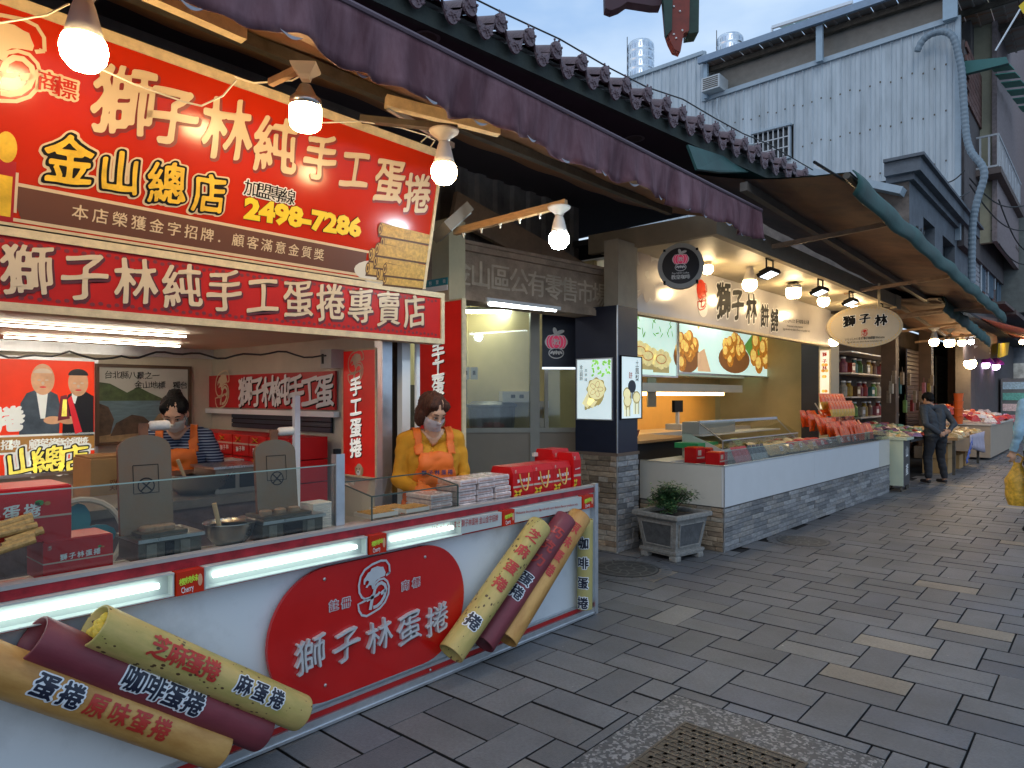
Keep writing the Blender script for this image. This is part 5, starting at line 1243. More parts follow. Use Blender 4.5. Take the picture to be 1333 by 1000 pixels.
# white container stack next to post
ws = thing('paper_tray_stack', 'stack of white paper trays left of the aluminium post', 'tray stack', (-3.12, yat(418, 690, -3.12), CT))
for k in range(12): mb = MB(); mb.bev(-.10, .02, -.06, .06, k * .011, k * .011 + .0095, .002); mb.build('paper_tray', M_porc, ws)
# display case
dc = thing('glass_display_case', 'low glass display case with trays of egg rolls in front of the woman in yellow', 'display case', (-2.95, 0, CT + .02))
yf0, yf1 = yat(484, 650, -2.95), yat(596, 640, -2.95)
hF, hB, dD = .135, .185, .29
def q4(a, b2, c_, d_, nm): mb = MB(); mb.add([a, b2, c_, d_], [(0, 1, 2, 3)]); return mb.build(nm, G, dc)
q4((0, yf0, .01), (0, yf1, .01), (0, yf1, hF), (0, yf0, hF), 'front_pane'); q4((0, yf0, hF), (0, yf1, hF), (-dD, yf1, hB), (-dD, yf0, hB), 'top_pane')
q4((0, yf0, .01), (0, yf0, hF), (-dD, yf0, hB), (-dD, yf0, .01), 'left_pane'); q4((0, yf1, .01), (0, yf1, hF), (-dD, yf1, hB), (-dD, yf1, .01), 'right_pane')
mb = MB()
for a, b2 in (((0, yf0, 0), (0, yf0, hF)), ((0, yf1, 0), (0, yf1, hF)), ((0, yf0, hF), (0, yf1, hF)), ((0, yf0, hF), (-dD, yf0, hB)), ((0, yf1, hF), (-dD, yf1, hB)), ((-dD, yf0, hB), (-dD, yf1, hB)), ((0, yf0, .006), (0, yf1, .006))): mb.bar(a, b2, .007)
mb.build('case_edge', mat('case_edge', (.06, .09, .08), .3, var=0), dc)
m_bis = mat('egg_roll_golden', (.52, .27, .07), .55, var=.3, vs=50)
for i, (f, x) in enumerate(((.06, -.06), (.30, -.12), (.44, -.05))):
    t_ = thing('egg_roll_tray', ('white tray of golden egg rolls at the left of the display case', 'white tray of golden egg rolls at the back of the display case', 'white tray of golden egg rolls in the middle of the display case')[i], 'tray', (-2.95 + x, yf0 + (yf1 - yf0) * f, CT + .024), 'trays of egg rolls in the case')
    mb = MB(); mb.box(-.15, 0, 0, .19, 0, .006).box(-.15, -.146, 0, .19, .006, .022).box(-.004, 0, 0, .19, .006, .022).box(-.146, -.004, 0, .004, .006, .022).box(-.146, -.004, .186, .19, .006, .022); mb.build('tray', M_porc, t_)
    for k in range(8): mb = MB(); mb.tube([(-.135, .018 + k * .0215, .018), (-.014, .018 + k * .0215, .018)], .0098, 8); mb.build('egg_roll', m_bis, t_)
m_pack = mat('film_pack', (.60, .50, .48), .25, var=.3, vs=22, coat=.5)
pk = None
def pack_stack(label, x, y, n, w=.145, d=.2, h=.032):
    t_ = thing('pack_stack', label, 'stack of packs', (x, y, CT), 'stacks of film wrapped egg roll packs')
    q = random.Random(int(y * 100))
    for k in range(n):
        mb = MB(); mb.bev(-d, 0, 0, w, k * h, k * h + h * .9, .006); mb.box(-.002, .001, .01, w - .01, k * h + h * .25, k * h + h * .45, 1)
        o = mb.build('film_pack', [m_pack, mat('pack_label', (.45, .25, .2), .4, var=.1)], t_, Matrix.Translation((q.uniform(-.01, .01), q.uniform(-.006, .006), 0)))
ys = yf1 + .03
pack_stack('stack of film wrapped packs inside the right end of the case', -2.99, yf1 - .18, 4, .17, .22, .028)
for i in range(3): pack_stack(('first stack of film wrapped packs right of the display case', 'middle stack of film wrapped packs right of the display case', 'last stack of film wrapped packs beside the red gift bags')[i], -2.97, ys + i * .16, 5, h=.036)
y = ys + .50
rope = mat('gold_rope', (.62, .38, .10), .6, var=.1)
def giftbag(label, M, w, d, h, hand=True, cards=True):
    t_ = thing('red_gift_bag', label, 'gift bag', M, 'red gift bags on the counter')
    mb = MB(); e = .02; mb.add([(-d, 0, 0), (0, 0, 0), (0, w, 0), (-d, w, 0), (-d + e, 0, h), (-e, 0, h), (-e, w, h), (-d + e, w, h), (0, 0, h * .8), (0, w, h * .8), (-d, 0, h * .8), (-d, w, h * .8)],
        [(0, 3, 2, 1), (1, 2, 9, 8), (8, 9, 6, 5), (5, 6, 7, 4), (4, 7, 11, 10), (10, 11, 3, 0), (0, 1, 8, 5, 4, 10), (2, 3, 11, 7, 6, 9)]); mb.build('bag', rb_m, t_)
    mb = MB(); mb.box(0, .0012, .002, w - .002, h * .36, h * .42); mb.build('cream_band', band, t_)
    x = text('bag_lettering', t_, '獅子林蛋捲', (w * .26, h * .56), (w * .80, h * .58), w * .12, M_white, 0, bold=.03); x.matrix_basis = FX(.002)
    x = emblem(t_, (w * .12, h * .86), h * .15, band, 0); x.matrix_basis = FX(.002)
    if hand:
        mb = MB(); P = [(.004 + .014 * math.sin(math.pi * k / 12), w * (.30 + .45 * k / 12), h * .78 - h * .52 * math.sin(math.pi * k / 12) ** .6) for k in range(13)]; mb.tube(P, .005, 6); mb.build('rope_handle', rope, t_)
    mb = MB(); mb.bar((.003, w * .05, h * .10), (.003, w * .40, h * .28), .001, .018); mb.bar((.003, w * .06, h * .28), (.003, w * .34, h * .14), .001, .014); mb.build('roll_print', M_gold, t_)
    return t_
for i in range(3): giftbag(('red gift bag with rope handle next to the film packs', 'middle red gift bag with rope handle', 'third red gift bag with rope handle, nearest the counter end')[i], (-2.975, y + i * .215, CT), .212, .20, .215)
giftbag('taller red gift bag at the counter end corner', (-3.10, y + .60, CT), .20, .18, .29, False)
giftbag('low red gift box end-on at the counter corner', (-2.96, y + .655, CT), .09, .16, .27, False)
sp = thing('spray_bottle', 'spray bottle with a white and red trigger head behind the gift bags', 'spray bottle', (-3.26, yat(702, 600, -3.26), CT))
mb = MB(); mb.lathe([(.035, 0), (.038, .02), (.036, .15), (.015, .20), (.014, .22)], 14); mb.build('bottle', mat('bottle_plastic', (.6, .55, .5), .3), sp, smooth=True)
mb = MB(); mb.box(-.012, .012, -.07, .035, .235, .262).box(-.008, .008, .02, .04, .19, .24); mb.build('trigger_head', M_porc, sp); mb = MB(); mb.box(-.010, .010, .036, .052, .22, .27).lathe([(.018, .215), (.018, .236)], 12); mb.build('red_collar', M_red, sp)
# ================================================================ second shop: canopy, signs, counter
XS, YA, YB_, ZK = -3.92, 6.42, 13.6, 3.165
M_beam = mat('canopy_beam', (.30, .24, .17), .7, var=.15, vs=4, bump=.15)
cn = thing('shop_canopy', 'boxed canopy with cream board ceiling over the second shop counter', 'canopy', (0, 0, 0))
mb = MB(); mb.box(-2.98, -2.90, YA, YB_, ZK, 3.375); mb.build('front_beam', M_beam, cn)
mb = MB(); mb.box(-4.4, -2.90, YA - .08, YA - .001, ZK, 3.375); mb.build('side_beam', M_beam, cn)
mb = MB(); mb.box(-2.985, -2.885, YB_, YB_ + .35, ZK - .03, 3.375); mb.build('beam_end', M_beam, cn)
m_ceil = mat('canopy_board', (.62, .54, .38), .5, var=.08)
for k in range(9):
    y = YA + k * .8; mb = MB(); mb.box(-4.3, -2.982, y + .002, min(y + .797, YB_), ZK + .003, ZK + .012); mb.build('ceiling_board', m_ceil, cn)
mb = MB(); mb.box(-7, -2.98, YA, YB_, 3.30, 3.36); mb.build('canopy_top', M_dark, cn)
gi = thing('white_shop_sign', 'long white glossy shop sign with black brush characters and a red emblem under the canopy', 'shop sign', FX(XS))
Mg = gi.matrix_basis; zA, zB = 2.515, ZK - .005
mb = MB(); mb.box(YA + .01, 13.4, zA, zB, -.08, 0); mb.build('sign_face', mat('white_gloss', (.60, .57, .56), .18, var=.03, coat=.3), gi)
mb = MB(); mb.box(YA - .02, 13.4, zA - .03, zA, -.09, .015).box(YA - .02, YA + .012, zA, zB, -.09, .012); mb.build('sign_frame', M_frame, gi)
def g(u, v): return onf(Mg, u, v)
for i, (ch, (u, v), h) in enumerate(zip('獅子林餅舖', ((942, 391), (960, 396), (978, 402), (995, 411), (1008, 417)), (.50, .46, .44, .36, .36))):
    c_ = g(u, v); outlined(gi, ch, c_, c_, h, M_black, M_white, z=.003, bold=.035, ob=.07, name='sign_character', brush=1, wide=.92)
emblem(gi, g(914, 388), .50, M_red, .005); c_ = g(914, 388)
art('emblem_ground', gi, [(ellipse(c_[0] - .03, c_[1] + .1, .13, .13), 0, .0035), (ellipse(c_[0] + .02, c_[1] - .12, .13, .12), 1, .0035)], [M_red, M_white])

latin('small_print', gi, 'いらっしゃいませ 獅子林餅舖 金山名產', g(1019, 417), g(1053, 420), .055, M_black, .003, bold=.01); latin('small_print', gi, 'Welcome to the presence', g(1024, 424), g(1045, 426), .035, M_black, .003); latin('small_print', gi, 'Egg roll with very distinct flavour and produce only', g(1019, 428), g(1054, 431), .035, M_black, .003)
pt_ = mat('petal_print', (.32, .27, .28), .4, var=.06); S = []
cx_, cy__ = g(842, 358)
for k in range(4):
    a = .25 + k * math.pi / 2
    for s_ in (-1, 1): S.append((ellipse(cx_ + .17 * math.cos(a) - s_ * .05 * math.sin(a), cy__ + .17 * math.sin(a) + s_ * .05 * math.cos(a), .135, .085, 16, rot=a + s_ * .35), 0, .003 + k * .0002 + s_ * .00005))
art('petal_print', gi, S, [pt_])
mb = MB(); P = [(cx_ - .02, cy__ - .02), (cx_ - .12, cy__ - .2), (cx_ - .28, cy__ - .30), (cx_ - .42, cy__ - .32)]; ribbon(mb, P, .05, .0025); mb.build('stem_print', pt_, gi)
# round sign
rs = thing('round_coffee_sign', 'round black sign with white rim, pink crown emblem and coffee lettering at the canopy corner', 'sign', None)
c_ = PX(886, 346, -3.35); n_ = Vector((.42, -.90, 0)).normalized(); rg = Vector((0, 0, 1)).cross(n_)
rs.matrix_basis = frame(c_, rg)
rr_ = .232
mb = MB(); mb.prism(ellipse(0, 0, rr_, rr_, 48), -.10, 0); mb.build('drum', mat('drum_grey', (.40, .40, .38), .5, var=.06), rs)
mb = MB(); mb.prism(ellipse(0, 0, rr_ * .80, rr_ * .80, 40), .0, .004); mb.build('black_disc', mat('disc_black', (.015, .015, .02), .3, var=0), rs)
pumpkin(rs, (0, .045), .17, .006)
latin('sign_letters', rs, 'Pop NEW Coffee', (-.085, -.075), (.085, -.075), .018, M_white, .006); text('sign_characters', rs, '教皇咖啡', (-.07, -.115), (.07, -.115), .05, M_white, .006, bold=.02)
for x, y in ((-rr_ * .7, rr_ * .7), (rr_ * .7, rr_ * .7), (-rr_ * .7, -rr_ * .7), (rr_ * .7, -rr_ * .7)): mb = MB(); mb.box(x - .012, x + .012, y - .012, y + .012, -.11, .006); mb.build('clip', M_black, rs)
mb = MB(); mb.bar((0, rr_ * .98, -.05), (0, rr_ + .22, -.05), .025); mb.build('hanger', M_alu, rs)
# oval sign
os_ = thing('oval_shop_sign', 'cream oval hanging sign with black characters and a small red emblem', 'sign', None)
c_ = PX(1125.5, 425, -2.95); os_.matrix_basis = frame(c_, (math.cos(R(25)), math.sin(R(25)), 0)); So = 41.5 / 900 * (c_ - CAMV).dot(Fv) / .93; Ho = 27 / 900 * (c_ - CAMV).dot(Fv)
mb = MB(); mb.prism(ellipse(0, 0, So, Ho, 48), -.16, 0); mb.build('oval_body', mat('oval_cream', (.60, .50, .34), .35, var=.05, coat=.2, emit=.0), os_)
mb = MB(); ribbon(mb, ellipse(0, 0, So * .985, Ho * .98, 48) + [(So * .985, 0)], .02, .003); mb.build('rim_line', M_frame, os_)
for ch, x, y, h in (('獅', -.22, .085, .17), ('子', .0, .12, .15), ('林', .23, .09, .17)):
    outlined(os_, ch, (x * So / .55 * 1.05, y * Ho / .31), (x * So / .55, y * Ho / .31), h * So / .5, M_black, M_white, z=.003, bold=.04, ob=.08, name='sign_character', brush=1)
emblem(os_, (0, -.10 * Ho / .31), .17, M_red, .004)
latin('small_print', os_, 'いらっしゃいませ 獅子林餅舖 Welcome', (-.28, -.2), (.28, -.17), .035, M_black, .004); latin('small_print', os_, 'Egg roll with very distinct flavour and produce only', (-.25, -.245), (.25, -.225), .025, M_black, .004)
mb = MB(); mb.bar((-.2, Ho * .9, -.08), (-.2, Ho + .35, -.08), .03).bar((.22, Ho * .9, -.08), (.22, Ho + .35, -.08), .03); mb.build('hanger', M_frame, os_)
q = random.Random(3); mb = MB(); [mb.lathe([(.008, .001), (.005, .008)], 6, (So * .93 * math.cos(k * .105), Ho * .90 * math.sin(k * .105), 0)) for k in range(60)]; mb.build('rim_stud', M_gold, os_, kind='stuff')
# canopy bulbs and flood lamps
cb = [(607, 408, -3.42, 24, 'round', 'warm', 'first lit bulb under the shop canopy, left of the flood lamps'), (800, 0, 0, 0, '', '', '')]
for i, (u, v, x, wpx, sh, kd, lb_) in enumerate(((976, 370, -3.35, 19, 'round', 'warm', 'lit round bulb under the canopy, in front of the third sign character'), (1033, 380, -3.35, 18, 'drum', 'warm', 'lit drum-shaped bulb under the shop canopy'), (1072, 392, -3.35, 15, 'round', 'warm', 'lit round bulb under the canopy between the middle flood lamps'), (1114, 403, -3.30, 15, 'round', 'warm', 'lit round bulb in front of the oval sign'),
        (921, 350, -3.6, 15, 'round', 'dimwarm', 'lit bulb half hidden behind the round coffee sign'), (1085, 445, -3.5, 12, 'round', 'dimwarm', 'lit bulb low between the light column and the oval sign'))):
    p = PX(u, v, x); d = wpx / 900 * (p - CAMV).dot(Fv); bulb_lamp(p.x, p.y, p.z, d, lb_, 'soft', sh, 'bulbs under the shop canopy')
for i, (u, v) in enumerate(((1002, 344), (1068, 367), (1108, 377), (1147, 387))):
    p = PX(u, v, -2.99); t_ = thing('flood_lamp', 'black flood lamp with a lit face on the canopy beam, ' + ('nearest to the camera', 'second from the camera', 'third from the camera', 'farthest, above the oval sign')[i], 'lamp', (p.x, p.y, 3.0), 'black flood lamps under the canopy beam')
    Mx = Matrix.Rotation(R(-22), 4, 'Y')
    mb = MB(); mb.X = Mx; mb.box(-.10, .08, -.14, .14, -.012, .03); mb.box(-.07, .05, -.11, .11, .03, .055); mb.build('housing', M_black, t_)
    mb = MB(); mb.X = Mx; mb.box(-.08, .06, -.12, .12, -.015, -.0122); mb.build('lit_lens', lamp('flood_lens', (.85, .93, 1), 1.8), t_)
    mb = MB(); mb.bar((0, -.10, .02), (0, -.10, .17), .015).bar((0, .10, .02), (0, .10, .17), .015).bar((0, -.11, .165), (0, .11, .165), .02); mb.build('yoke', M_black, t_)
# interior
si = thing('shop_interior', 'yellow walled interior of the second shop', 'shop', (0, 0, 0))
mb = MB(); mb.box(-6.35, -6.3, 5.9, 15.2, 0, 3.28); mb.build('back_wall', M_yel, si)
mb = MB(); mb.box(-6.3, -4.34, 6.36, 6.42, 0, 3.1); mb.build('left_wall', M_yel, si)
mb = MB(); mb.box(-6.3, -4.05, 13.95, 14.02, 0, 3.1); mb.build('right_wall', M_yel, si)
mb = MB(); mb.box(-6.3, -4.01, 6.42, 13.95, 3.1, 3.13); mb.build('ceiling_board', M_white, si)
mb = MB(); mb.box(-6.3, -5.75, 7.2, 13.9, 1.95, 2.0); mb.box(-6.0, -5.5, 7.6, 13.2, 1.66, 1.80, 0); mb.build('shelf_board', M_porc, si)
mb = MB(); mb.box(-5.72, -5.70, 7.6, 12.8, 1.60, 1.655); mb.build('warm_strip', lamp('warm_strip', (1, .62, .22), 8), si)
mb = MB(); mb.box(-6.29, -6.25, 7.4, 13.6, .9, 1.66); mb.build('lit_backsplash', mat('amber_splash', (.75, .45, .12), .5, var=.05), si)
mb = MB(); mb.box(-6.25, -5.5, 7.4, 13.6, .9, 1.0); mb.build('work_bench', M_porc, si)
mb = MB(); mb.tube([(-5.1, 7.5, 3.06), (-5.1, 8.9, 3.06)], .02).tube([(-5.1, 10.5, 3.06), (-5.1, 11.9, 3.06)], .02); mb.build('ceiling_tube', lamp('shop_tube', (1, .90, .72), 20), si)
def menu(label, MM, q0, q1, kind):
    t_ = thing('menu_light_box', label, 'menu board', MM, 'backlit menu boards in the second shop')
    a, c_ = onf(MM, *q0), onf(MM, *q1); x0, y0, x1, y1 = a[0], a[1], c_[0], c_[1]
    mb = MB(); mb.box(x0, x1, y0, y1, -.06, 0); mb.build('lit_face', mat('menu_glow', (.52, .72, .66), .4, var=.05, emit=.62), t_); rim('menu_frame', t_, x0, y0, x1, y1, .03, M_alu, -.06, .02)
    w, h = x1 - x0, y1 - y0; S = []; q = random.Random(8)
    pastry = mat('pastry_print', (.42, .16, .02), .5, var=.5, vs=14, emit=.5); pe_ = mat('pastry_light_print', (.75, .48, .12), .5, var=.4, vs=18, emit=.6); bd_ = mat('basket_print', (.25, .10, .03), .5, emit=.3); gn = mat('leaf_print_2', (.12, .32, .06), .5, var=.3, emit=.4); cookie = mat('cookie_print', (.62, .55, .26), .5, var=.2, vs=12, emit=.5); skin = mat('hand_print', (.7, .45, .25), .5, emit=.4)
    if kind == 1:
        for cxx, yy in ((.30, .30), (.62, .26), (.12, .36)):
            S.append((rect(x0 + w * (cxx - .2), y0 + h * (yy - .22), x0 + w * (cxx + .2), y0 + h * yy), 5, .002)); 
            for k in range(8): S.append((ellipse(x0 + w * (cxx + .17 * math.cos(k * .785)), y0 + h * (yy + .10 * math.sin(k * .785)), w * .09, h * .07, 8), 4, .003))
            S.append((ellipse(x0 + w * cxx, y0 + h * yy, w * .2, h * .13), 4, .0035)); S.append((ellipse(x0 + w * cxx, y0 + h * yy, w * .13, h * .08), 0, .004)); S.append((ellipse(x0 + w * cxx, y0 + h * yy, w * .11, h * .065), 4, .0045))
        for k in range(22): S.append((ellipse(x0 + w * q.uniform(0, .9), y0 + h * q.uniform(.62, .98), w * .05, h * .012, 6, rot=q.uniform(0, 3)), 3, .002))
    else:
        for cxx, yy, r_, n_ in ((.52, .28, .15, 16), (.83, .34, .16, 12), (.07, .25, .10, 12)):
            if cxx < .8: S.append((ellipse(x0 + w * cxx, y0 + h * (yy - .06), w * r_ * 1.1, h * .2), 2, .002))
            else: S.append(([(x0 + w * .62, y0 + h * .42), (x0 + w * .72, y0 + h * .62), (x0 + w * .95, y0 + h * .6), (x0 + w * .9, y0 + h * .3), (x0 + w * .7, y0 + h * .25)], 3, .002))
            for k in range(n_): a_ = q.uniform(0, 6.28); e_ = q.uniform(0, 1) ** .6; pr_ = .05 if cxx > .8 else .035; S.append((ellipse(x0 + w * (cxx + r_ * .8 * e_ * math.cos(a_)), y0 + h * (yy + .2 * e_ * math.sin(a_) + .02), w * pr_, w * pr_ * .9, 10), 0, .003 + k * .0002)); S.append((ellipse(x0 + w * (cxx + r_ * .8 * e_ * math.cos(a_)) - w * .008, y0 + h * (yy + .2 * e_ * math.sin(a_) + .02) + w * .008, w * pr_ * .66, w * pr_ * .58, 8), 1, .0031 + k * .0002))
        S.append(([(x0 + w * .16, y0 + h * .02), (x0 + w * .28, y0 + h * .02), (x0 + w * .22, y0 + h * .32), (x0 + w * .16, y0 + h * .25)], 6, .006)); S.append(([(x0 + w * .11, y0 + h * .78), (x0 + w * .22, y0 + h * .78), (x0 + w * .17, y0 + h * .55)], 1, .003)); S.append((ellipse(x0 + w * .165, y0 + h * .78, w * .055, h * .07), 1, .0032))
    art('food_picture', t_, S, [pastry, pe_, bd_, gn, cookie, mat('cookie_side', (.40, .33, .14), .5, emit=.4), skin])
    if kind == 2:
        art('red_seal', t_, [(ellipse(x0 + w * .325, y0 + h * .96, w * .045, h * .11), 0, .003), (ellipse(x0 + w * .32, y0 + h * .74, w * .045, h * .11), 0, .003)], [M_red]); text('seal_character', t_, '正', (x0 + w * .325, y0 + h * .93), (x0 + w * .325, y0 + h * .93), w * .07, M_white, .005, bold=.03); text('seal_character', t_, '宗', (x0 + w * .32, y0 + h * .74), (x0 + w * .32, y0 + h * .74), w * .07, M_white, .005, bold=.03)
        text('menu_lettering', t_, '獅子林原創店', (x0 + w * .49, y0 + h * .70), (x0 + w * .80, y0 + h * .70), w * .045, M_black, .004, bold=.01); text('menu_headline', t_, '三番麻', (x0 + w * .44, y0 + h * .95), (x0 + w * .76, y0 + h * .95), w * .14, M_black, .004, bold=.03, brush=1)
menu('backlit board with pale flower biscuits left in the second shop', FX(-5.3), (826, 487), (880, 412), 1)
menu('wide backlit board with fried pastry balls and a red seal in the second shop', FX(-5.3), (883, 484), (1009, 408), 2)
lw_ = thing('wall_picture', 'small framed notice on the yellow wall beside the pillar', 'picture', FX(-5.6)); a = onf(FX(-5.6), 842, 530); c_ = onf(FX(-5.6), 853, 492); mb = MB(); mb.box(a[0], c_[0], a[1], c_[1], 0, .02); mb.build('board', mat('notice', (.3, .28, .2), .6), lw_)
# right column with the slim backlit picture
rc = thing('dark_column', 'dark column with a slim backlit snack picture at the right end of the second shop', 'column', (0, 0, 0))
mb = MB(); pa = PY(1043, 500, 13.42); pb_ = PY(1066, 500, 13.42); pc = PY(1082, 500, 13.42)
mb.box(pa.x, pb_.x, 13.42, 13.9, 0, 3.1); mb.build('dark_face', M_navy, rc)
mb = MB(); mb.box(pb_.x, pc.x, 13.42, 13.9, 0, 3.1); mb.build('pale_face', mat('column_cream', (.45, .40, .3), .6, var=.05), rc)
MM = FY(13.41); a, c_ = onf(MM, 1068, 532), onf(MM, 1080, 456); mb = MB(); mb.box(a[0], c_[0], a[1], c_[1], 0, .02); o = mb.build('lit_face', mat('slim_glow', (.70, .62, .48), .4, var=.1, emit=.7), rc, FY(13.41)); rim('lit_frame', o, a[0], a[1], c_[0], c_[1], .02, M_frame, 0, .03)
w, h = c_[0] - a[0], c_[1] - a[1]; q = random.Random(4); S = [(ellipse(a[0] + w * q.uniform(.25, .75), a[1] + h * (.1 + .1 * (k // 4) + (.25 if k > 9 else 0)), w * .2, w * .18, 8), k % 2, .022 + k * .0002) for k in range(20)]; art('snack_picture', o, S, [mat('snack_orange', (.7, .28, .03), .5, var=.3, emit=.5), mat('snack_yellow', (.75, .5, .1), .5, var=.3, emit=.5)])
text('lit_lettering', o, '獅子林', (a[0] + w * .5, a[1] + h * .93), (a[0] + w * .5, a[1] + h * .70), w * .5, M_red, .03, bold=.03)

# white counter with stone base
C0, C1 = Vector((-2.987, 6.714, 0)), Vector((-2.80, 12.72, 0)); MC = frame(C0, C1 - C0); LC = (C1 - C0).length; DC = 1.0
sc_ = thing('white_shop_counter', 'long white counter with a grey stacked stone base in front of the second shop', 'counter', MC)
mb = MB(); mb.box(.02, LC - .02, 0, .45, -DC, -.02); mb.build('base_core', M_conc, sc_)
mb = MB(); mb.box(.0, LC, .45, .46, -DC, .006); mb.build('base_edge', mat('edge_dark', (.06, .055, .05), .5), sc_)
stones(sc_, Matrix.Translation((.01, 0, -.012)), LC - .02, .45, 9, grey_m, .16, .42, 9)
stones(sc_, Matrix(((0, 0, -1, .016), (0, 1, 0, 0), (1, 0, 0, -DC), (0, 0, 0, 1))), DC - .02, .45, 9, stone_m, .1, .24, 10)
m_wc = mat('white_counter', (.66, .68, .70), .35, var=.03); m_wc2 = mat('cream_counter', (.58, .56, .50), .4, var=.04)
cuts = [0, onf(MC, 1060, 600)[0], LC * .90, LC]
for i in range(3): mb = MB(); mb.box(cuts[i] + .002, cuts[i + 1] - .002, .46, .872, -.03, 0); mb.build('front_panel', m_wc if i < 2 else m_wc2, sc_)
mb = MB(); mb.box(0, .03, .46, .872, -DC, -.032); mb.build('end_panel', m_wc2, sc_)
mb = MB(); mb.box(0, LC, .872, .884, -.035, .004).box(0, .035, .872, .884, -DC, -.036).box(-.004, .004, 0, .872, -.004, .004); mb.build('steel_edge', M_alu, sc_)
mb = MB(); mb.box(.035, LC, .80, .84, -DC, -.035); mb.build('sunken_top', mat('counter_well', (.06, .055, .05), .5), sc_)
mb = MB(); mb.box(.035, LC, .84, .872, -DC, -.72); mb.build('rear_ledge', m_wc2, sc_)
mb = MB(); mb.box(.03, LC, .885, 1.03, -.012, -.008); mb.build('glass_guard', G, sc_)
mb = MB(); mb.box(.03, LC, 1.03, 1.036, -.013, -.007); mb.build('guard_edge', MATS['glass_edge'], sc_)
for k in range(9):
    t_ = None; mb = MB(); mb.box(0, .09, 0, .06, 0, .003); o = tag(mb.build('price_card', MATS['white_print'], None, MC @ Matrix.Translation((1.7 + k * .37, .93, -.10 - .02 * (k % 3))) @ Matrix.Rotation(R(-20), 4, 'X')), 'small white price card standing before the heap of bags, %s from the near end' % ('first', 'second', 'third', 'fourth', 'fifth', 'sixth', 'seventh', 'eighth', 'ninth')[k], 'price card', 'white price cards on the second counter')
    mb = MB(); mb.box(.012, .078, .018, .026, .003, .0036).box(.02, .06, .036, .046, .003, .0036); mb.build('card_writing', M_deep, o)
def on_top(nm, label, cat, u, v, dpt, z, grp=None):
    """stands on the counter at depth dpt behind its front plane"""
    Mx = MC @ Matrix.Translation((0, 0, -dpt)); x, y = onf(Mx, u, v); return thing(nm, label, cat, MC @ Matrix.Translation((x, z, -dpt)), grp)
def film(name, c): return mat(name, c, .42, var=.35, vs=30, bump=.5, bs=40, coat=.12)
f_or, f_rd, f_ye, f_cl = film('orange_film', (.72, .10, .008)), film('red_film', (.50, .03, .03)), film('yellow_film', (.70, .40, .04)), film('clear_film', (.55, .42, .22))
def pouch(mb, c, w, h, d, rz, tilt, mi=0, ml=1):
    X = Matrix.Translation(c) @ Matrix.Rotation(rz, 4, 'Y') @ Matrix.Rotation(tilt, 4, 'X'); mb.X = X
    n = 4; P = []
    for j in range(n + 1):
        f = j / n; t_ = d * math.sin(math.pi * min(1, max(.02, f * .95))) ** .6
        for x, z in ((-w / 2, 0), (-w * .3, t_ * .8), (w * .3, t_), (w / 2, 0), (w * .3, -t_ * .6), (-w * .3, -t_ * .6)): P.append((x * (1 - .06 * math.sin(f * 9)), f * h, z))
    fs = [(j * 6 + k, j * 6 + (k + 1) % 6, (j + 1) * 6 + (k + 1) % 6, (j + 1) * 6 + k) for j in range(n) for k in range(6)]
    k0 = len(mb.f); mb.add(P, fs, mi)
    for k in range(k0, min(len(mb.f), k0 + 12)): mb.m[k] = ml
    mb.add([(-w / 2, h, .001), (w / 2, h, .001), (w / 2, h * 1.08, -.001), (-w / 2, h * 1.08, -.001)], [(0, 1, 2, 3)], mi); mb.X = None
q = random.Random(12)
ORD = ['first', 'second', 'third', 'fourth', 'fifth', 'sixth', 'seventh', 'eighth', 'ninth', 'tenth', 'eleventh', 'last']
def pouch_thing(label, cat, x, z, dp, w, h, d, rz, tilt, m1, m2, grp, nm='snack_pouch'):
    t_ = thing(nm, label, cat, MC @ Matrix.Translation((x, z, -dp)), grp); mb = MB(); pouch(mb, (0, 0, 0), w, h, d, rz, tilt); mb.build('pouch', [m1, m2], t_); return t_
# boxes at the near end
bx = [(925, 590, .30, 'red gift box stacked left on the near end of the white counter'), (945, 592, .14, 'red gift box at the front corner of the white counter'), (962, 590, .30, 'red box beneath the yellow card on the white counter')]
for i, (x, dp, w, h, d, lab) in enumerate(((.45, .55, .16, .17, .16, 'small red gift box rear left on the near end of the white counter'), (.34, .22, .20, .14, .16, 'small red gift box at the near front corner of the white counter'), (.68, .50, .22, .15, .18, 'small red gift box in the rear behind the pink packets'))):
    t_ = thing('small_red_box', lab, 'gift box', MC @ Matrix.Translation((x, .841, -dp)) @ Matrix.Rotation(R(-8 + 9 * i), 4, 'Y'), 'small red boxes on the white counter'); mb = MB(); mb.box(0, w, 0, h, -d, 0); mb.build('box', rb_m, t_); mb = MB(); mb.box(.01, w - .01, h * .3, h * .4, 0, .002).box(.03, .09, h * .5, h * .85, 0, .002); mb.build('print_band', band, t_)
    mb = MB(); [mb.box(.02 + .05 * k, .05 + .05 * k, h, h + .01, -d * .9, -.01) for k in range(3)]; mb.build('orange_ribbon', f_or, t_)
pc_ = on_top('price_card', 'pale yellow price card standing on the red boxes', 'price card', 965, 583, .42, 1.0); mb = MB(); mb.box(-.09, .09, 0, .13, 0, .004); mb.build('card', mat('lime_card', (.62, .66, .25), .6, var=.03), pc_, Matrix.Rotation(R(-50), 4, 'X')); mb = MB(); [mb.box(-.07, .07, .03 + .03 * k, .037 + .03 * k, .0042, .005) for k in range(3)]; mb.build('card_writing', M_black, pc_, Matrix.Rotation(R(-50), 4, 'X'))
for k in range(4):
    pouch_thing('pink packet with a round picture, %s of the row behind the front corner box' % ('first', 'second', 'third', 'last')[k], 'packet', .62 + .10 * k, .842, .13, .10, .19, .02, 0, R(-24), f_rd, mat('packet_pink', (.62, .20, .22), .4, var=.2), 'pink packets in a row')
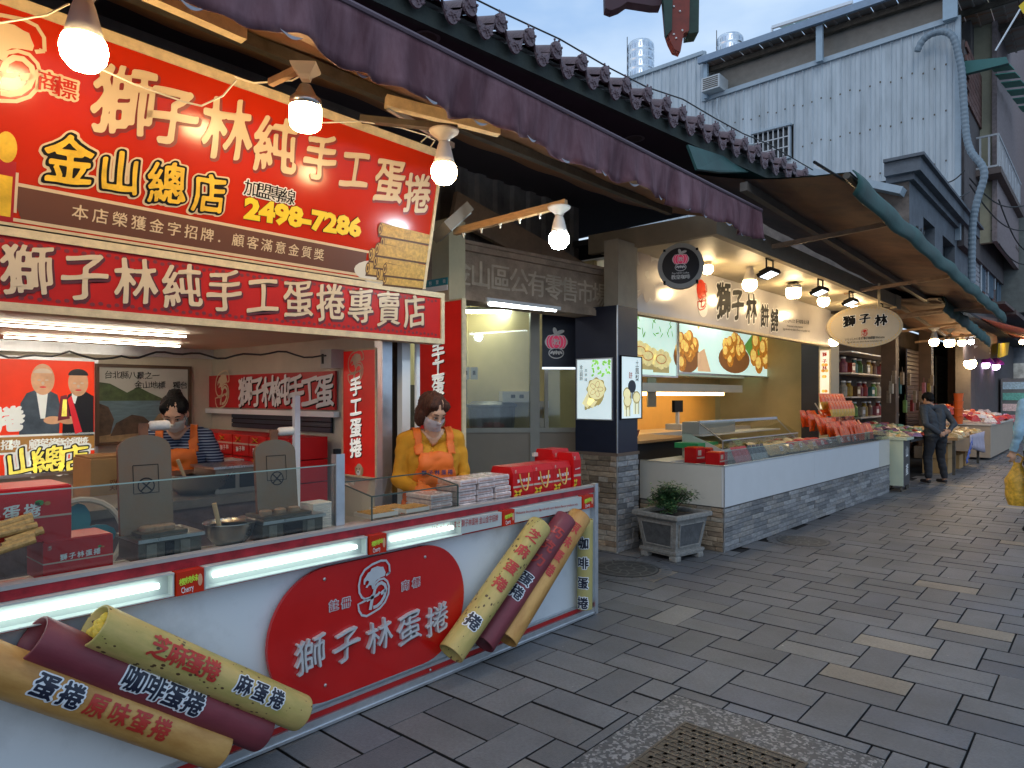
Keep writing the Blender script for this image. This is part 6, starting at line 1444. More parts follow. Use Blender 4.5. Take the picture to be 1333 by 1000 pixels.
for k in range(4):
    pouch_thing('black and silver packet, %s in its row on the white counter' % ('first', 'second', 'third', 'last')[k], 'packet', 1.06 + .11 * k, .842, .13, .10, .19, .02, 0, R(-24), mat('packet_black', (.03, .03, .04), .35, coat=.3), mat('packet_silver', (.45, .45, .45), .3, metal=.6), 'black packets in a row')
# loose heap of small clear packs: countable ones at the front
for k in range(26):
    x = 1.55 + (k % 9) * .19 + q.uniform(-.04, .04); dp = .12 + (k // 9) * .17
    pouch_thing('clear bag of pale biscuits, %s from the left in the %s row of the heap' % (ORD[k % 9], ('front', 'middle', 'rear')[k // 9]), 'snack bag', x, .885 + (k // 9) * .03, dp, .19, .17, .05, q.uniform(-.3, .3), R(-62 + q.uniform(-12, 12)), f_cl, mat('biscuit_bits', (.58, .42, .20), .6, var=.4, vs=50), 'clear snack bags heaped on the counter')
for k in range(12):
    x = 2.55 + (k % 6) * .2 + q.uniform(-.03, .03); dp = .18 + (k // 6) * .18
    pouch_thing('red bag lying flat below the glass case, %s from the left, %s row' % (ORD[k % 6], ('front', 'back')[k // 6]), 'snack bag', x, .91, dp, .19, .17, .05, q.uniform(-.3, .3), R(-64 + q.uniform(-10, 10)), f_rd, f_rd, 'red snack bags lying on the counter')
# stepped glass case on the counter
gc = thing('stepped_glass_case', 'white stepped display case with glass trays of biscuits on the second counter', 'display case', MC @ Matrix.Translation((.80, .842, -.42)))
mb = MB(); mb.prism([(0, 0), (-.50, 0), (-.50, .34), (0, .14)], 0, .02); mb.X = None
Ms2 = Matrix(((0, 0, 1, 0), (0, 1, 0, 0), (1, 0, 0, 0), (0, 0, 0, 1)))
mb.build('side_plate', mat('plate_green_white', (.55, .60, .54), .4), gc, Ms2)
mb = MB(); mb.box(.02, 2.3, .13, .145, -.24, 0).box(.02, 2.3, .28, .295, -.50, -.24).box(.02, 2.3, 0, .13, -.02, -.01).box(.02, 2.3, .10, .14, -.001, .006); mb.build('step_shelf', M_porc, gc)
mb = MB(); mb.add([(.02, .242, .003), (2.3, .242, .003), (2.3, .44, -.30), (.02, .44, -.30)], [(0, 1, 2, 3)]).box(.02, 2.3, .14, .24, .001, .005).box(.02, .024, .14, .24, -.24, 0); mb.build('glass_cover', G, gc)
mb = MB(); mb.bar((.02, .242, .003), (2.3, .242, .003), .012).bar((.02, .44, -.30), (2.3, .44, -.30), .035).bar((2.3, .14, .003), (2.3, .44, -.30), .012).bar((.02, .24, .003), (.02, .44, -.30), .012).bar((.02, .14, .003), (.02, .24, .003), .01); mb.build('metal_edge', M_alu, gc)
mb = MB(); mb.box(0.0, .95, .30, .44, -.50, -.28); mb.build('grey_lid', mat('lid_grey', (.38, .38, .34), .35, var=.1), gc); mb = MB(); [mb.box(.0, .95, .441, .446, -.48 + k * .04, -.46 + k * .04) for k in range(5)]; mb.build('lid_rib', M_alu, gc)
for k in range(10):
    t_ = thing('biscuit_pack', 'packed round biscuits in the glass case, %s from the left' % ('first', 'second', 'third', 'fourth', 'fifth', 'sixth', 'seventh', 'eighth', 'ninth', 'tenth')[k], 'biscuits', gc.matrix_basis @ Matrix.Translation((.12 + .215 * k, .146, -.11)), 'biscuit packs in the glass case')
    mb = MB(); [mb.lathe([(.05, 0), (.06, .012), (.045, .026)], 10, (dx * .05, dy * .06, 0)) for dx, dy in ((-1, -1), (1, -1), (0, 0), (-1, 1), (1, 1))]; mb.build('biscuits', mat('round_biscuit', (.58, .40, .14), .6, var=.3, vs=40), t_, Matrix.Rotation(-math.pi / 2, 4, 'X'))
gt = thing('green_tray', 'green plastic tray at the left of the stepped display case', 'tray', MC @ Matrix.Translation((.62, .99, -.62))); mb = MB(); mb.box(0, .5, 0, .06, -.3, 0); mb.build('tray_body', mat('green_plastic', (.03, .30, .10), .4), gt)
# orange pouches in rows
for r_ in range(5):
    for k in range(11):
        pouch_thing('orange snack pouch, %s from the left in the %s row from the street' % (ORD[k], ORD[r_]), 'snack pouch', 4.05 + k * .155 + q.uniform(-.02, .02), .90 + r_ * .055, .16 + r_ * .13, .17, .24, .03, q.uniform(-.25, .25), R(-14 + q.uniform(-8, 8)), f_or, f_or if q.random() < .7 else f_cl, 'orange snack pouches in rows')
st = thing('pouch_display_stand', 'tilted clear stand at the far end of the white counter', 'display stand', MC @ Matrix.Translation((4.72, .98, -.45))); mb = MB(); mb.bar((0, .28, -.12), (1.25, .28, -.12), .02).bar((0, .0, 0), (0, .5, -.3), .015).bar((1.25, 0, 0), (1.25, .5, -.3), .015); mb.build('frame', M_alu, st); mb = MB(); mb.box(0, 1.25, .0, .28, .02, .024); mb.build('clear_front', G, st)
for r_ in range(2):
    for k in range(8):
        pouch_thing(('front row', 'back row')[r_] + ' orange and yellow pouch, number %s from the left on the tilted stand' % ('one', 'two', 'three', 'four', 'five', 'six', 'seven', 'eight')[k], 'snack pouch', 4.80 + k * .145, 1.26 + .12 * r_, .50 + r_ * .14, .15, .24, .03, 0, R(-12), f_or, f_ye, 'orange and yellow pouches on the stand')
cm = thing('card_terminal', 'black and cream counter scale with a dark screen inside the second shop', 'scale', (0, 0, 0)); p = PX(882, 548, -4.5); cm.location = (-4.5, p.y, p.z - .12); mb = MB(); mb.box(-.12, .12, -.12, .12, 0, .08).box(-.02, .02, -.02, .02, .08, .25); mb.build('base', M_porc, cm); mb = MB(); mb.box(-.02, .02, -.12, .12, .24, .40); mb.build('screen', M_black, cm)
sb = thing('side_table', 'dark side table with a red tray behind the second counter', 'table', (-4.55, 7.1, 0)); mb = MB(); mb.box(-.5, .25, 0, 1.6, 1.02, 1.05); mb.build('table_top', M_wood, sb); mb = MB(); mb.box(-.45, .2, .05, 1.5, 0, 1.02); mb.build('dark_cabinet', M_dark, sb)
rt = thing('red_basket', 'dark red round basket on the side table by the pillar', 'basket', (-4.5, 7.3, 1.051)); mb = MB(); mb.lathe([(.12, 0), (.16, .12), (.165, .13), (.12, .125)], 18); mb.build('basket_body', mat('dark_red_plastic', (.20, .015, .02), .4), rt)

# planter
pl_ = thing('stone_planter', 'square grey stone planter with carved panels on small feet', 'planter', TR(-3.33, 6.25, 0, R(-10)) @ Matrix.Scale(.96, 4))
m_st = mat('planter_stone', (.24, .235, .22), .75, var=.3, vs=30, bump=.5, bs=90); m_sd = mat('planter_panel', (.085, .088, .092), .55, var=.35, vs=16, bump=.5, bs=50)
b0, b1 = .205, .255; zb_, zt2 = .10, .42
mb = MB(); mb.add([(-b0, -b0, zb_), (b0, -b0, zb_), (b0, b0, zb_), (-b0, b0, zb_), (-b1, -b1, zt2), (b1, -b1, zt2), (b1, b1, zt2), (-b1, b1, zt2)], [(0, 3, 2, 1), (0, 1, 5, 4), (1, 2, 6, 5), (2, 3, 7, 6), (3, 0, 4, 7)]); mb.build('pot_body', m_st, pl_)
for k in range(4):
    Rk = Matrix.Rotation(k * math.pi / 2, 4, 'Z'); mb = MB(); mb.X = Rk
    e = .05; def_ = lambda x, f: (x * (b0 + (b1 - b0) * f - e) / 1.0, -(b0 + (b1 - b0) * f) - .004, zb_ + (zt2 - zb_) * f)
    A_ = [def_(-1, .14), def_(1, .14), def_(1, .86), def_(-1, .86)]; mb.add(A_, [(0, 1, 2, 3)]); mb.X = None; mb.build('carved_panel', m_sd, pl_)
    mb = MB(); mb.X = Rk; 
    F1 = [def_(-1, .14), def_(1, .14), def_(1, .86), def_(-1, .86)]
    for i in range(4): mb.bar(Vector(F1[i]) + Vector((0, -.003, 0)), Vector(F1[(i + 1) % 4]) + Vector((0, -.003, 0)), .012, .012)
    mb.X = None; mb.build('panel_moulding', m_st, pl_)
w = .295; mb = MB(); mb.box(-w, w, -w, -w + .05, .425, .475).box(-w, w, w - .05, w, .425, .475).box(-w, -w + .05, -w + .05, w - .05, .425, .475).box(w - .05, w, -w + .05, w - .05, .425, .475); o = mb.build('pot_rim', m_st, pl_); bv = o.modifiers.new('b', 'BEVEL'); bv.width = .012; bv.segments = 2
mb = MB(); mb.box(-.235, .235, -.235, .235, .075, .10).box(-.225, .225, -.225, .225, .055, .078); mb.build('pot_plinth', m_st, pl_)
for sx_, sy_ in ((-1, -1), (1, -1), (1, 1), (-1, 1)): mb = MB(); mb.box(sx_ * .14, sx_ * .23, sy_ * .14, sy_ * .23, 0, .056); o = mb.build('foot', m_st, pl_); bv = o.modifiers.new('b', 'BEVEL'); bv.width = .012; bv.segments = 2
mb = MB(); mb.grid(lambda i, j: (-.24 + .48 * i, -.24 + .48 * j, .43 + .015 * math.sin(i * 9) * math.sin(j * 7)), 10, 10); mb.build('soil', mat('soil', (.035, .025, .018), .9, var=.4, vs=30, bump=.6), pl_)
sh = thing('potted_shrub', 'small spreading green shrub growing in the stone planter', 'shrub', TR(-3.33, 6.25, .42))
q = random.Random(6); mb = MB()
tips = []
for k in range(26):
    a = q.uniform(0, 6.28); rr2 = q.uniform(.05, .25); z = q.uniform(.04, .22) * (1.2 - rr2 * 2.2) + .05
    e = Vector((rr2 * math.cos(a), rr2 * math.sin(a), z)); m_ = e * .5 + Vector((0, 0, .03)); mb.tube([(0, 0, 0), m_, e], [.006, .004, .002], 4); tips.append(e); tips.append(m_ * 1.2)
mb.build('stems', mat('stem', (.08, .05, .025), .8), sh)
mb = MB()
for e in tips:
    for k in range(70):
        c_ = e + Vector((q.gauss(0, .038), q.gauss(0, .038), q.gauss(0, .026))); a = q.uniform(0, 6.28); l = q.uniform(.013, .024); d1 = Vector((math.cos(a), math.sin(a), q.uniform(-.5, .6))) * l; d2 = d1.cross(Vector((q.uniform(-.4, .4), q.uniform(-.4, .4), 1))).normalized() * l * .45
        mb.add([c_ - d1, c_ + d2, c_ + d1, c_ - d2], [(0, 1, 2, 3)], q.choice((0, 0, 1)))
mb.build('leaves', [mat('leaf_dark', (.03, .085, .03), .5, var=.3), mat('leaf_light', (.07, .16, .05), .5, var=.3)], sh, kind='stuff')
# ================================================================ green awnings
def green_awning(label, x, y0, y1, z0, z1, back, rise, valh, col, left_q=None):
    t_ = thing('green_awning', label, 'awning', (x, y0, 0), 'green awnings'); L_ = y1 - y0
    m_g = mat('green_canvas', (.006, .040, .036), .6, var2=(.022, .095, .085), vs=2.5, bump=.3, bs=14)
    mu = mat('tan_underside', (.20, .105, .06), .75, var=.4, vs=2.2, bump=.2, bs=6)
    zz = lambda i: z0 + (z1 - z0) * i
    mb = MB(); mb.grid(lambda i, j: (.06 + .035 * math.sin(j * math.pi) + .012 * math.sin(i * 60 + j * 3), L_ * i, zz(i) + .05 - valh * j + .012 * math.sin(i * 31 + j)), 70, 5); o = mb.build('rolled_edge', m_g, t_, smooth=True); md = o.modifiers.new('s', 'SOLIDIFY'); md.thickness = .01
    mb = MB(); mb.grid(lambda i, j: (.05 - back * j, L_ * i, zz(i) + .04 + rise * j - .08 * math.sin(math.pi * j)), 30, 6); mb.build('canvas', m_g, t_, smooth=True)
    mb = MB(); mb.grid(lambda i, j: (.045 - back * j, L_ * i, zz(i) + .028 + rise * j - .08 * math.sin(math.pi * j) + .01 * math.sin(i * 40)), 30, 6); mb.build('underside', mu, t_, smooth=True)
    mb = MB(); mb.tube([(.03, -.05, zz(0)), (.03, L_ + .05, zz(1))], .03, 8); mb.build('front_bar', M_iron, t_)
    for k in range(3):
        f = (k + .5) / 3; mb = MB(); mb.bar((.0, L_ * f, zz(f)), (-back * .8, L_ * f - .3, zz(f) - .25 + .1), .04, .05, 0); mb.build('folding_arm', pnt, t_)
    mb = MB(); mb.bar((-.5 * back, 0, zz(0) + .1), (-.5 * back, L_, zz(1) + .1), .07, .08); mb.build('cross_tube', mat('tube_grey', (.16, .14, .12), .5, var=.2), t_)
    return t_
green_awning('large dark green awning with a tan underside above the second shop', -1.72, 6.25, 17.0, 3.44, 3.20, 1.75, .42, .21, 0)
green_awning('smaller dark green awning farther down the street beyond the oval sign', -2.35, 14.2, 20.3, 3.30, 2.98, 1.6, .30, .26, 0)
gp = thing('awning_pole', 'thin dark pole end sticking up at the near corner of the green awning', 'pole', (0, 0, 0)); mb = MB(); mb.tube([PX(1060, 211, -1.75), PX(1112, 243, -1.72)], .012, 6); mb.build('rod', M_black, gp)
tarp = thing('green_tarp', 'dark green tarpaulin scrap hung between the tile eave and the awning', 'tarpaulin', (0, 0, 0))
Pq = [PX(893, 190, -2.62), PX(940, 205, -2.7), PX(985, 225, -2.7), PX(935, 226, -2.6), PX(905, 222, -2.55)]
mb = MB(); mb.add(Pq, [(0, 1, 2, 3, 4)]); o = mb.build('cloth', mat('green_canvas'), tarp); md = o.modifiers.new('s', 'SOLIDIFY'); md.thickness = .02

# ================================================================ corrugated metal wall on the upper floor
YW = 21.0
MW = FY(YW)
def w(u, v): return onf(MW, u, v)
cwall = thing('corrugated_metal_wall', 'tall pale blue grey corrugated metal wall with a barred window above the street', 'wall', FY(YW))
m_cor = mat('pale_corrugated', (.36, .41, .44), .55, var2=(.50, .56, .60), vs=1.6, bump=.35, bs=5, objrnd=.07, spec=.3, stretch=(2.5, .35, 1), ramp=(.28, .55))
xr, zt = w(1246, 27); xl = w(917, 133)[0]; zl = w(917, 133)[1]; xll, zll = w(780, 130); zb = 5.6
W0 = w(982, 215); W1 = w(1028, 165)
def rib_sheet(x0, x1, za, zb2, zc=None):
    """one ribbed sheet: raised seam, flat, small groove"""
    zc = zc if zc is not None else zb2; L_ = x1 - x0; xs = [(0, 0), (.04, .045), (.10, .045), (.14, 0), (.5, 0), (.53, .018), (.57, .018), (.60, 0), (1, 0)]
    mb = MB(); nx = len(xs)
    mb.add([(x0 + L_ * a, za, h) for a, h in xs] + [(x0 + L_ * a, zb2 + (zc - zb2) * a, h) for a, h in xs], [(i, i + 1, nx + i + 1, nx + i) for i in range(nx - 1)])
    return mb
zt_at = lambda x: zl + (zt - zl) * (x - xl) / (xr - xl)
nP = 27; px_ = (xr - xl) / nP; qw = random.Random(2)
for k in range(nP):
    x0 = xl + k * px_; x1 = x0 + px_; off = Matrix.Translation((0, 0, qw.uniform(0, .01)))
    if x1 > W0[0] - .05 and x0 < W1[0] + .05:
        rib_sheet(x0, x1, zb, W0[1] - .05).build('metal_sheet', m_cor, cwall, off); rib_sheet(x0, x1, W1[1] + .05, zt_at(x0), zt_at(x1)).build('metal_sheet', m_cor, cwall, off)
    else: rib_sheet(x0, x1, zb, zt_at(x0), zt_at(x1)).build('metal_sheet', m_cor, cwall, off)
z917 = w(917, 72)[1]; nL = 13; pl2 = (xl - xll) / nL
for k in range(nL):
    x0 = xll + k * pl2; rib_sheet(x0, x0 + pl2, zb, z917).build('metal_sheet', m_cor, cwall, Matrix.Translation((0, 0, .02)))
mb = MB(); mb.bar((xl, zl + .06, .03), (xr, zt + .06, .03), .14, .14).bar((xr + .02, zb, .0), (xr + .02, zt + .1, .0), .12, .12); mb.bar((xll, z917 + .06, .05), (xl, z917 + .06, .05), .12, .12).bar((xl, zl, .03), (xl, z917 + .1, .03), .12, .12); mb.build('flashing', mat('flashing', (.34, .42, .48), .5, var=.1), cwall)
mb = MB()
for k in range(nP):
    x = xl + k * px_ + px_ * .07
    for z in (7.6, 8.9, 10.1):
        if z < zt_at(x) - .2 and not (W0[0] - .3 < x < W1[0] + .3 and z < W1[1] + .3): mb.box(x - .018, x + .018, z + .04 * (k % 3), z + .045 + .04 * (k % 3), .045, .06)
mb.build('fixing_screw', M_iron, cwall, kind='stuff')
wn = link('barred_window', None, cwall)
mb = MB(); mb.box(W0[0], W1[0], W0[1], W1[1], -.05, -.03); mb.build('pane', mat('window_dark', (.03, .035, .04), .15, var=.2), wn)
mb = MB(); x = W0[0]
for i in range(8): xx_ = W0[0] + (W1[0] - W0[0]) * i / 7; mb.bar((xx_, W0[1], .09), (xx_, W1[1], .09), .03)
for i in range(4): zz_ = W0[1] + (W1[1] - W0[1]) * i / 3; mb.bar((W0[0], zz_, .10), (W1[0], zz_, .10), .03)
mb.build('bars', mat('bar_white', (.5, .52, .54), .5, var=.1), wn)
mb = MB(); mb.box(W0[0] - .05, W1[0] + .08, W1[1], W1[1] + .06, -.03, .16).box(W0[0] - .05, W0[0], W0[1] - .04, W1[1], -.03, .1).box(W1[0], W1[0] + .05, W0[1] - .04, W1[1], -.03, .1).box(W0[0] - .05, W1[0] + .05, W0[1] - .06, W0[1], -.03, .12); mb.build('frame', mat('flashing'), wn)
# side return of the upper floor along the street, recess, roof sheet
ub = thing('upper_floor', 'roof terrace behind the corrugated wall with a rusty sheet roof on pale steel posts', 'building', (0, YW, 0))
mb = MB(); mb.box(xll, xr - .1, .4, .5, 5.6, z917 - .2).box(xr - .25, xr - .15, .15, 6, 5.6, zt - .2); mb.build('inner_wall', mat('terrace_inner', (.30, .27, .23), .8), ub)
p_l = PY(912, 80, YW - .3); roof_z = p_l.z
mb = MB()
m_rfs = mat('rusty_roof_sheet', (.36, .33, .31), .6, var2=(.38, .17, .09), vs=1.5, stretch=(.6, 3, 1), ramp=(.45, .7))
for k in range(16):
    x = p_l.x + k * .62; mb = MB(); mb.box(x, x + .6, -.3, 5.5, roof_z - .03, roof_z - .02).box(x + .25, x + .30, -.3, 5.5, roof_z - .07, roof_z - .03); mb.build('roof_sheet', m_rfs, ub)
mb = MB(); mb.box(p_l.x - .05, p_l.x + 10.5, -.42, -.30, roof_z - .10, roof_z + .10); mb.build('gutter', mat('gutter_blue', (.22, .30, .40), .5, var=.1), ub)
mb = MB(); [mb.box(p_l.x, p_l.x + 10, y, y + .1, roof_z - .22, roof_z - .07) for y in (.1, 1.6, 3.2)]; mb.build('purlin', M_iron, ub)
for u, wd in ((1067, .09), (1237, .16), (919, .06)):
    x = PY(u, 50, YW - .2).x; mb = MB(); mb.box(x - wd, x + wd, -.25, -.13, zt_at(x), roof_z - .1); mb.build('post', mat('post_blue', (.30, .40, .48), .5, var=.1), ub)
mb = MB(); mb.box(p_l.x - .1, xr - .3, 5.4, 5.5, 9, roof_z - .6); mb.build('rear_wall', mat('terrace_wall', (.26, .22, .18), .7, var=.3), ub)
mb = MB(); mb.box(p_l.x + .15, p_l.x + 1.0, .5, .6, zl - .2, zl + .9); mb.build('board', mat('osb', (.35, .18, .07), .7, var=.2), ub)
ac = thing('air_conditioner', 'white window air conditioner at the left end of the terrace opening', 'air conditioner', (PY(932, 120, YW - .2).x, YW - .15, zl + .12)); mb = MB(); mb.box(-.35, .25, -.35, .3, 0, .42); mb.build('casing', mat('ac_white', (.5, .54, .56), .5), ac)
for k in range(6): mb = MB(); mb.box(-.3, .2, -.36, -.351, .05 + k * .06, .08 + k * .06); mb.build('vent_slat', M_iron, ac)
hs_ = thing('grey_hose', 'thin pale hose drooping from the air conditioner down the corrugated wall', 'hose', (0, 0, 0)); mb = MB(); P = [PY(u, v, YW - .2) for u, v in ((934, 128), (933, 145), (938, 163), (950, 178), (965, 188), (981, 188))]; mb.tube(P, .03, 6); mb.build('pipe', mat('hose_pale', (.4, .46, .5), .5), hs_)
# street-side return wall with brick strip and pale wall
rw = thing('terraced_house', 'pale rendered upper house wall with a brown tile band right of the corrugated wall', 'house', (0, 0, 0))
mb = MB(); a, c_ = PY(1240, 60, 24), PY(1292, 60, 24); mb.box(a.x - .6, c_.x, 24, 24.2, 6, 17); mb.build('wall', mat('pale_yellow_wall', (.40, .38, .27), .7, var=.1), rw)
mb = MB(); mb.box(c_.x, c_.x + .12, 23.9, 34, 6, 17); mb.build('corner_tiles', mat('corner_tile', (.25, .2, .2), .6, var=.3, vs=12), rw)
bt_ = mat('tile_band', (.16, .075, .06), .6, var=.3, vs=3); 
for r_ in range(9):
    mb = MB(); z = 9.3 + r_ * .17; ya2, yb2 = YW + .3, 27.5
    for k in range(8): y = ya2 + k * .8 + (r_ % 2) * .4; mb.box(-.02, .02, y, y + .76, z, z + .15)
    mb.build('brick_course', bt_, rw, Matrix.Translation((xr + .15, 0, 0)))
mb = MB(); mb.box(xr - .1, xr + .12, YW + .25, 30, 5.5, 9.3 + 1.55); mb.build('wall', mat('dim_wall', (.10, .085, .085), .8, var=.3), rw)
gcw = thing('green_window_canopy', 'green sheet canopy with translucent ribs right of the corrugated wall', 'canopy', (0, 0, 0))
zc_ = PY(1290, 85, YW + .3).z
Pa = [PY(1250, 80, YW + .2), PY(1310, 74, YW + .2), PY(1313, 82, YW + .2), PY(1253, 97, YW + .2)]
mb = MB(); mb.add([tuple(p) for p in Pa] + [tuple(p + Vector((0, .15, 0))) for p in Pa], [(0, 1, 2, 3), (4, 7, 6, 5), (3, 2, 6, 7), (0, 4, 5, 1)]); mb.build('canopy_front', mat('canopy_green', (.03, .14, .13), .5, var=.15), gcw)
for k in range(6):
    u0, v0 = 1288 + k * 7.5, 88 + k * 10.5; dpt = YW + .6 + k * 1.1
    Pq = [PY(u0, v0 - 2, dpt), PY(u0 + 26, v0 - 5, dpt), PY(u0 + 33, v0 + 2, dpt + .6), PY(u0 + 6, v0 + 5, dpt + .6)]
    mb = MB(); mb.add(Pq, [(0, 1, 2, 3)]); o = mb.build('canopy_sheet', mat('canopy_jade', (.01, .26, .19), .4, var=.1, emit=0), gcw); md = o.modifiers.new('s', 'SOLIDIFY'); md.thickness = .02
tcn_ = thing('teal_roof_canopy', 'teal arched translucent canopy on the roof against the sky', 'canopy', (0, 0, 0))
for k in range(5):
    u0 = 1008 + k * 19; v0 = 22 - k * 6.3; mb = MB()
    def f(i, j, u0=u0, v0=v0):
        p = PY(u0 + 18 * i, v0 - 6.0 * i, YW + 1.5); return (p.x, p.y + 1.6 * j, p.z + .35 * math.sin(j * 1.4) - .3)
    mb.grid(f, 2, 5); o = mb.build('arched_panel', mat('teal_sheet', (.02, .38, .36), .3, var=.1), tcn_)
mb = MB(); p0, p1 = PY(1005, 24, YW + 1.5), PY(1110, -10, YW + 1.5); mb.bar(p0 - Vector((0, 0, .3)), p1 - Vector((0, 0, .3)), .09); mb.bar(p0 - Vector((0, 0, .3)), p0 - Vector((0, 0, 1.6)), .06); mb.build('frame', M_alu, tcn_)
# water tanks
def tank(label, u, v0, v1, wpx, y, ribs):
    p0 = PY(u, v1, y); p1 = PY(u, v0, y); r = wpx / 900 * (p0 - CAMV).dot(Fv) / 2; h = p1.z - p0.z
    t_ = thing('water_tank', label, 'water tank', (p0.x, p0.y, p0.z), 'steel water tanks on the roof')
    prof = [(r, 0)]
    for k in range(ribs): z = h * k / ribs; prof += [(r, z + .02), (r * 1.03, z + h / ribs * .15), (r * 1.0, z + h / ribs * .3), (r * 1.0, z + h / ribs * .92)]
    prof += [(r, h), (r * .9, h + .08), (r * .3, h + .16), (r * .28, h + .20)]
    mb = MB(); mb.lathe(prof, 28); mb.build('tank_shell', mat('tank_steel', (.62, .68, .74), .25, metal=.9, var=.25, vs=3), t_, smooth=True)
    mb = MB(); q = random.Random(1)
    for rr2 in range(ribs):
        for k in range(14): a = k * .449; z = h * rr2 / ribs + h / ribs * .35; mb.add([(r * 1.008 * math.cos(a + d), r * 1.008 * math.sin(a + d), z + dz) for d, dz in ((0, 0), (.34, 0), (.34, h / ribs * .45), (0, h / ribs * .45))], [(0, 1, 2, 3)])
    mb.build('pressed_panel', mat('tank_panel', (.50, .57, .66), .35, metal=.8, var=.2), t_, kind='stuff')
    mb = MB(); mb.tube([(-r * .7, -r * .8, 0), (-r * .7, -r * .8, h + .3)], .015, 5); mb.build('level_pipe', M_iron, t_)
    return t_
tank('tall shiny steel water tank standing against the sky left of the roof', 834, 60, 118, 34, YW + 1.5, 5)
tank('low steel water tank with a lid ring on the roof left of the teal canopy', 950, 52, 72, 34, YW + 2.5, 2)
# ribbed duct
du = thing('ribbed_duct', 'blue grey ribbed plastic duct bending down past the corner of the metal wall', 'duct', (0, 0, 0))
P = [PY(1194, 67, YW - .35), PY(1196, 56, YW - .35), PY(1205, 46, YW - .35), PY(1220, 41, YW - .35), PY(1236, 40, YW - .35), PY(1243, 50, YW - .35), PY(1252, 90, YW - .3), PY(1255, 140, YW - .3), PY(1258, 180, YW - .3), PY(1264, 200, YW - .35), PY(1281, 216, YW - .4), PY(1283, 228, YW - .4), PY(1272, 260, YW - .4), PY(1266, 290, YW - .4), PY(1265, 330, YW - .4), PY(1265, 372, YW - .4)]
PP = []
for i in range(len(P) - 1):
    n_ = max(2, int((P[i + 1] - P[i]).length / .055))
    for k in range(n_): PP.append(P[i].lerp(P[i + 1], k / n_))
for _ in range(14): PP = [PP[0]] + [(PP[i - 1] + PP[i] * 2 + PP[i + 1]) / 4 for i in range(1, len(PP) - 1)] + [PP[-1]]
mb = MB(); mb.tube(PP, [.078 + (.011 if i % 2 else 0) for i in range(len(PP))], 12); mb.build('duct_pipe', mat('duct_plastic', (.18, .235, .28), .5, var=.12), du)

# ================================================================ old lower building with cornice
ob = thing('old_corner_house', 'old grey rendered house with a heavy cornice and two dark square windows', 'house', (-3.1, 15.7, 0))
m_ob = mat('old_render', (.115, .13, .15), .85, var=.3, vs=2.5, bump=.4, bs=30); m_obd = mat('old_render_side', (.14, .115, .10), .9, var=.5, vs=3, bump=.7, bs=25)
zc0 = PX(1183, 240, -3.1).z
wy = [PX(u, 300, -3.1).y - 15.7 for u in (1202, 1217, 1227, 1243)]; zw0, zw1 = 4.75, 5.45; zlo = 3.4; Ld = 7.6; zhi = 5.9
mb = MB(); mb.box(-.25, 0, 0, Ld, zlo, zw0).box(-.25, 0, 0, Ld, zw1, zhi).box(-.25, 0, 0, wy[0], zw0, zw1).box(-.25, 0, wy[1], wy[2], zw0, zw1).box(-.25, 0, wy[3], Ld, zw0, zw1); mb.build('street_wall', m_ob, ob)
mb = MB(); mb.box(-3.6, -.001, -.02, .12, zlo, zhi); mb.build('side_wall', m_obd, ob)
mb = MB(); mb.box(-.4, .10, -.12, .4, zhi, zhi + .12).box(-.3, .10, .4, Ld, zhi, zhi + .12).box(-.4, .24, -.26, .45, zhi + .12, zhi + .38).box(-.3, .24, .45, Ld + .1, zhi + .12, zhi + .38).box(-.4, .32, -.34, .5, zhi + .38, zhi + .44).box(-.3, .32, .5, Ld + .2, zhi + .38, zhi + .44); mb.build('cornice', m_ob, ob)
mb = MB(); mb.box(-3.6, -.3, -.0, Ld, zhi, zhi + .1); mb.build('roof_slab', M_dark, ob)
for i in (0, 2):
    o = link('window', None, ob); mb = MB(); mb.box(-.24, -.22, wy[i], wy[i + 1], zw0, zw1); mb.build('pane', mat('window_dark'), o)
    mb = MB(); mb.box(-.22, .03, wy[i] - .06, wy[i + 1] + .06, zw0 - .07, zw0); mb.bar((-.15, (wy[i] + wy[i + 1]) / 2, zw0), (-.15, (wy[i] + wy[i + 1]) / 2, zw1), .04); mb.build('sill', m_ob, o)
mb = MB(); mb.tube([(.03, .5 + .15 * math.cos(k) + k * .05, 5.0 + .12 * math.sin(k * 1.1)) for k in range(18)], .014, 5); mb.build('cable_tangle', M_cable, ob)
for a_, c_ in ((PY(1000, 213, 15.5), PY(1176, 250, 15.5)),):
    o_ = Vector((-3.1, 15.7, 0)); mb = MB(); mb.bar(a_ - o_, c_ - o_, .35, .14); mb.build('side_flashing', mat('flashing'), ob)
# brick house with balcony beyond
bh = thing('brick_house', 'narrow brick house with a railed balcony, shutters and small windows down the street', 'house', (-3.05, 23.4, 0))
m_br = mat('wall_brick', (.17, .085, .07), .8, var=.35, vs=5, objrnd=.1); m_wb = mat('white_tile_brick', (.33, .33, .35), .6, var=.2, objrnd=.08)
mb = MB(); mb.box(-.4, -.03, 0, 14, 0, 16); mb.build('core_wall', mat('grey_mortar', (.12, .11, .11), .9, var=.2), bh)
bm = {}
cnt = 0
for r_ in range(26):
    z = 4.7 + r_ * .14
    for k in range(11):
        y = .1 + k * .42 + (r_ % 2) * .21
        if (1.5 < y + .2 < 2.4 or 3.3 < y + .2 < 4.3) and z < 6.4: continue
        key = 1 if y < 1.5 or 2.4 < y < 3.3 else 0
        if key not in bm: m2 = MB(); m2.bev(0, .40, 0, .125, -.02, .012, .006); bm[key] = m2.mesh('brick', (m_br, m_wb)[key])
        if cnt < 290: link('brick', bm[key], bh, FX(-.0, y, z)); cnt += 1
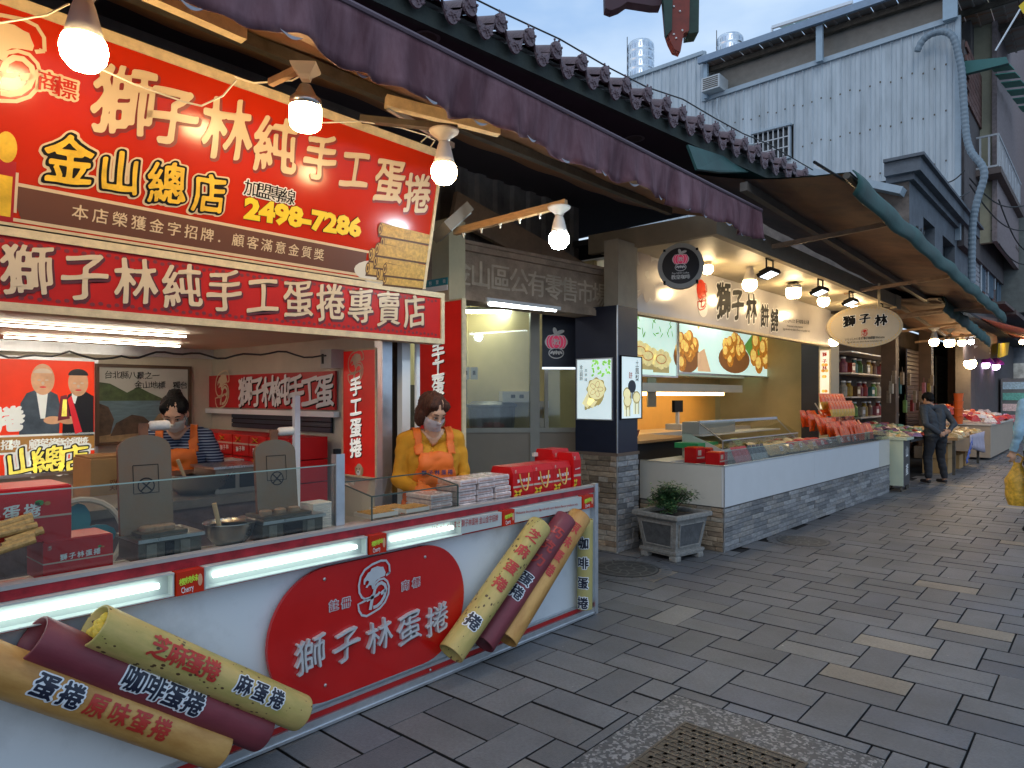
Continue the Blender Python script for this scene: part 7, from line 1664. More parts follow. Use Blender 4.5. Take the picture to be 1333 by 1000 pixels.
for y0_, y1_ in ((1.55, 2.35), (3.35, 4.25), (5.6, 7.4), (8.2, 10)):
    o = link('window', None, bh); mb = MB(); mb.box(-.028, -.02, y0_, y1_, 4.8, 6.3); mb.build('pane', mat('window_dark'), o); mb = MB(); [mb.bar((.02, y0_ + (y1_ - y0_) * i / 3, 4.8), (.02, y0_ + (y1_ - y0_) * i / 3, 6.3), .05) for i in range(4)]; mb.build('bars', mat('bar_blue', (.16, .24, .32), .5), o)
mb = MB(); mb.box(0, .7, -.2, 6.2, 7.75, 7.92).box(0, .55, 5.4, 14, 4.35, 4.5).box(0, .55, 5.4, 14, 6.6, 6.7).box(0, .5, 2.8, 5.4, 4.45, 4.53); mb.build('ledge', mat('ledge_brown', (.14, .11, .10), .8, var=.2), bh)
bc = link('balcony', None, bh); m_rail = mat('rail_white', (.52, .55, .58), .5, var=.08); xb = .62
mb = MB(); zb0, zb1 = 7.98, 8.85
mb.bar((xb, -.1, zb1), (xb, 6, zb1), .05).bar((xb, -.1, zb0), (xb, 6, zb0), .05).bar((0, -.1, zb1), (xb, -.1, zb1), .05).bar((0, -.1, zb0), (xb, -.1, zb0), .05); mb.build('rail', m_rail, bc)
for k in range(4): mb = MB(); mb.bar((xb * k / 3, -.1, zb0), (xb * k / 3, -.1, zb1), .045); mb.build('baluster', m_rail, bc)
for k in range(22):
    y = -.1 + k * .28; mb = MB(); mb.bar((xb, y, zb0), (xb, y, zb1), .03)
    if k % 3 == 1: mb.tube([(xb, y + .14 * math.sin(a), zb0 + .43 + .28 * math.cos(a)) for a in [i * .524 for i in range(13)]], .014, 4)
    mb.build('baluster', m_rail, bc)
mb = MB(); 
for (y0_, y1_, z0_, z1_) in ((1, 2.2, 8, 10.4), (3.2, 4.4, 8, 10.4), (6.2, 11, 8.4, 10.6)): mb.box(-.028, -.015, y0_, y1_, z0_, z1_)
mb.build('door_opening', mat('window_dark'), bh)
mb = MB(); mb.box(-.02, 1.2, 6.4, 14, 7.2, 7.9).box(-.02, .9, 6.4, 6.5, 4.5, 7.2); mb.build('grey_bay', mat('grey_bay', (.17, .19, .18), .8, var=.2), bh)
for k in range(9): mb = MB(); mb.bar((1.22, 6.6 + k * .35, 7.9), (1.22, 6.6 + k * .35, 9.6), .03); mb.build('grille_bar', mat('bar_blue'), bh)
fr = thing('far_house', 'dark house at the far bend of the street under a dark overhanging roof', 'house', (-1.6, 37, 0))
mb = MB(); mb.box(-3, 8, 0, 4, 0, 18); mb.build('wall', mat('far_wall', (.07, .065, .06), .8, var=.3), fr)
for r_ in range(4):
    for k in range(5): o = link('window', None, fr); mb = MB(); mb.box(-2.5 + k * 2, -1.2 + k * 2, -.03, 0, 4.5 + r_ * 3, 6 + r_ * 3); mb.build('pane', mat('window_dark'), o); mb = MB(); mb.box(-2.6 + k * 2, -1.1 + k * 2, -.12, -.0, 4.35 + r_ * 3, 4.5 + r_ * 3); mb.build('sill', m_rail, o)
ro = thing('overhanging_eave', 'dark red overhanging eave at the top right corner', 'roof', (0, 0, 0)); mb = MB(); A_ = [PY(1290, -60, 23.5), PY(1400, -60, 22.8), PY(1400, 70, 25.5), PY(1325, 60, 27)]; mb.add([tuple(p) for p in A_] + [tuple(p + Vector((0, 0, .3))) for p in A_], [(0, 3, 2, 1), (4, 5, 6, 7), (0, 1, 5, 4), (1, 2, 6, 5), (2, 3, 7, 6), (3, 0, 4, 7)]); mb.build('eave_board', mat('eave_red', (.05, .022, .022), .7, var=.3), ro)
fp = thing('banner_pole', 'thin pole with a small yellow flag at the top right corner', 'flag', (0, 0, 0)); mb = MB(); mb.tube([PY(1296, 66, 20), PY(1328, 12, 20)], .02, 6); mb.build('pole', M_alu, fp); mb = MB(); A_ = [PY(1326, 8, 20), PY(1340, -4, 20), PY(1345, 22, 20), PY(1332, 18, 20)]; mb.add(A_, [(0, 1, 2, 3)]); o = mb.build('flag_cloth', mat('flag_yellow', (.7, .5, .02), .6), fp); md = o.modifiers.new('s', 'SOLIDIFY'); md.thickness = .01
rda = thing('red_awning', 'faded red awning far down the street at the right edge', 'awning', (-2.2, 21.5, 0)); mb = MB(); mb.grid(lambda i, j: (.5 - 1.5 * j, 8 * i, 3.28 + .55 * j), 6, 2); mb.grid(lambda i, j: (.5, 8 * i, 3.28 - .3 * j - .03 * abs(math.sin(i * 30))), 30, 1); o = mb.build('canvas', mat('red_canvas', (.30, .06, .035), .7, var=.25), rda); md = o.modifiers.new('s', 'SOLIDIFY'); md.thickness = .01

# ================================================================ stalls down the street
M_brick_d = mat('dark_brick_wall', (.075, .055, .045), .85, var=.45, vs=2, bump=.4)  # dark brown brick tone, mottled at random
aw_ = thing('arcade_wall', 'dark arcade wall with shutters behind the market stalls', 'wall', (-4.6, 14.1, 0)); mb = MB(); mb.box(-.1, 0, 0, 22, 0, 3.5); mb.build('wall_face', M_brick_d, aw_)
mb = MB(); mb.box(0, 2.0, 0, 22, 3.55, 3.6); mb.build('arcade_soffit', M_dark, aw_)
mb = MB(); mb.box(-1.75, 0, -.08, 0, 0, 3.2); mb.build('wall_return', M_dark, aw_)
for i, y in enumerate((16.6, 20.4, 24.5, 29.0)):
    t_ = thing('arcade_pillar', ('nearest square arcade pillar beside the hanging goods', 'second arcade pillar behind the standing man', 'third arcade pillar by the brown hanging board', 'farthest arcade pillar before the glass fridge')[i], 'pillar', (-3.65, y, 0), 'arcade pillars'); mb = MB(); mb.box(-.14, .14, -.14, .14, 0, 3.55); mb.build('shaft', mat('arcade_pillar', (.085, .055, .04), .7, var=.3, vs=2.5, bump=.2), t_); mb = MB(); mb.box(-.23, .23, -.23, .23, 0, .3); mb.build('plinth', M_conc, t_)
for i, (y0_, y1_) in enumerate(((20.9, 24.0), (25.0, 28.5))):
    t_ = thing('roller_shutter', ('closed dark brown roller shutter behind the standing man', 'closed grey roller shutter farther down the arcade')[i], 'shutter', (-4.55 + .35, y0_, 0), 'closed roller shutters')
    for k in range(26): mb = MB(); mb.bev(0, y1_ - y0_, k * .11, k * .11 + .105, -.02, .02, .015); mb.build('slat', mat('shutter_brown', (.06, .035, .03), .5, var=.2) if i == 0 else mat('shutter_grey', (.14, .16, .17), .5, var=.2), t_, FX(0))
bbd = thing('hanging_board', 'broad brown sheet hanging under the arcade roof', 'board', (0, 0, 0)); A_ = [PX(1256, 470, -2.9), PX(1298, 466, -2.9), PX(1298, 415, -2.9), PX(1256, 408, -2.9)]; mb = MB(); mb.add([tuple(p) for p in A_] + [tuple(p - Vector((.04, 0, 0))) for p in A_], [(0, 1, 2, 3), (7, 6, 5, 4), (0, 4, 5, 1), (1, 5, 6, 2), (2, 6, 7, 3), (3, 7, 4, 0)]); mb.build('sheet', mat('brown_sheet', (.20, .12, .09), .6, var=.25), bbd)
# shelf of goods in the dark shop
gs = thing('goods_shelf', 'shelves with bottles, boxes and hanging bags in the dark shop beyond the second counter', 'shelf', (-4.45, 15.2, 0))
for z in (1.1, 1.55, 2.05, 2.5): mb = MB(); mb.box(-.1, .35, .2, 4.4, z, z + .03); mb.build('shelf_board', M_porc, gs)
q = random.Random(21); cols = [mat('goods_' + n, tuple(x * .5 for x in c), .4, var=.3, vs=14) for n, c in (('red', (.5, .03, .02)), ('teal', (.05, .25, .28)), ('green', (.2, .4, .08)), ('white', (.6, .55, .45)), ('yellow', (.6, .4, .05)), ('brown', (.2, .1, .05)), ('pink', (.5, .15, .2)))]
for i in range(30):
    y = .35 + (i % 10) * .4; z = (1.13, 1.58, 2.08)[i // 10]; t_ = thing('jar' if i % 3 else 'goods_box', '%s %s on the %s board of the dark shop shelf, %s from the left' % (('red', 'teal', 'green', 'white', 'yellow', 'brown', 'pink')[i % 7], 'jar' if i % 3 else 'box', ('lowest', 'middle', 'upper')[i // 10], ORD[i % 10]), 'jar' if i % 3 else 'box', (-4.3, 15.2 + y, z), 'goods on the dark shop shelf')
    mb = MB()
    if i % 3: mb.lathe([(.07, 0), (.08, .03), (.08, .2), (.04, .26), (.045, .30)], 12); mb.build('jar_body', cols[i % 7], t_, smooth=False); mb = MB(); mb.lathe([(.05, .30), (.05, .33)], 12); mb.build('lid', M_white, t_)
    else: mb.box(-.1, .1, -.12, .12, 0, .22); mb.build('box_body', cols[i % 7], t_); mb = MB(); mb.box(.1, .102, -.1, .1, .06, .15); mb.build('box_label', M_white, t_)
for i in range(14):
    t_ = thing('hanging_goods', 'bundle of small packs hanging beside the arcade pillar, %s from the street' % ORD[min(i, 11)] if i < 11 else ('bundle of pale packs hanging lowest by the arcade pillar', 'long brown pack hanging on the arcade pillar', 'grey pack hanging on the arcade pillar')[i - 11], 'hanging goods', (-3.35 - (i % 3) * .12, 15.6 + i * .32, 2.1 - (i % 4) * .2), 'packs hanging in the arcade')
    mb = MB(); mb.box(-.03, .03, -.06, .06, -.26, 0); mb.tube([(0, 0, 0), (0, 0, .12)], .005, 4); mb.build('pack', cols[(i * 3) % 7] if i % 2 else mat('goods_dull', (.2, .15, .1), .5, var=.4, vs=14), t_)
# pale cabinet and the dried goods table
cab = thing('pale_cabinet', 'pale green white cabinet on castors with white writing on its dark side', 'cabinet', (-2.93, 12.86, 0))
mb = MB(); mb.box(0, .30, 0, .02, .10, .86).box(-.02, .36, -.02, .5, .86, .90); mb.build('front_face', mat('cabinet_pale', (.52, .60, .47), .4, var=.04), cab)
mb = MB(); mb.box(.02, .30, .021, .48, .10, .858); mb.build('dark_body', mat('cabinet_dark', (.05, .045, .045), .5), cab); x = text('side_writing', cab, '山產', (.27, .66), (.27, .36), .20, M_white, 0, bold=.03, brush=1); x.matrix_basis = FX(.302)
for dx, dy in ((.04, .05), (.26, .05), (.04, .42), (.26, .42)): mb = MB(); mb.X = Matrix.Translation((dx, dy, .045)) @ Matrix.Rotation(math.pi / 2, 4, 'Y'); mb.lathe([(.04, -.012), (.045, 0), (.04, .012)], 12); mb.X = None; mb.box(dx - .015, dx + .015, dy - .015, dy + .015, .05, .10); mb.build('castor', M_iron, cab)
def market_table(label, x0, x1, y0, y1, z, m, grp='market tables'):
    t_ = thing('market_table', label, 'table', (x0, y0, 0), grp); mb = MB(); mb.box(0, x1 - x0, 0, y1 - y0, z - .04, z); mb.build('table_top', m, t_)
    for a in (.05, x1 - x0 - .1):
        for b2 in (.05, y1 - y0 - .1): mb = MB(); mb.box(a, a + .05, b2, b2 + .05, 0, z - .04); mb.build('leg', M_iron, t_)
    return t_
market_table('dark table heaped with dried goods beside the pale cabinet', -4.0, -2.62, 13.4, 15.6, .84, M_dark)
q = random.Random(31)
def heap(n, x0, x1, y0, y1, z, sc, colors, nm, lab, cat, grp, steep=.15):
    for i in range(n):
        fx, fy = (i % 6) / 5, (i // 6) / max(1, (n - 1) // 6); x = x0 + (x1 - x0) * (fx + q.uniform(-.06, .06)); y = y0 + (y1 - y0) * (fy + q.uniform(-.05, .05)); c_ = q.randrange(len(colors))
        t_ = thing(nm, lab % (colors[c_][0], ORD[min(11, i // 6)], ORD[i % 6]), cat, TR(x, y, z + (1 - fx) * steep, q.uniform(0, 3)), grp); mb = MB(); pouch(mb, (0, 0, 0), sc, sc * 1.25, sc * .35, 0, R(-75 + q.uniform(-14, 14)), 0, 0)
        mb.v = [(a, -c2, b2) if False else (a, b2, c2) for a, b2, c2 in mb.v]; mb.build('pack', colors[c_][1], t_)
cl = [('pale', f_cl), ('purple', film('purple_film', (.22, .10, .18))), ('cream', film('cream_film', (.60, .50, .35))), ('green', film('green_film', (.15, .30, .15))), ('dark red', film('dark_red_film', (.35, .05, .04)))]
def pouch_flat(mb, s): pass
def heap2(rows, cols_, x0, x1, y0, y1, z, s, colors, nm, lab, cat, grp, steep):
    for r_ in range(rows):
        for k in range(cols_):
            fx, fy = k / max(1, cols_ - 1), r_ / max(1, rows - 1); c_ = q.randrange(len(colors)); a = s * q.uniform(.8, 1.15)
            t_ = thing(nm, lab % (colors[c_][0], ORD[min(11, r_)], ORD[k]), cat, Matrix.Translation((x0 + (x1 - x0) * fx + q.uniform(-.04, .04), y0 + (y1 - y0) * fy + q.uniform(-.06, .06), z + (1 - fx) * steep + q.uniform(.01, .04))) @ Matrix.Rotation(q.uniform(0, 6.28), 4, 'Z') @ Matrix.Rotation(q.uniform(-.35, .35), 4, 'X'), grp)
            mb = MB(); n_ = 8; P = [(a * .5 * math.cos(i * .785) * (1.2 if i % 2 else 1), a * .62 * math.sin(i * .785) * (1.15 if i % 2 else 1)) for i in range(8)]
            mb.add([(x, y, 0) for x, y in P] + [(x * .7, y * .7, a * .28 * q.uniform(.7, 1.3)) for x, y in P] + [(0, 0, a * .34)], [tuple(range(7, -1, -1))] + [(i, (i + 1) % 8, 8 + (i + 1) % 8, 8 + i) for i in range(8)] + [(8 + i, 8 + (i + 1) % 8, 16) for i in range(8)]); mb.build('pack', colors[c_][1], t_)
heap2(9, 6, -3.7, -2.7, 13.3, 15.5, .845, .20, cl, 'dried_goods_pack', '%s pack of dried goods, %s row from the camera, %s from the wall', 'pack', 'packs of dried goods on the dark table', .14)
market_table('long low table under a lilac cloth right of the standing man', -3.4, -2.35, 16.2, 19.6, .74, M_wood)
cloth = thing('lilac_cloth', 'lilac and blue cloth hanging over the end of the low table', 'cloth', (-2.33, 16.2, 0)); m_cl = mat('lilac_cloth', (.42, .38, .46), .8, var=.15, bump=.3, bs=8)
mb = MB(); mb.grid(lambda i, j: (.02 + .04 * math.sin(i * 30) * j, 1.2 + 2.2 * i, .76 - (.26 + .25 * i) * j), 30, 4); o = mb.build('hanging_side', m_cl, cloth, smooth=True); md = o.modifiers.new('s', 'SOLIDIFY'); md.thickness = .01
mb = MB(); mb.grid(lambda i, j: (.04 + .03 * math.sin(i * 30) * j, .6 + .8 * i, .70 - .4 * (1 - i) - .10 * j), 14, 2); o = mb.build('blue_fold', mat('blue_cloth', (.10, .14, .42), .7, var=.2), cloth, smooth=True); md = o.modifiers.new('s', 'SOLIDIFY'); md.thickness = .01
cl2 = [('tan', film('tan_film', (.50, .32, .15))), ('brown', film('brown_film', (.28, .15, .07))), ('golden', film('golden_film', (.60, .38, .12))), ('pale', f_cl)]
heap2(9, 5, -3.3, -2.45, 16.4, 19.4, .745, .20, cl2, 'dried_fish_pack', '%s pack on the lilac table, %s row from the camera, %s from the wall', 'pack', 'tan packs on the lilac table', .08)
for i in range(4):
    t_ = thing('cardboard_box', ('brown cardboard box', 'upper brown cardboard box', 'second brown cardboard box', 'rear brown cardboard box')[i] + ' under the lilac table', 'box', (-2.75, 16.4 + (i % 3) * .7, .0 if i != 1 else .0), 'cardboard boxes under the table')
    if i == 1: t_.location = (-2.75, 16.4, .31)
    if i == 3: t_.location = (-2.75, 18.6, 0)
    mb = MB(); mb.box(-.25, .2, 0, .5, 0, .30); mb.build('box_body', M_card, t_)
# red snack stall
st3 = thing('snack_counter', 'beige panelled snack counter far down the street', 'counter', (-3.2, 20.6, 0)); mb = MB(); mb.box(-.6, .9, 0, .04, .06, .86).box(.86, .9, .04, 5, .06, .86); mb.build('beige_panel', mat('beige_counter', (.42, .34, .26), .5, var=.08), st3); mb = MB(); mb.box(-.62, .93, -.03, 5, .86, .90); mb.build('counter_top', M_porc, st3)
q = random.Random(77)
heap2(7, 6, -3.7, -2.4, 20.8, 25, .905, .30, [('bright red', f_rd), ('red', film('bright_red_film', (.62, .05, .03))), ('orange', f_or), ('white', film('white_film', (.7, .6, .55)))], 'red_snack_bag', '%s snack bag, %s row of the far counter, %s from the wall', 'snack bag', 'red snack bags on the far counter', .32)
for i in range(4):
    t_ = thing('orange_bucket', '%s orange plastic basket beside the standing man' % ('lowest', 'second', 'third', 'top')[i], 'basket', (-2.9, 20.1, .9 + i * .19), 'stacked orange baskets'); mb = MB(); mb.lathe([(.09, 0), (.11, .17), (.115, .185)], 12); mb.build('basket_body', mat('orange_plastic', (.65, .12, .02), .4), t_)
# far fridge, signs
fg = thing('glass_fridge', 'tall glass door fridge with coloured drinks at the far right', 'fridge', (-3.0, 29.6, 0)); mb = MB(); mb.box(0, .9, 0, .7, 0, 2.2); mb.build('fridge_body', mat('fridge_blue', (.14, .19, .20), .4, var=.15), fg)
for k in range(5): mb = MB(); mb.box(.05, .85, -.02, -.01, .3 + k * .38, .55 + k * .38); mb.build('drink_row', mat('drinks_' + str(k), ((.1, .5, .6), (.5, .2, .25), (.6, .5, .5), (.1, .4, .35), (.3, .5, .6))[k], .4, var=.4, vs=25, emit=.1), fg)
ys_ = thing('yellow_sign', 'small yellow and pink sign hanging at the far end', 'sign', (0, 0, 0)); A_ = [PX(1301, 466, -2.7), PX(1312, 462, -2.7), PX(1314, 446, -2.7), PX(1302, 447, -2.7)]; mb = MB(); mb.add([tuple(p) for p in A_] + [tuple(p - Vector((.05, 0, 0))) for p in A_], [(0, 1, 2, 3), (7, 6, 5, 4)]); mb.build('board', mat('sign_yellow', (.65, .55, .03), .5, emit=.1), ys_)
bs2 = thing('blue_sign', 'blue shop sign at the far right end of the street', 'sign', (-1.75, 33, 2.9)); mb = MB(); mb.box(-.2, 1.6, 0, .1, -.5, .75); mb.build('board', mat('sign_blue', (.03, .12, .50), .4, emit=.4), bs2); mb = MB(); mb.lathe([(.28, 0), (.28, .02)], 20); mb.build('red_disc', mat('disc_red', (.6, .1, .05), .4, emit=.4), bs2, Matrix.Translation((.7, -.01, .1)) @ Matrix.Rotation(math.pi / 2, 4, 'X'))
ps2 = thing('far_shop', 'pale lit shop front closing the far end of the street', 'shop', (-3.6, 34.5, 0)); mb = MB(); mb.box(0, 6, 0, .2, 0, 3.6); mb.build('shop_wall', mat('far_shop_wall', (.25, .28, .29), .6, var=.5, vs=1.4), ps2)
for k in range(5): mb = MB(); mb.box(.3 + k * 1.1, 1.2 + k * 1.1, -.02, -.001, .8, 2.9); mb.build('shop_window', mat('far_window', (.34, .36, .34), .3, var=.6, vs=3, emit=.2), ps2)
# far bulbs
for i, (u, v, wpx, x, kd, lb_) in enumerate(((1216, 445, 13, -2.75, 'warm', 'leftmost lit bulb of the far row over the stalls'), (1236, 446, 13, -2.75, 'warm', 'second lit bulb of the far row over the stalls'), (1252, 446, 11, -2.75, 'warm', 'third lit bulb of the far row over the stalls'), (1264, 445, 8, -2.75, 'cool', 'small white bulb at the right end of the far row'),
        (1263, 473, 16, -3.0, 'warm', 'wide warm lamp hanging low before the brown board'), (1283, 475, 11, -3.0, 'violet', 'left violet shaded lamp over the snack counter'), (1296, 477, 11, -3.0, 'violet', 'right violet shaded lamp over the snack counter'), (1331, 445, 8, -2.2, 'warm', 'small warm bulb at the right edge of the photo'))):
    p = PX(u, v, x); d = wpx / 900 * (p - CAMV).dot(Fv) * .9; bulb_lamp(p.x, p.y, p.z, d, lb_, kd, 'drum' if i == 1 else 'round', 'bulbs over the far stalls')
    if kd == 'violet':
        sh_ = thing('violet_shade', ('left', 'right')[i - 5] + ' violet lamp shade over the snack counter', 'lamp shade', (p.x, p.y, p.z + d * .2), 'violet lamp shades'); mb = MB(); mb.lathe([(d * 1.0, 0), (d * .9, d * .3), (d * .3, d * .9)], 14); mb.build('shade', mat('violet', (.35, .03, .45), .4), sh_)

wires = thing('overhead_wires', 'tangle of black overhead wires between the houses above the stalls', 'wires', (0, 0, 0))
q = random.Random(9)
for a_, b_, sg_ in ((PY(1262, 232, 20.7), PY(1333, 268, 24), .3), (PY(1262, 240, 20.7), PY(1340, 300, 26), .4), (PY(1215, 232, 20.6), PY(1256, 222, 20.6), .2), (PY(1140, 246, 15.5), PY(1262, 250, 20.7), .35), (PY(1300, 260, 22.6), PY(1340, 330, 27), .3), (PY(1290, 300, 24), PY(1340, 345, 26), .3)):
    mb = MB(); mb.tube([a_.lerp(b_, i / 14) - Vector((0, 0, sg_ * math.sin(math.pi * i / 14))) for i in range(15)], .018, 5); mb.build('wire', M_cable, wires)
for k in range(5):
    mb = MB(); p = PX(1268 + k * 9, 392 - k * 5, -3.0); mb.tube([p, p + Vector((0, 0, 2.2 + .3 * k))], .03, 6); mb.build('conduit', mat('hose_pale'), wires)
lt = MB(); q = random.Random(41)
for i in range(90):
    x, y = q.uniform(-2.7, .2), q.uniform(2.2, 12); a = q.uniform(0, 3); r_ = q.uniform(.004, .012)
    lt.add([(x + r_ * math.cos(a + j * 1.57) * (1 if j % 2 else .5), y + r_ * math.sin(a + j * 1.57) * (1 if j % 2 else .5), .004 + .001 * j) for j in range(4)], [(0, 1, 2, 3)], i % 3)
lt.build('litter', [mat('litter_pale', (.5, .48, .42), .7), mat('gum_dark', (.03, .03, .03), .8), mat('leaf_litter', (.25, .14, .06), .8)], kind='stuff')
# ================================================================ people
def capsule(mb, a, b, ra, rb, n=12):
    a, b = Vector(a), Vector(b); d = b - a; L_ = d.length
    if L_ < 1e-5: mb.ell(a, (ra, ra, ra), n, 8); return
    rot = d.to_track_quat('Z', 'Y').to_matrix(); vs = []; fs = []; prof = []
    for i in range(5): t = math.pi / 2 * i / 4; prof.append((ra * math.sin(t), -ra * math.cos(t)))
    for i in range(5): t = math.pi / 2 * i / 4; prof.append((rb * math.cos(t), L_ + rb * math.sin(t)))
    for r, z in prof:
        for k in range(n): th = 2 * math.pi * k / n; vs.append(a + rot @ Vector((max(r, 1e-4) * math.cos(th), max(r, 1e-4) * math.sin(th), z)))
    for i in range(len(prof) - 1):
        for k in range(n): fs.append((i * n + k, i * n + (k + 1) % n, (i + 1) * n + (k + 1) % n, (i + 1) * n + k))
    fs += [tuple(range(n - 1, -1, -1)), tuple((len(prof) - 1) * n + k for k in range(n))]
    mb.add(vs, fs)
def seg_dist(p, a, b):
    ab = b - a; t = max(0, min(1, (p - a).dot(ab) / max(ab.length_squared, 1e-9))); return (p - a - ab * t).length, t
def remesh(mb, voxel, smooth=4):
    me = mb.mesh('tmp', [M_black]); o = bpy.data.objects.new('tmp', me); COL.objects.link(o)
    m = o.modifiers.new('r', 'REMESH'); m.mode = 'VOXEL'; m.voxel_size = voxel; m.use_smooth_shade = True
    s = o.modifiers.new('s', 'SMOOTH'); s.iterations = smooth; s.factor = .5
    out = bpy.data.meshes.new_from_object(o.evaluated_get(bpy.context.evaluated_depsgraph_get())); bpy.data.objects.remove(o); bpy.data.meshes.remove(me); return out
def head_matrix(base, yaw=0, pitch=0): return Matrix.Translation(base) @ Matrix.Rotation(yaw, 4, 'Z') @ Matrix.Rotation(-pitch, 4, 'X')
def hand(mb, wrist, dirv, palm_n, s=1., curl=.5, L=None):
    """palm, five unequal bent fingers; dirv along the hand, palm_n out of the palm"""
    d = Vector(dirv).normalized(); n = Vector(palm_n); n = (n - d * n.dot(d)).normalized(); a = d.cross(n); w = Vector(wrist)
    for k in (-1, 0, 1): capsule(mb, w + a * .016 * k * s, w + d * .075 * s + a * .024 * k * s, .015 * s, .014 * s, 8)
    for k, l in ((-1.5, .062), (-.5, .075), (.5, .072), (1.5, .056)):
        p = w + d * .08 * s + a * k * .019 * s; q_ = p + (d * math.cos(curl) + n * math.sin(curl)) * l * .5 * s; r_ = q_ + (d * math.cos(curl * 2.2) + n * math.sin(curl * 2.2)) * l * .5 * s
        capsule(mb, p, q_, .0095 * s, .0085 * s, 7); capsule(mb, q_, r_, .0085 * s, .0070 * s, 7)
    p = w + d * .025 * s - a * .026 * s; q_ = p + (d * .6 - a * .7 + n * .4).normalized() * .038 * s; capsule(mb, p, q_, .012 * s, .010 * s, 8); capsule(mb, q_, q_ + (d * .9 - a * .1 + n * .4).normalized() * .03 * s, .010 * s, .008 * s, 8)
def person(label, M, J, tops, skin_m, bottom_m, hairf, head_yaw=0, head_pitch=0, female=True, stripes=None, mask_m=None, apron=None, slim=1., legs=True, shoe_m=None, sleeve=1., hands=((0, 0, -1), (0, 0, -1)), palms=((0, 1, 0), (0, 1, 0)), hair_m=None, collar=None, voxel=.0075, torso_w=1.):
    """J: joint dictionary in the person's own frame, facing +Y"""
    P = thing('person', label, 'person', M); V = {k: Vector(v) for k, v in J.items()}
    mb = MB(); prim = []
    def cap(a, b, ra, rb, tag_): capsule(mb, a, b, ra, rb); prim.append((Vector(a), Vector(b), ra, rb, tag_))
    pel, ch, nk = V['pelvis'], V['chest'], V['neck']; up = (nk - pel).normalized(); side = Vector((1, 0, 0)); k = slim * torso_w
    hipw, shw = .085, .115
    for sx in (-1, 1):
        cap(pel + side * sx * hipw * .8 * k, pel.lerp(ch, .45) + side * sx * .065 * k, .115 * k, .105 * k, 'top'); cap(pel.lerp(ch, .45) + side * sx * .065 * k, ch + side * sx * .085 * k, .105 * k, .110 * k, 'top')
        cap(ch + side * sx * .07 * k, V['shL' if sx < 0 else 'shR'] * .82 + nk * .18, .10 * k, .058, 'top')
        cap(nk - up * .03, V['shL' if sx < 0 else 'shR'], .052, .056, 'top')
        if female: cap(ch + Vector((sx * .06, .05 * k, -.02)), ch + Vector((sx * .05, .055 * k, -.10)), .068, .07, 'top')
        e, w_ = V['elL' if sx < 0 else 'elR'], V['wrL' if sx < 0 else 'wrR']; sh = V['shL' if sx < 0 else 'shR']
        cap(sh, e, .057 * slim, .043 * slim, 'top'); f = sleeve
        cap(e, e.lerp(w_, f), .043 * slim, (.043 - .013 * f) * slim, 'top')
        if f < 1: cap(e.lerp(w_, f), w_, (.038 - .009 * f) * slim, .027, 'skin')
        i = 0 if sx < 0 else 1; hm = MB(); hand(hm, w_, hands[i], palms[i], 1.0, .45); k0 = len(mb.v); mb.v += hm.v; mb.f += [tuple(q + k0 for q in f_) for f_ in hm.f]; mb.m += hm.m
        hd = Vector(hands[i]).normalized(); prim.append((w_ + hd * .02, w_ + hd * .15, .04, .04, 'skin'))
        if legs:
            hp, kn, an = pel + side * sx * .09 * k - up * .04, V['knL' if sx < 0 else 'knR'], V['anL' if sx < 0 else 'anR']
            cap(hp, kn, .098 * k, .066, 'bottom'); cap(kn, an + Vector((0, 0, .06)), .064, .052, 'bottom'); cap(an + Vector((0, 0, .07)), an, .036, .036, 'skin')
            ft = V.get('ftL' if sx < 0 else 'ftR', an + Vector((0, .15, -.035))); cap(an + Vector((0, -.02, -.03)), ft, .036, .034, 'shoe')
    if female: cap(ch + Vector((-.06, .06 * k, -.03)), ch + Vector((.06, .06 * k, -.03)), .070, .070, 'top'); cap(ch + Vector((-.05, .05 * k, -.14)), ch + Vector((.05, .05 * k, -.14)), .075, .075, 'top')
    cap(nk - up * .02, V['head'] - Vector((0, 0, .06)), .052, .050, 'skin')
    HM = head_matrix(V['head'], head_yaw, head_pitch); mb.X = HM
    mb.ell((0, -.012, .035), (.076, .094, .090), 18, 12); mb.ell((0, .028, -.045), (.058, .062, .068), 16, 10); mb.ell((0, .055, -.092), (.026, .024, .020), 10, 8); mb.ell((0, .072, .02), (.052, .022, .035), 12, 8)
    mb.ell((0, .098, -.025), (.011, .018, .012), 8, 6); capsule(mb, (0, .084, .018), (0, .096, -.02), .008, .011, 8); mb.ell((0, .080, -.062), (.024, .012, .010), 8, 6)
    for sx in (-1, 1): mb.ell((sx * .078, -.008, -.012), (.010, .020, .030), 8, 6); mb.ell((sx * .036, .058, -.03), (.026, .018, .024), 8, 6)
    mb.X = None; prim.append((HM @ Vector((0, 0, .04)), HM @ Vector((0, .03, -.05)), .07, .07, 'skin'))
    me = remesh(mb, voxel, 3)
    mats_ = [skin_m, tops, bottom_m, shoe_m or M_black]
    for m in mats_: me.materials.append(m) if m else None
    me.materials.clear(); [me.materials.append(m) for m in mats_]
    order = {'skin': 0, 'top': 1, 'bottom': 2, 'shoe': 3}; nP_ = len(me.polygons)
    C_ = np.empty(nP_ * 3, np.float32); me.polygons.foreach_get('center', C_); C_ = C_.reshape(-1, 3); best = np.full(nP_, 9.); idx = np.zeros(nP_, int)
    for a, b, ra, rb, tg in prim:
        A_, AB = np.array(a), np.array(b - a); t = np.clip(((C_ - A_) @ AB) / max(AB @ AB, 1e-9), 0, 1); d = np.linalg.norm(C_ - A_ - t[:, None] * AB, axis=1) - (ra + (rb - ra) * t)
        w_ = d < best; best[w_] = d[w_]; idx[w_] = order[tg]
    idx = idx.tolist()
    me.polygons.foreach_set('material_index', idx); me.polygons.foreach_set('use_smooth', [True] * len(idx))
    # garment folds
    for v in me.vertices: pass
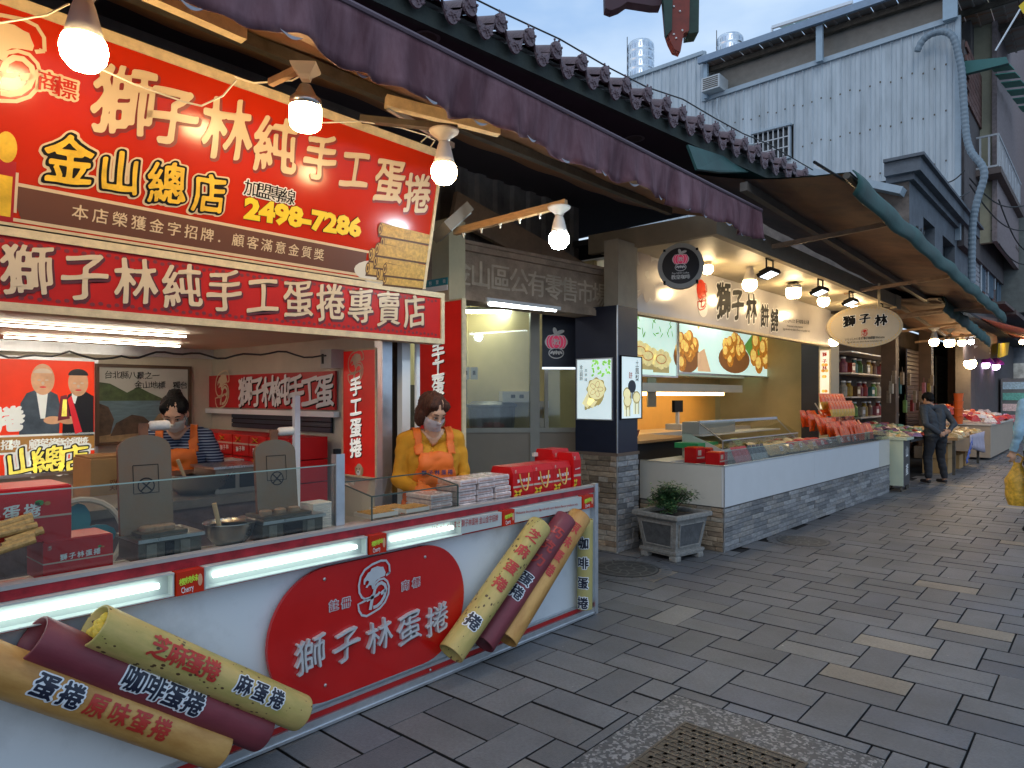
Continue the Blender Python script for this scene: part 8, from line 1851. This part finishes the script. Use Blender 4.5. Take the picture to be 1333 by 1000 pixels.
    cloth_v = set(); nv_ = len(me.vertices); CO = np.empty(nv_ * 3, np.float32); NO = np.empty(nv_ * 3, np.float32); me.vertices.foreach_get('co', CO); me.vertices.foreach_get('normal', NO); CO = CO.reshape(-1, 3); NO = NO.reshape(-1, 3)
    for p, i in zip(me.polygons, idx):
        if i in (1, 2): cloth_v.update(p.vertices)
    for vi in cloth_v:
        c = CO[vi]; a = mnoise.noise(Vector((c[0] * 8, c[1] * 8, c[2] * 15))) + .6 * mnoise.noise(Vector((c[0] * 20 + c[2] * 14, c[1] * 20, c[2] * 22))); CO[vi] += NO[vi] * (.008 + .010 * a)
    me.vertices.foreach_set('co', CO.ravel())
    me.update(); body = link('body', me, P)
    def shell(name, cond, off, m, thick=.004, noise_=0):
        vm = {}; vs = []; fs = []
        for p in me.polygons:
            if not cond(p.center, p.normal): continue
            f_ = []
            for vi in p.vertices:
                if vi not in vm: v = me.vertices[vi]; vm[vi] = len(vs); vs.append(tuple(v.co + v.normal * (off + noise_ * (mnoise.noise(v.co * 11) + .7 * mnoise.noise(Vector((v.co.x * 30, v.co.y * 8, v.co.z * 5)))))))
                f_.append(vm[vi])
            fs.append(tuple(f_))
        if not fs: return
        q = MB(); q.add(vs, fs); o = q.build(name, m, P, smooth=True); md = o.modifiers.new('s', 'SOLIDIFY'); md.thickness = thick; return o
    Hi = HM.inverted()
    if mask_m:
        shell('face_mask', lambda c, n: (lambda q: q.y > .018 and -.100 < q.z < -.018 and abs(q.x) < .075 and (c - HM.translation).length < .16)(Hi @ c), .007, mask_m, .003)
        q = MB()
        for sx in (-1, 1): q.tube([HM @ Vector((sx * .062, .04, -.025)), HM @ Vector((sx * .082, -.01, .005))], .0016, 4); q.tube([HM @ Vector((sx * .055, .04, -.07)), HM @ Vector((sx * .082, -.015, -.01))], .0016, 4)
        q.build('mask_loop', mask_m, P)
    # eyes and brows
    for sx in (-1, 1):
        q = MB(); q.X = HM; q.ell((sx * .030, .086, .004), (.0135, .007, .0050), 10, 6); q.build('eye', mat('eye_white', (.5, .47, .44), .3, var=0), P)
        q = MB(); q.X = HM; q.ell((sx * .030, .0915, .003), (.0055, .004, .0050), 8, 6); q.build('iris', M_black, P)
        q = MB(); q.X = HM; q.tube([(sx * .016, .095, .026), (sx * .032, .0935, .031), (sx * .048, .082, .026)], [.003, .0035, .002], 6); q.build('eyebrow', hair_m, P)
        q = MB(); q.X = HM; q.tube([(sx * .016, .0925, .006), (sx * .030, .0945, .0105), (sx * .045, .084, .006)], [.0018, .0026, .0018], 6); q.build('eyelid', hair_m, P)
    # hair
    hm = MB(); hm.X = HM
    for c, r in hairf: hm.ell(c, r, 18, 12)
    hm.X = None; h_ = remesh(hm, .0085, 2)
    hn = [v.normal.copy() for v in h_.vertices]
    for v, n0 in zip(h_.vertices, hn):
        q = Hi @ v.co; a = math.atan2(q.x, q.y + .02); v.co += n0 * (.007 * mnoise.noise(Vector((a * 7, q.z * 9, q.y * 7))) + .006 * mnoise.noise(Vector((a * 26, q.z * 7, q.y * 12))))
    h_.materials.clear(); h_.materials.append(hair_m); h_.polygons.foreach_set('use_smooth', [True] * len(h_.polygons)); link('hair', h_, P)
    return P, shell, HM, V
sk1 = mat('skin_warm', (.50, .27, .17), .5, var=.06, vs=14, bump=.05); sk2 = mat('skin_fair', (.62, .35, .22), .5, var=.06, vs=14, bump=.05)
h_br = mat('hair_brown', (.028, .010, .007), .6, var2=(.10, .035, .018), vs=70, bump=.6, bs=130, stretch=(1, 1, .15), spec=.25); h_bk = mat('hair_black', (.006, .005, .005), .65, var=.5, vs=70, bump=.6, bs=130, stretch=(1, 1, .15), spec=.2)
m_mus = mat('mustard_knit', (.56, .25, .008), .8, var=.12, vs=8, bump=.25, bs=180); m_apr = mat('orange_apron', (.72, .14, .008), .6, var=.10, vs=5, bump=.12, bs=40)
# striped navy shirt
def stripes(name, c0, c1, n=55):
    m = mat(name, c0, .8, var=.05, bump=.1, bs=90); t = m.node_tree; b = t.nodes['Principled BSDF']; tc_ = N(t, 'ShaderNodeTexCoord'); wv = N(t, 'ShaderNodeTexWave'); wv.bands_direction = 'Z'; wv.inputs['Scale'].default_value = n; wv.inputs['Distortion'].default_value = 1.2; wv.inputs['Detail Scale'].default_value = .4
    rp_ = N(t, 'ShaderNodeValToRGB'); rp_.color_ramp.elements[0].position = .60; rp_.color_ramp.elements[0].color = (*c0, 1); rp_.color_ramp.elements[1].position = .72; rp_.color_ramp.elements[1].color = (*c1, 1)
    t.links.new(tc_.outputs['Object'], wv.inputs[0]); t.links.new(wv.outputs['Fac'], rp_.inputs[0]); t.links.new(rp_.outputs[0], b.inputs['Base Color']); return m
m_str = stripes('striped_knit', (.012, .022, .06), (.30, .33, .40), 16)
bob = [((0, -.022, .040), (.088, .103, .090)), ((-.066, -.02, -.035), (.030, .055, .075)), ((.066, -.02, -.035), (.030, .055, .075)), ((0, -.065, -.03), (.075, .052, .085)), ((-.050, .042, .060), (.036, .038, .040)), ((.044, .046, .068), (.038, .032, .032))]
bun = [((0, -.024, .044), (.087, .100, .090)), ((0, -.075, .105), (.048, .045, .040)), ((-.052, .02, .058), (.034, .05, .042)), ((.052, .02, .058), (.034, .05, .042))]
short = [((0, -.022, .040), (.086, .104, .094)), ((0, -.065, -.02), (.066, .045, .05))]
# woman in yellow behind the display case
px = PX(560, 560, -3.38); facing = math.atan2(-(0 - px.x), (0.4 - px.y)) 
Wm = TR(px.x, px.y, .02, facing + R(10))
Jw = dict(pelvis=(0, 0, .92), chest=(0, .03, 1.18), neck=(0, .045, 1.335), head=(.01, .10, 1.475), shL=(-.162, .02, 1.295), shR=(.162, .02, 1.295), elL=(-.225, .03, 1.04), elR=(.215, .04, 1.04), wrL=(-.12, .25, .985), wrR=(.13, .26, 1.0), knL=(-.1, .03, .48), knR=(.1, .03, .48), anL=(-.1, 0, .08), anR=(.1, 0, .08))
Pw, shell, HM, V = person('woman in mustard sweater, orange apron and grey mask looking down behind the display case', Wm, Jw, m_mus, sk2, mat('dark_trousers', (.03, .03, .035), .8), bob, R(20), R(28), True, None, mat('mask_grey', (.50, .44, .45), .7, var=.05), hands=((.75, .55, -.25), (-.75, .5, -.2)), palms=((.2, -.3, -1), (-.2, -.3, -1)), sleeve=.92, hair_m=h_br, slim=.96, torso_w=1.0)
def apron_fns(zt_, zb_, w):
    return lambda c, n: n.y > .12 and zb_ < c.z < zt_ and abs(c.x) < w + max(0, (1.14 - c.z)) * .35 and c.y > -.03
shell('apron', apron_fns(1.215, .55, .105), .015, m_apr, .004, .006)
shell('apron_strap', lambda c, n: .082 < abs(c.x) < .128 and c.z >= 1.205 and c.z < 1.42 and c.y > -.06, .013, m_apr, .004)
shell('neck_skin', lambda c, n: n.y > .3 and c.z > 1.255 and c.z < 1.36 and abs(c.x) < (c.z - 1.25) * .75, .003, sk2, .002)
fr_ = text('apron_lettering', Pw, '獅子林蛋捲', (-.085, 1.095), (.085, 1.095), .034, mat('navy_ink', (.02, .02, .08), .5, var=0), 0, bold=.03); fr_.matrix_basis = Matrix.Translation((0, .185, 0)) @ frame((0, 0, 0), (-1, 0, 0), (0, 0, 1))
for v in fr_.data.vertices: v.co.x = v.co.x
# woman in stripes at the rear bench
px = PX(232, 560, -4.93); facing = math.atan2(px.x * -1, -px.y) 
facing = math.atan2(-(0 - px.x), (0 - px.y))
Ws = TR(px.x, px.y, -.02, facing - R(4))
Js = dict(pelvis=(0, -.05, .93), chest=(0, .04, 1.22), neck=(.0, .09, 1.385), head=(.01, .165, 1.50), shL=(-.17, .06, 1.335), shR=(.17, .06, 1.335), elL=(-.28, .08, 1.08), elR=(.27, .10, 1.07), wrL=(-.24, .28, 1.00), wrR=(.20, .34, 1.0), knL=(-.1, .03, .48), knR=(.1, .03, .48), anL=(-.1, 0, .08), anR=(.1, 0, .08))
Ps, shell, HM, V = person('woman in a navy striped top, orange apron and white mask bent over the rear bench', Ws, Js, m_str, sk2, mat('dark_trousers'), bun, R(-4), R(30), True, None, mat('mask_white', (.66, .60, .50), .7, var=.04), hands=((.25, .8, -.3), (.0, .8, -.45)), palms=((0, -.3, -1), (0, -.3, -1)), sleeve=.18, hair_m=h_bk, slim=1.0, torso_w=1.0)
shell('apron', apron_fns(1.25, .55, .12), .015, m_apr, .004, .006)
shell('apron_strap', lambda c, n: .078 < abs(c.x) < .130 and c.z >= 1.235 and c.z < 1.46 and c.y > -.03, .013, m_apr, .004)
shell('neck_skin', lambda c, n: n.y > .3 and c.z > 1.32 and c.z < 1.40 and abs(c.x) < (c.z - 1.30) * .8, .004, sk2, .002)
# man seen from behind with hands clasped
m_jk = mat('dark_jacket', (.040, .048, .060), .7, var=.2, vs=6, bump=.3, bs=20); m_tr = mat('black_trousers', (.018, .019, .024), .8, var=.2, vs=6, bump=.2)
g0 = PZ(1222, 630); Mm = TR(g0.x - .05, g0.y, 0, R(52))
Jm = dict(pelvis=(0, 0, .90), chest=(0, .05, 1.22), neck=(0, .10, 1.42), head=(0, .19, 1.53), shL=(-.205, .06, 1.375), shR=(.205, .06, 1.375), elL=(-.30, -.10, 1.09), elR=(.30, -.10, 1.09), wrL=(-.09, -.19, .93), wrR=(.10, -.19, .96), knL=(-.13, .05, .48), knR=(.13, .03, .48), anL=(-.15, 0, .08), anR=(.16, -.03, .08))
Pm, shell, HM, V = person('man in dark jacket seen from behind with hands clasped, looking at the dried goods', Mm, Jm, m_jk, sk1, m_tr, short, R(10), R(22), False, hands=((.85, -.1, -.35), (-.85, -.1, -.3)), palms=((0, 1, 0), (0, 1, 0)), hair_m=h_bk, slim=1.08, voxel=.011, shoe_m=mat('slipper', (.03, .025, .025), .6))
shell('jacket_hem', lambda c, n: .86 < c.z < .96 and abs(c.x) < .26 and c.y < .2 and not (c.y < -.13), .016, m_jk, .01)
# passer-by in denim at the right edge, only an arm in view
g0 = ray(1359, 600) * 7.9; md_ = mat('pale_denim', (.30, .48, .60), .8, var=.18, vs=10, bump=.4, bs=60)
Mp_ = TR(g0.x, g0.y, 0, YAW)
Jp = dict(pelvis=(0, 0, .98), chest=(0, .0, 1.34), neck=(0, .0, 1.54), head=(0, .02, 1.70), shL=(-.22, 0, 1.50), shR=(.22, 0, 1.50), elL=(-.30, -.02, 1.20), elR=(.30, -.02, 1.20), wrL=(-.31, .06, .96), wrR=(.31, .06, .96), knL=(-.1, .02, .52), knR=(.1, .02, .52), anL=(-.1, 0, .08), anR=(.1, 0, .08))
person('passer-by in a pale denim jacket at the right edge holding a yellow bag', Mp_, Jp, md_, sk2, m_tr, short, 0, 0, False, hair_m=h_bk, slim=1.12, voxel=.012)
g1 = ray(1325, 625); tt = 8.1; pb2 = CAMV + g1 * tt
yb2 = thing('yellow_plastic_bag', 'bulging yellow plastic carrier bag held at the right edge of the photo', 'bag', (pb2.x, pb2.y, CAM_H + (515 - 658) / 900 * tt))
mb = MB(); H_ = .50
def f(i, j):
    a = i * 2 * math.pi; r = .115 * (1 - .72 * max(0, j - .62) / .38) * (.75 + .25 * min(1, j * 6)); k_ = 1 + .05 * math.sin(a * 5 + j * 9) + .04 * math.sin(a * 9 - j * 14)
    return (r * 1.05 * k_ * math.cos(a), r * .7 * k_ * math.sin(a), H_ * j)
mb.grid(f, 32, 20); mb.build('bag_body', mat('yellow_film', (.85, .66, .01), .45, var=.15, vs=9, bump=.5, bs=25), yb2, smooth=True)
mb = MB(); mb.tube([(-.03, 0, H_ * .97), (-.05, 0, H_ + .06), (0, 0, H_ + .10), (.05, 0, H_ + .06), (.03, 0, H_ * .97)], .012, 6); mb.build('bag_handle', mat('yellow_film'), yb2)
# seated far shopkeeper
g0 = PX(1277, 545, -3.55); Mf = TR(g0.x, g0.y, .22, R(160))
Jf = dict(pelvis=(0, 0, .62), chest=(0, .1, .92), neck=(0, .18, 1.10), head=(0, .28, 1.18), shL=(-.19, .14, 1.06), shR=(.19, .14, 1.06), elL=(-.24, .25, .82), elR=(.24, .25, .82), wrL=(-.1, .42, .80), wrR=(.1, .42, .80), knL=(-.1, .4, .55), knR=(.1, .4, .55), anL=(-.1, .4, .1), anR=(.1, .4, .1))
person('far shopkeeper with long dark hair and a cream top bent over the red snack bags', Mf, Jf, mat('cream_top', (.55, .48, .40), .8), sk2, m_tr, [((0, -.03, .04), (.1, .115, .1)), ((0, -.08, -.08), (.09, .06, .14))], 0, R(30), True, hair_m=h_bk, voxel=.014, hands=((0, 1, -.3), (0, 1, -.3)), palms=((0, 0, -1), (0, 0, -1)))
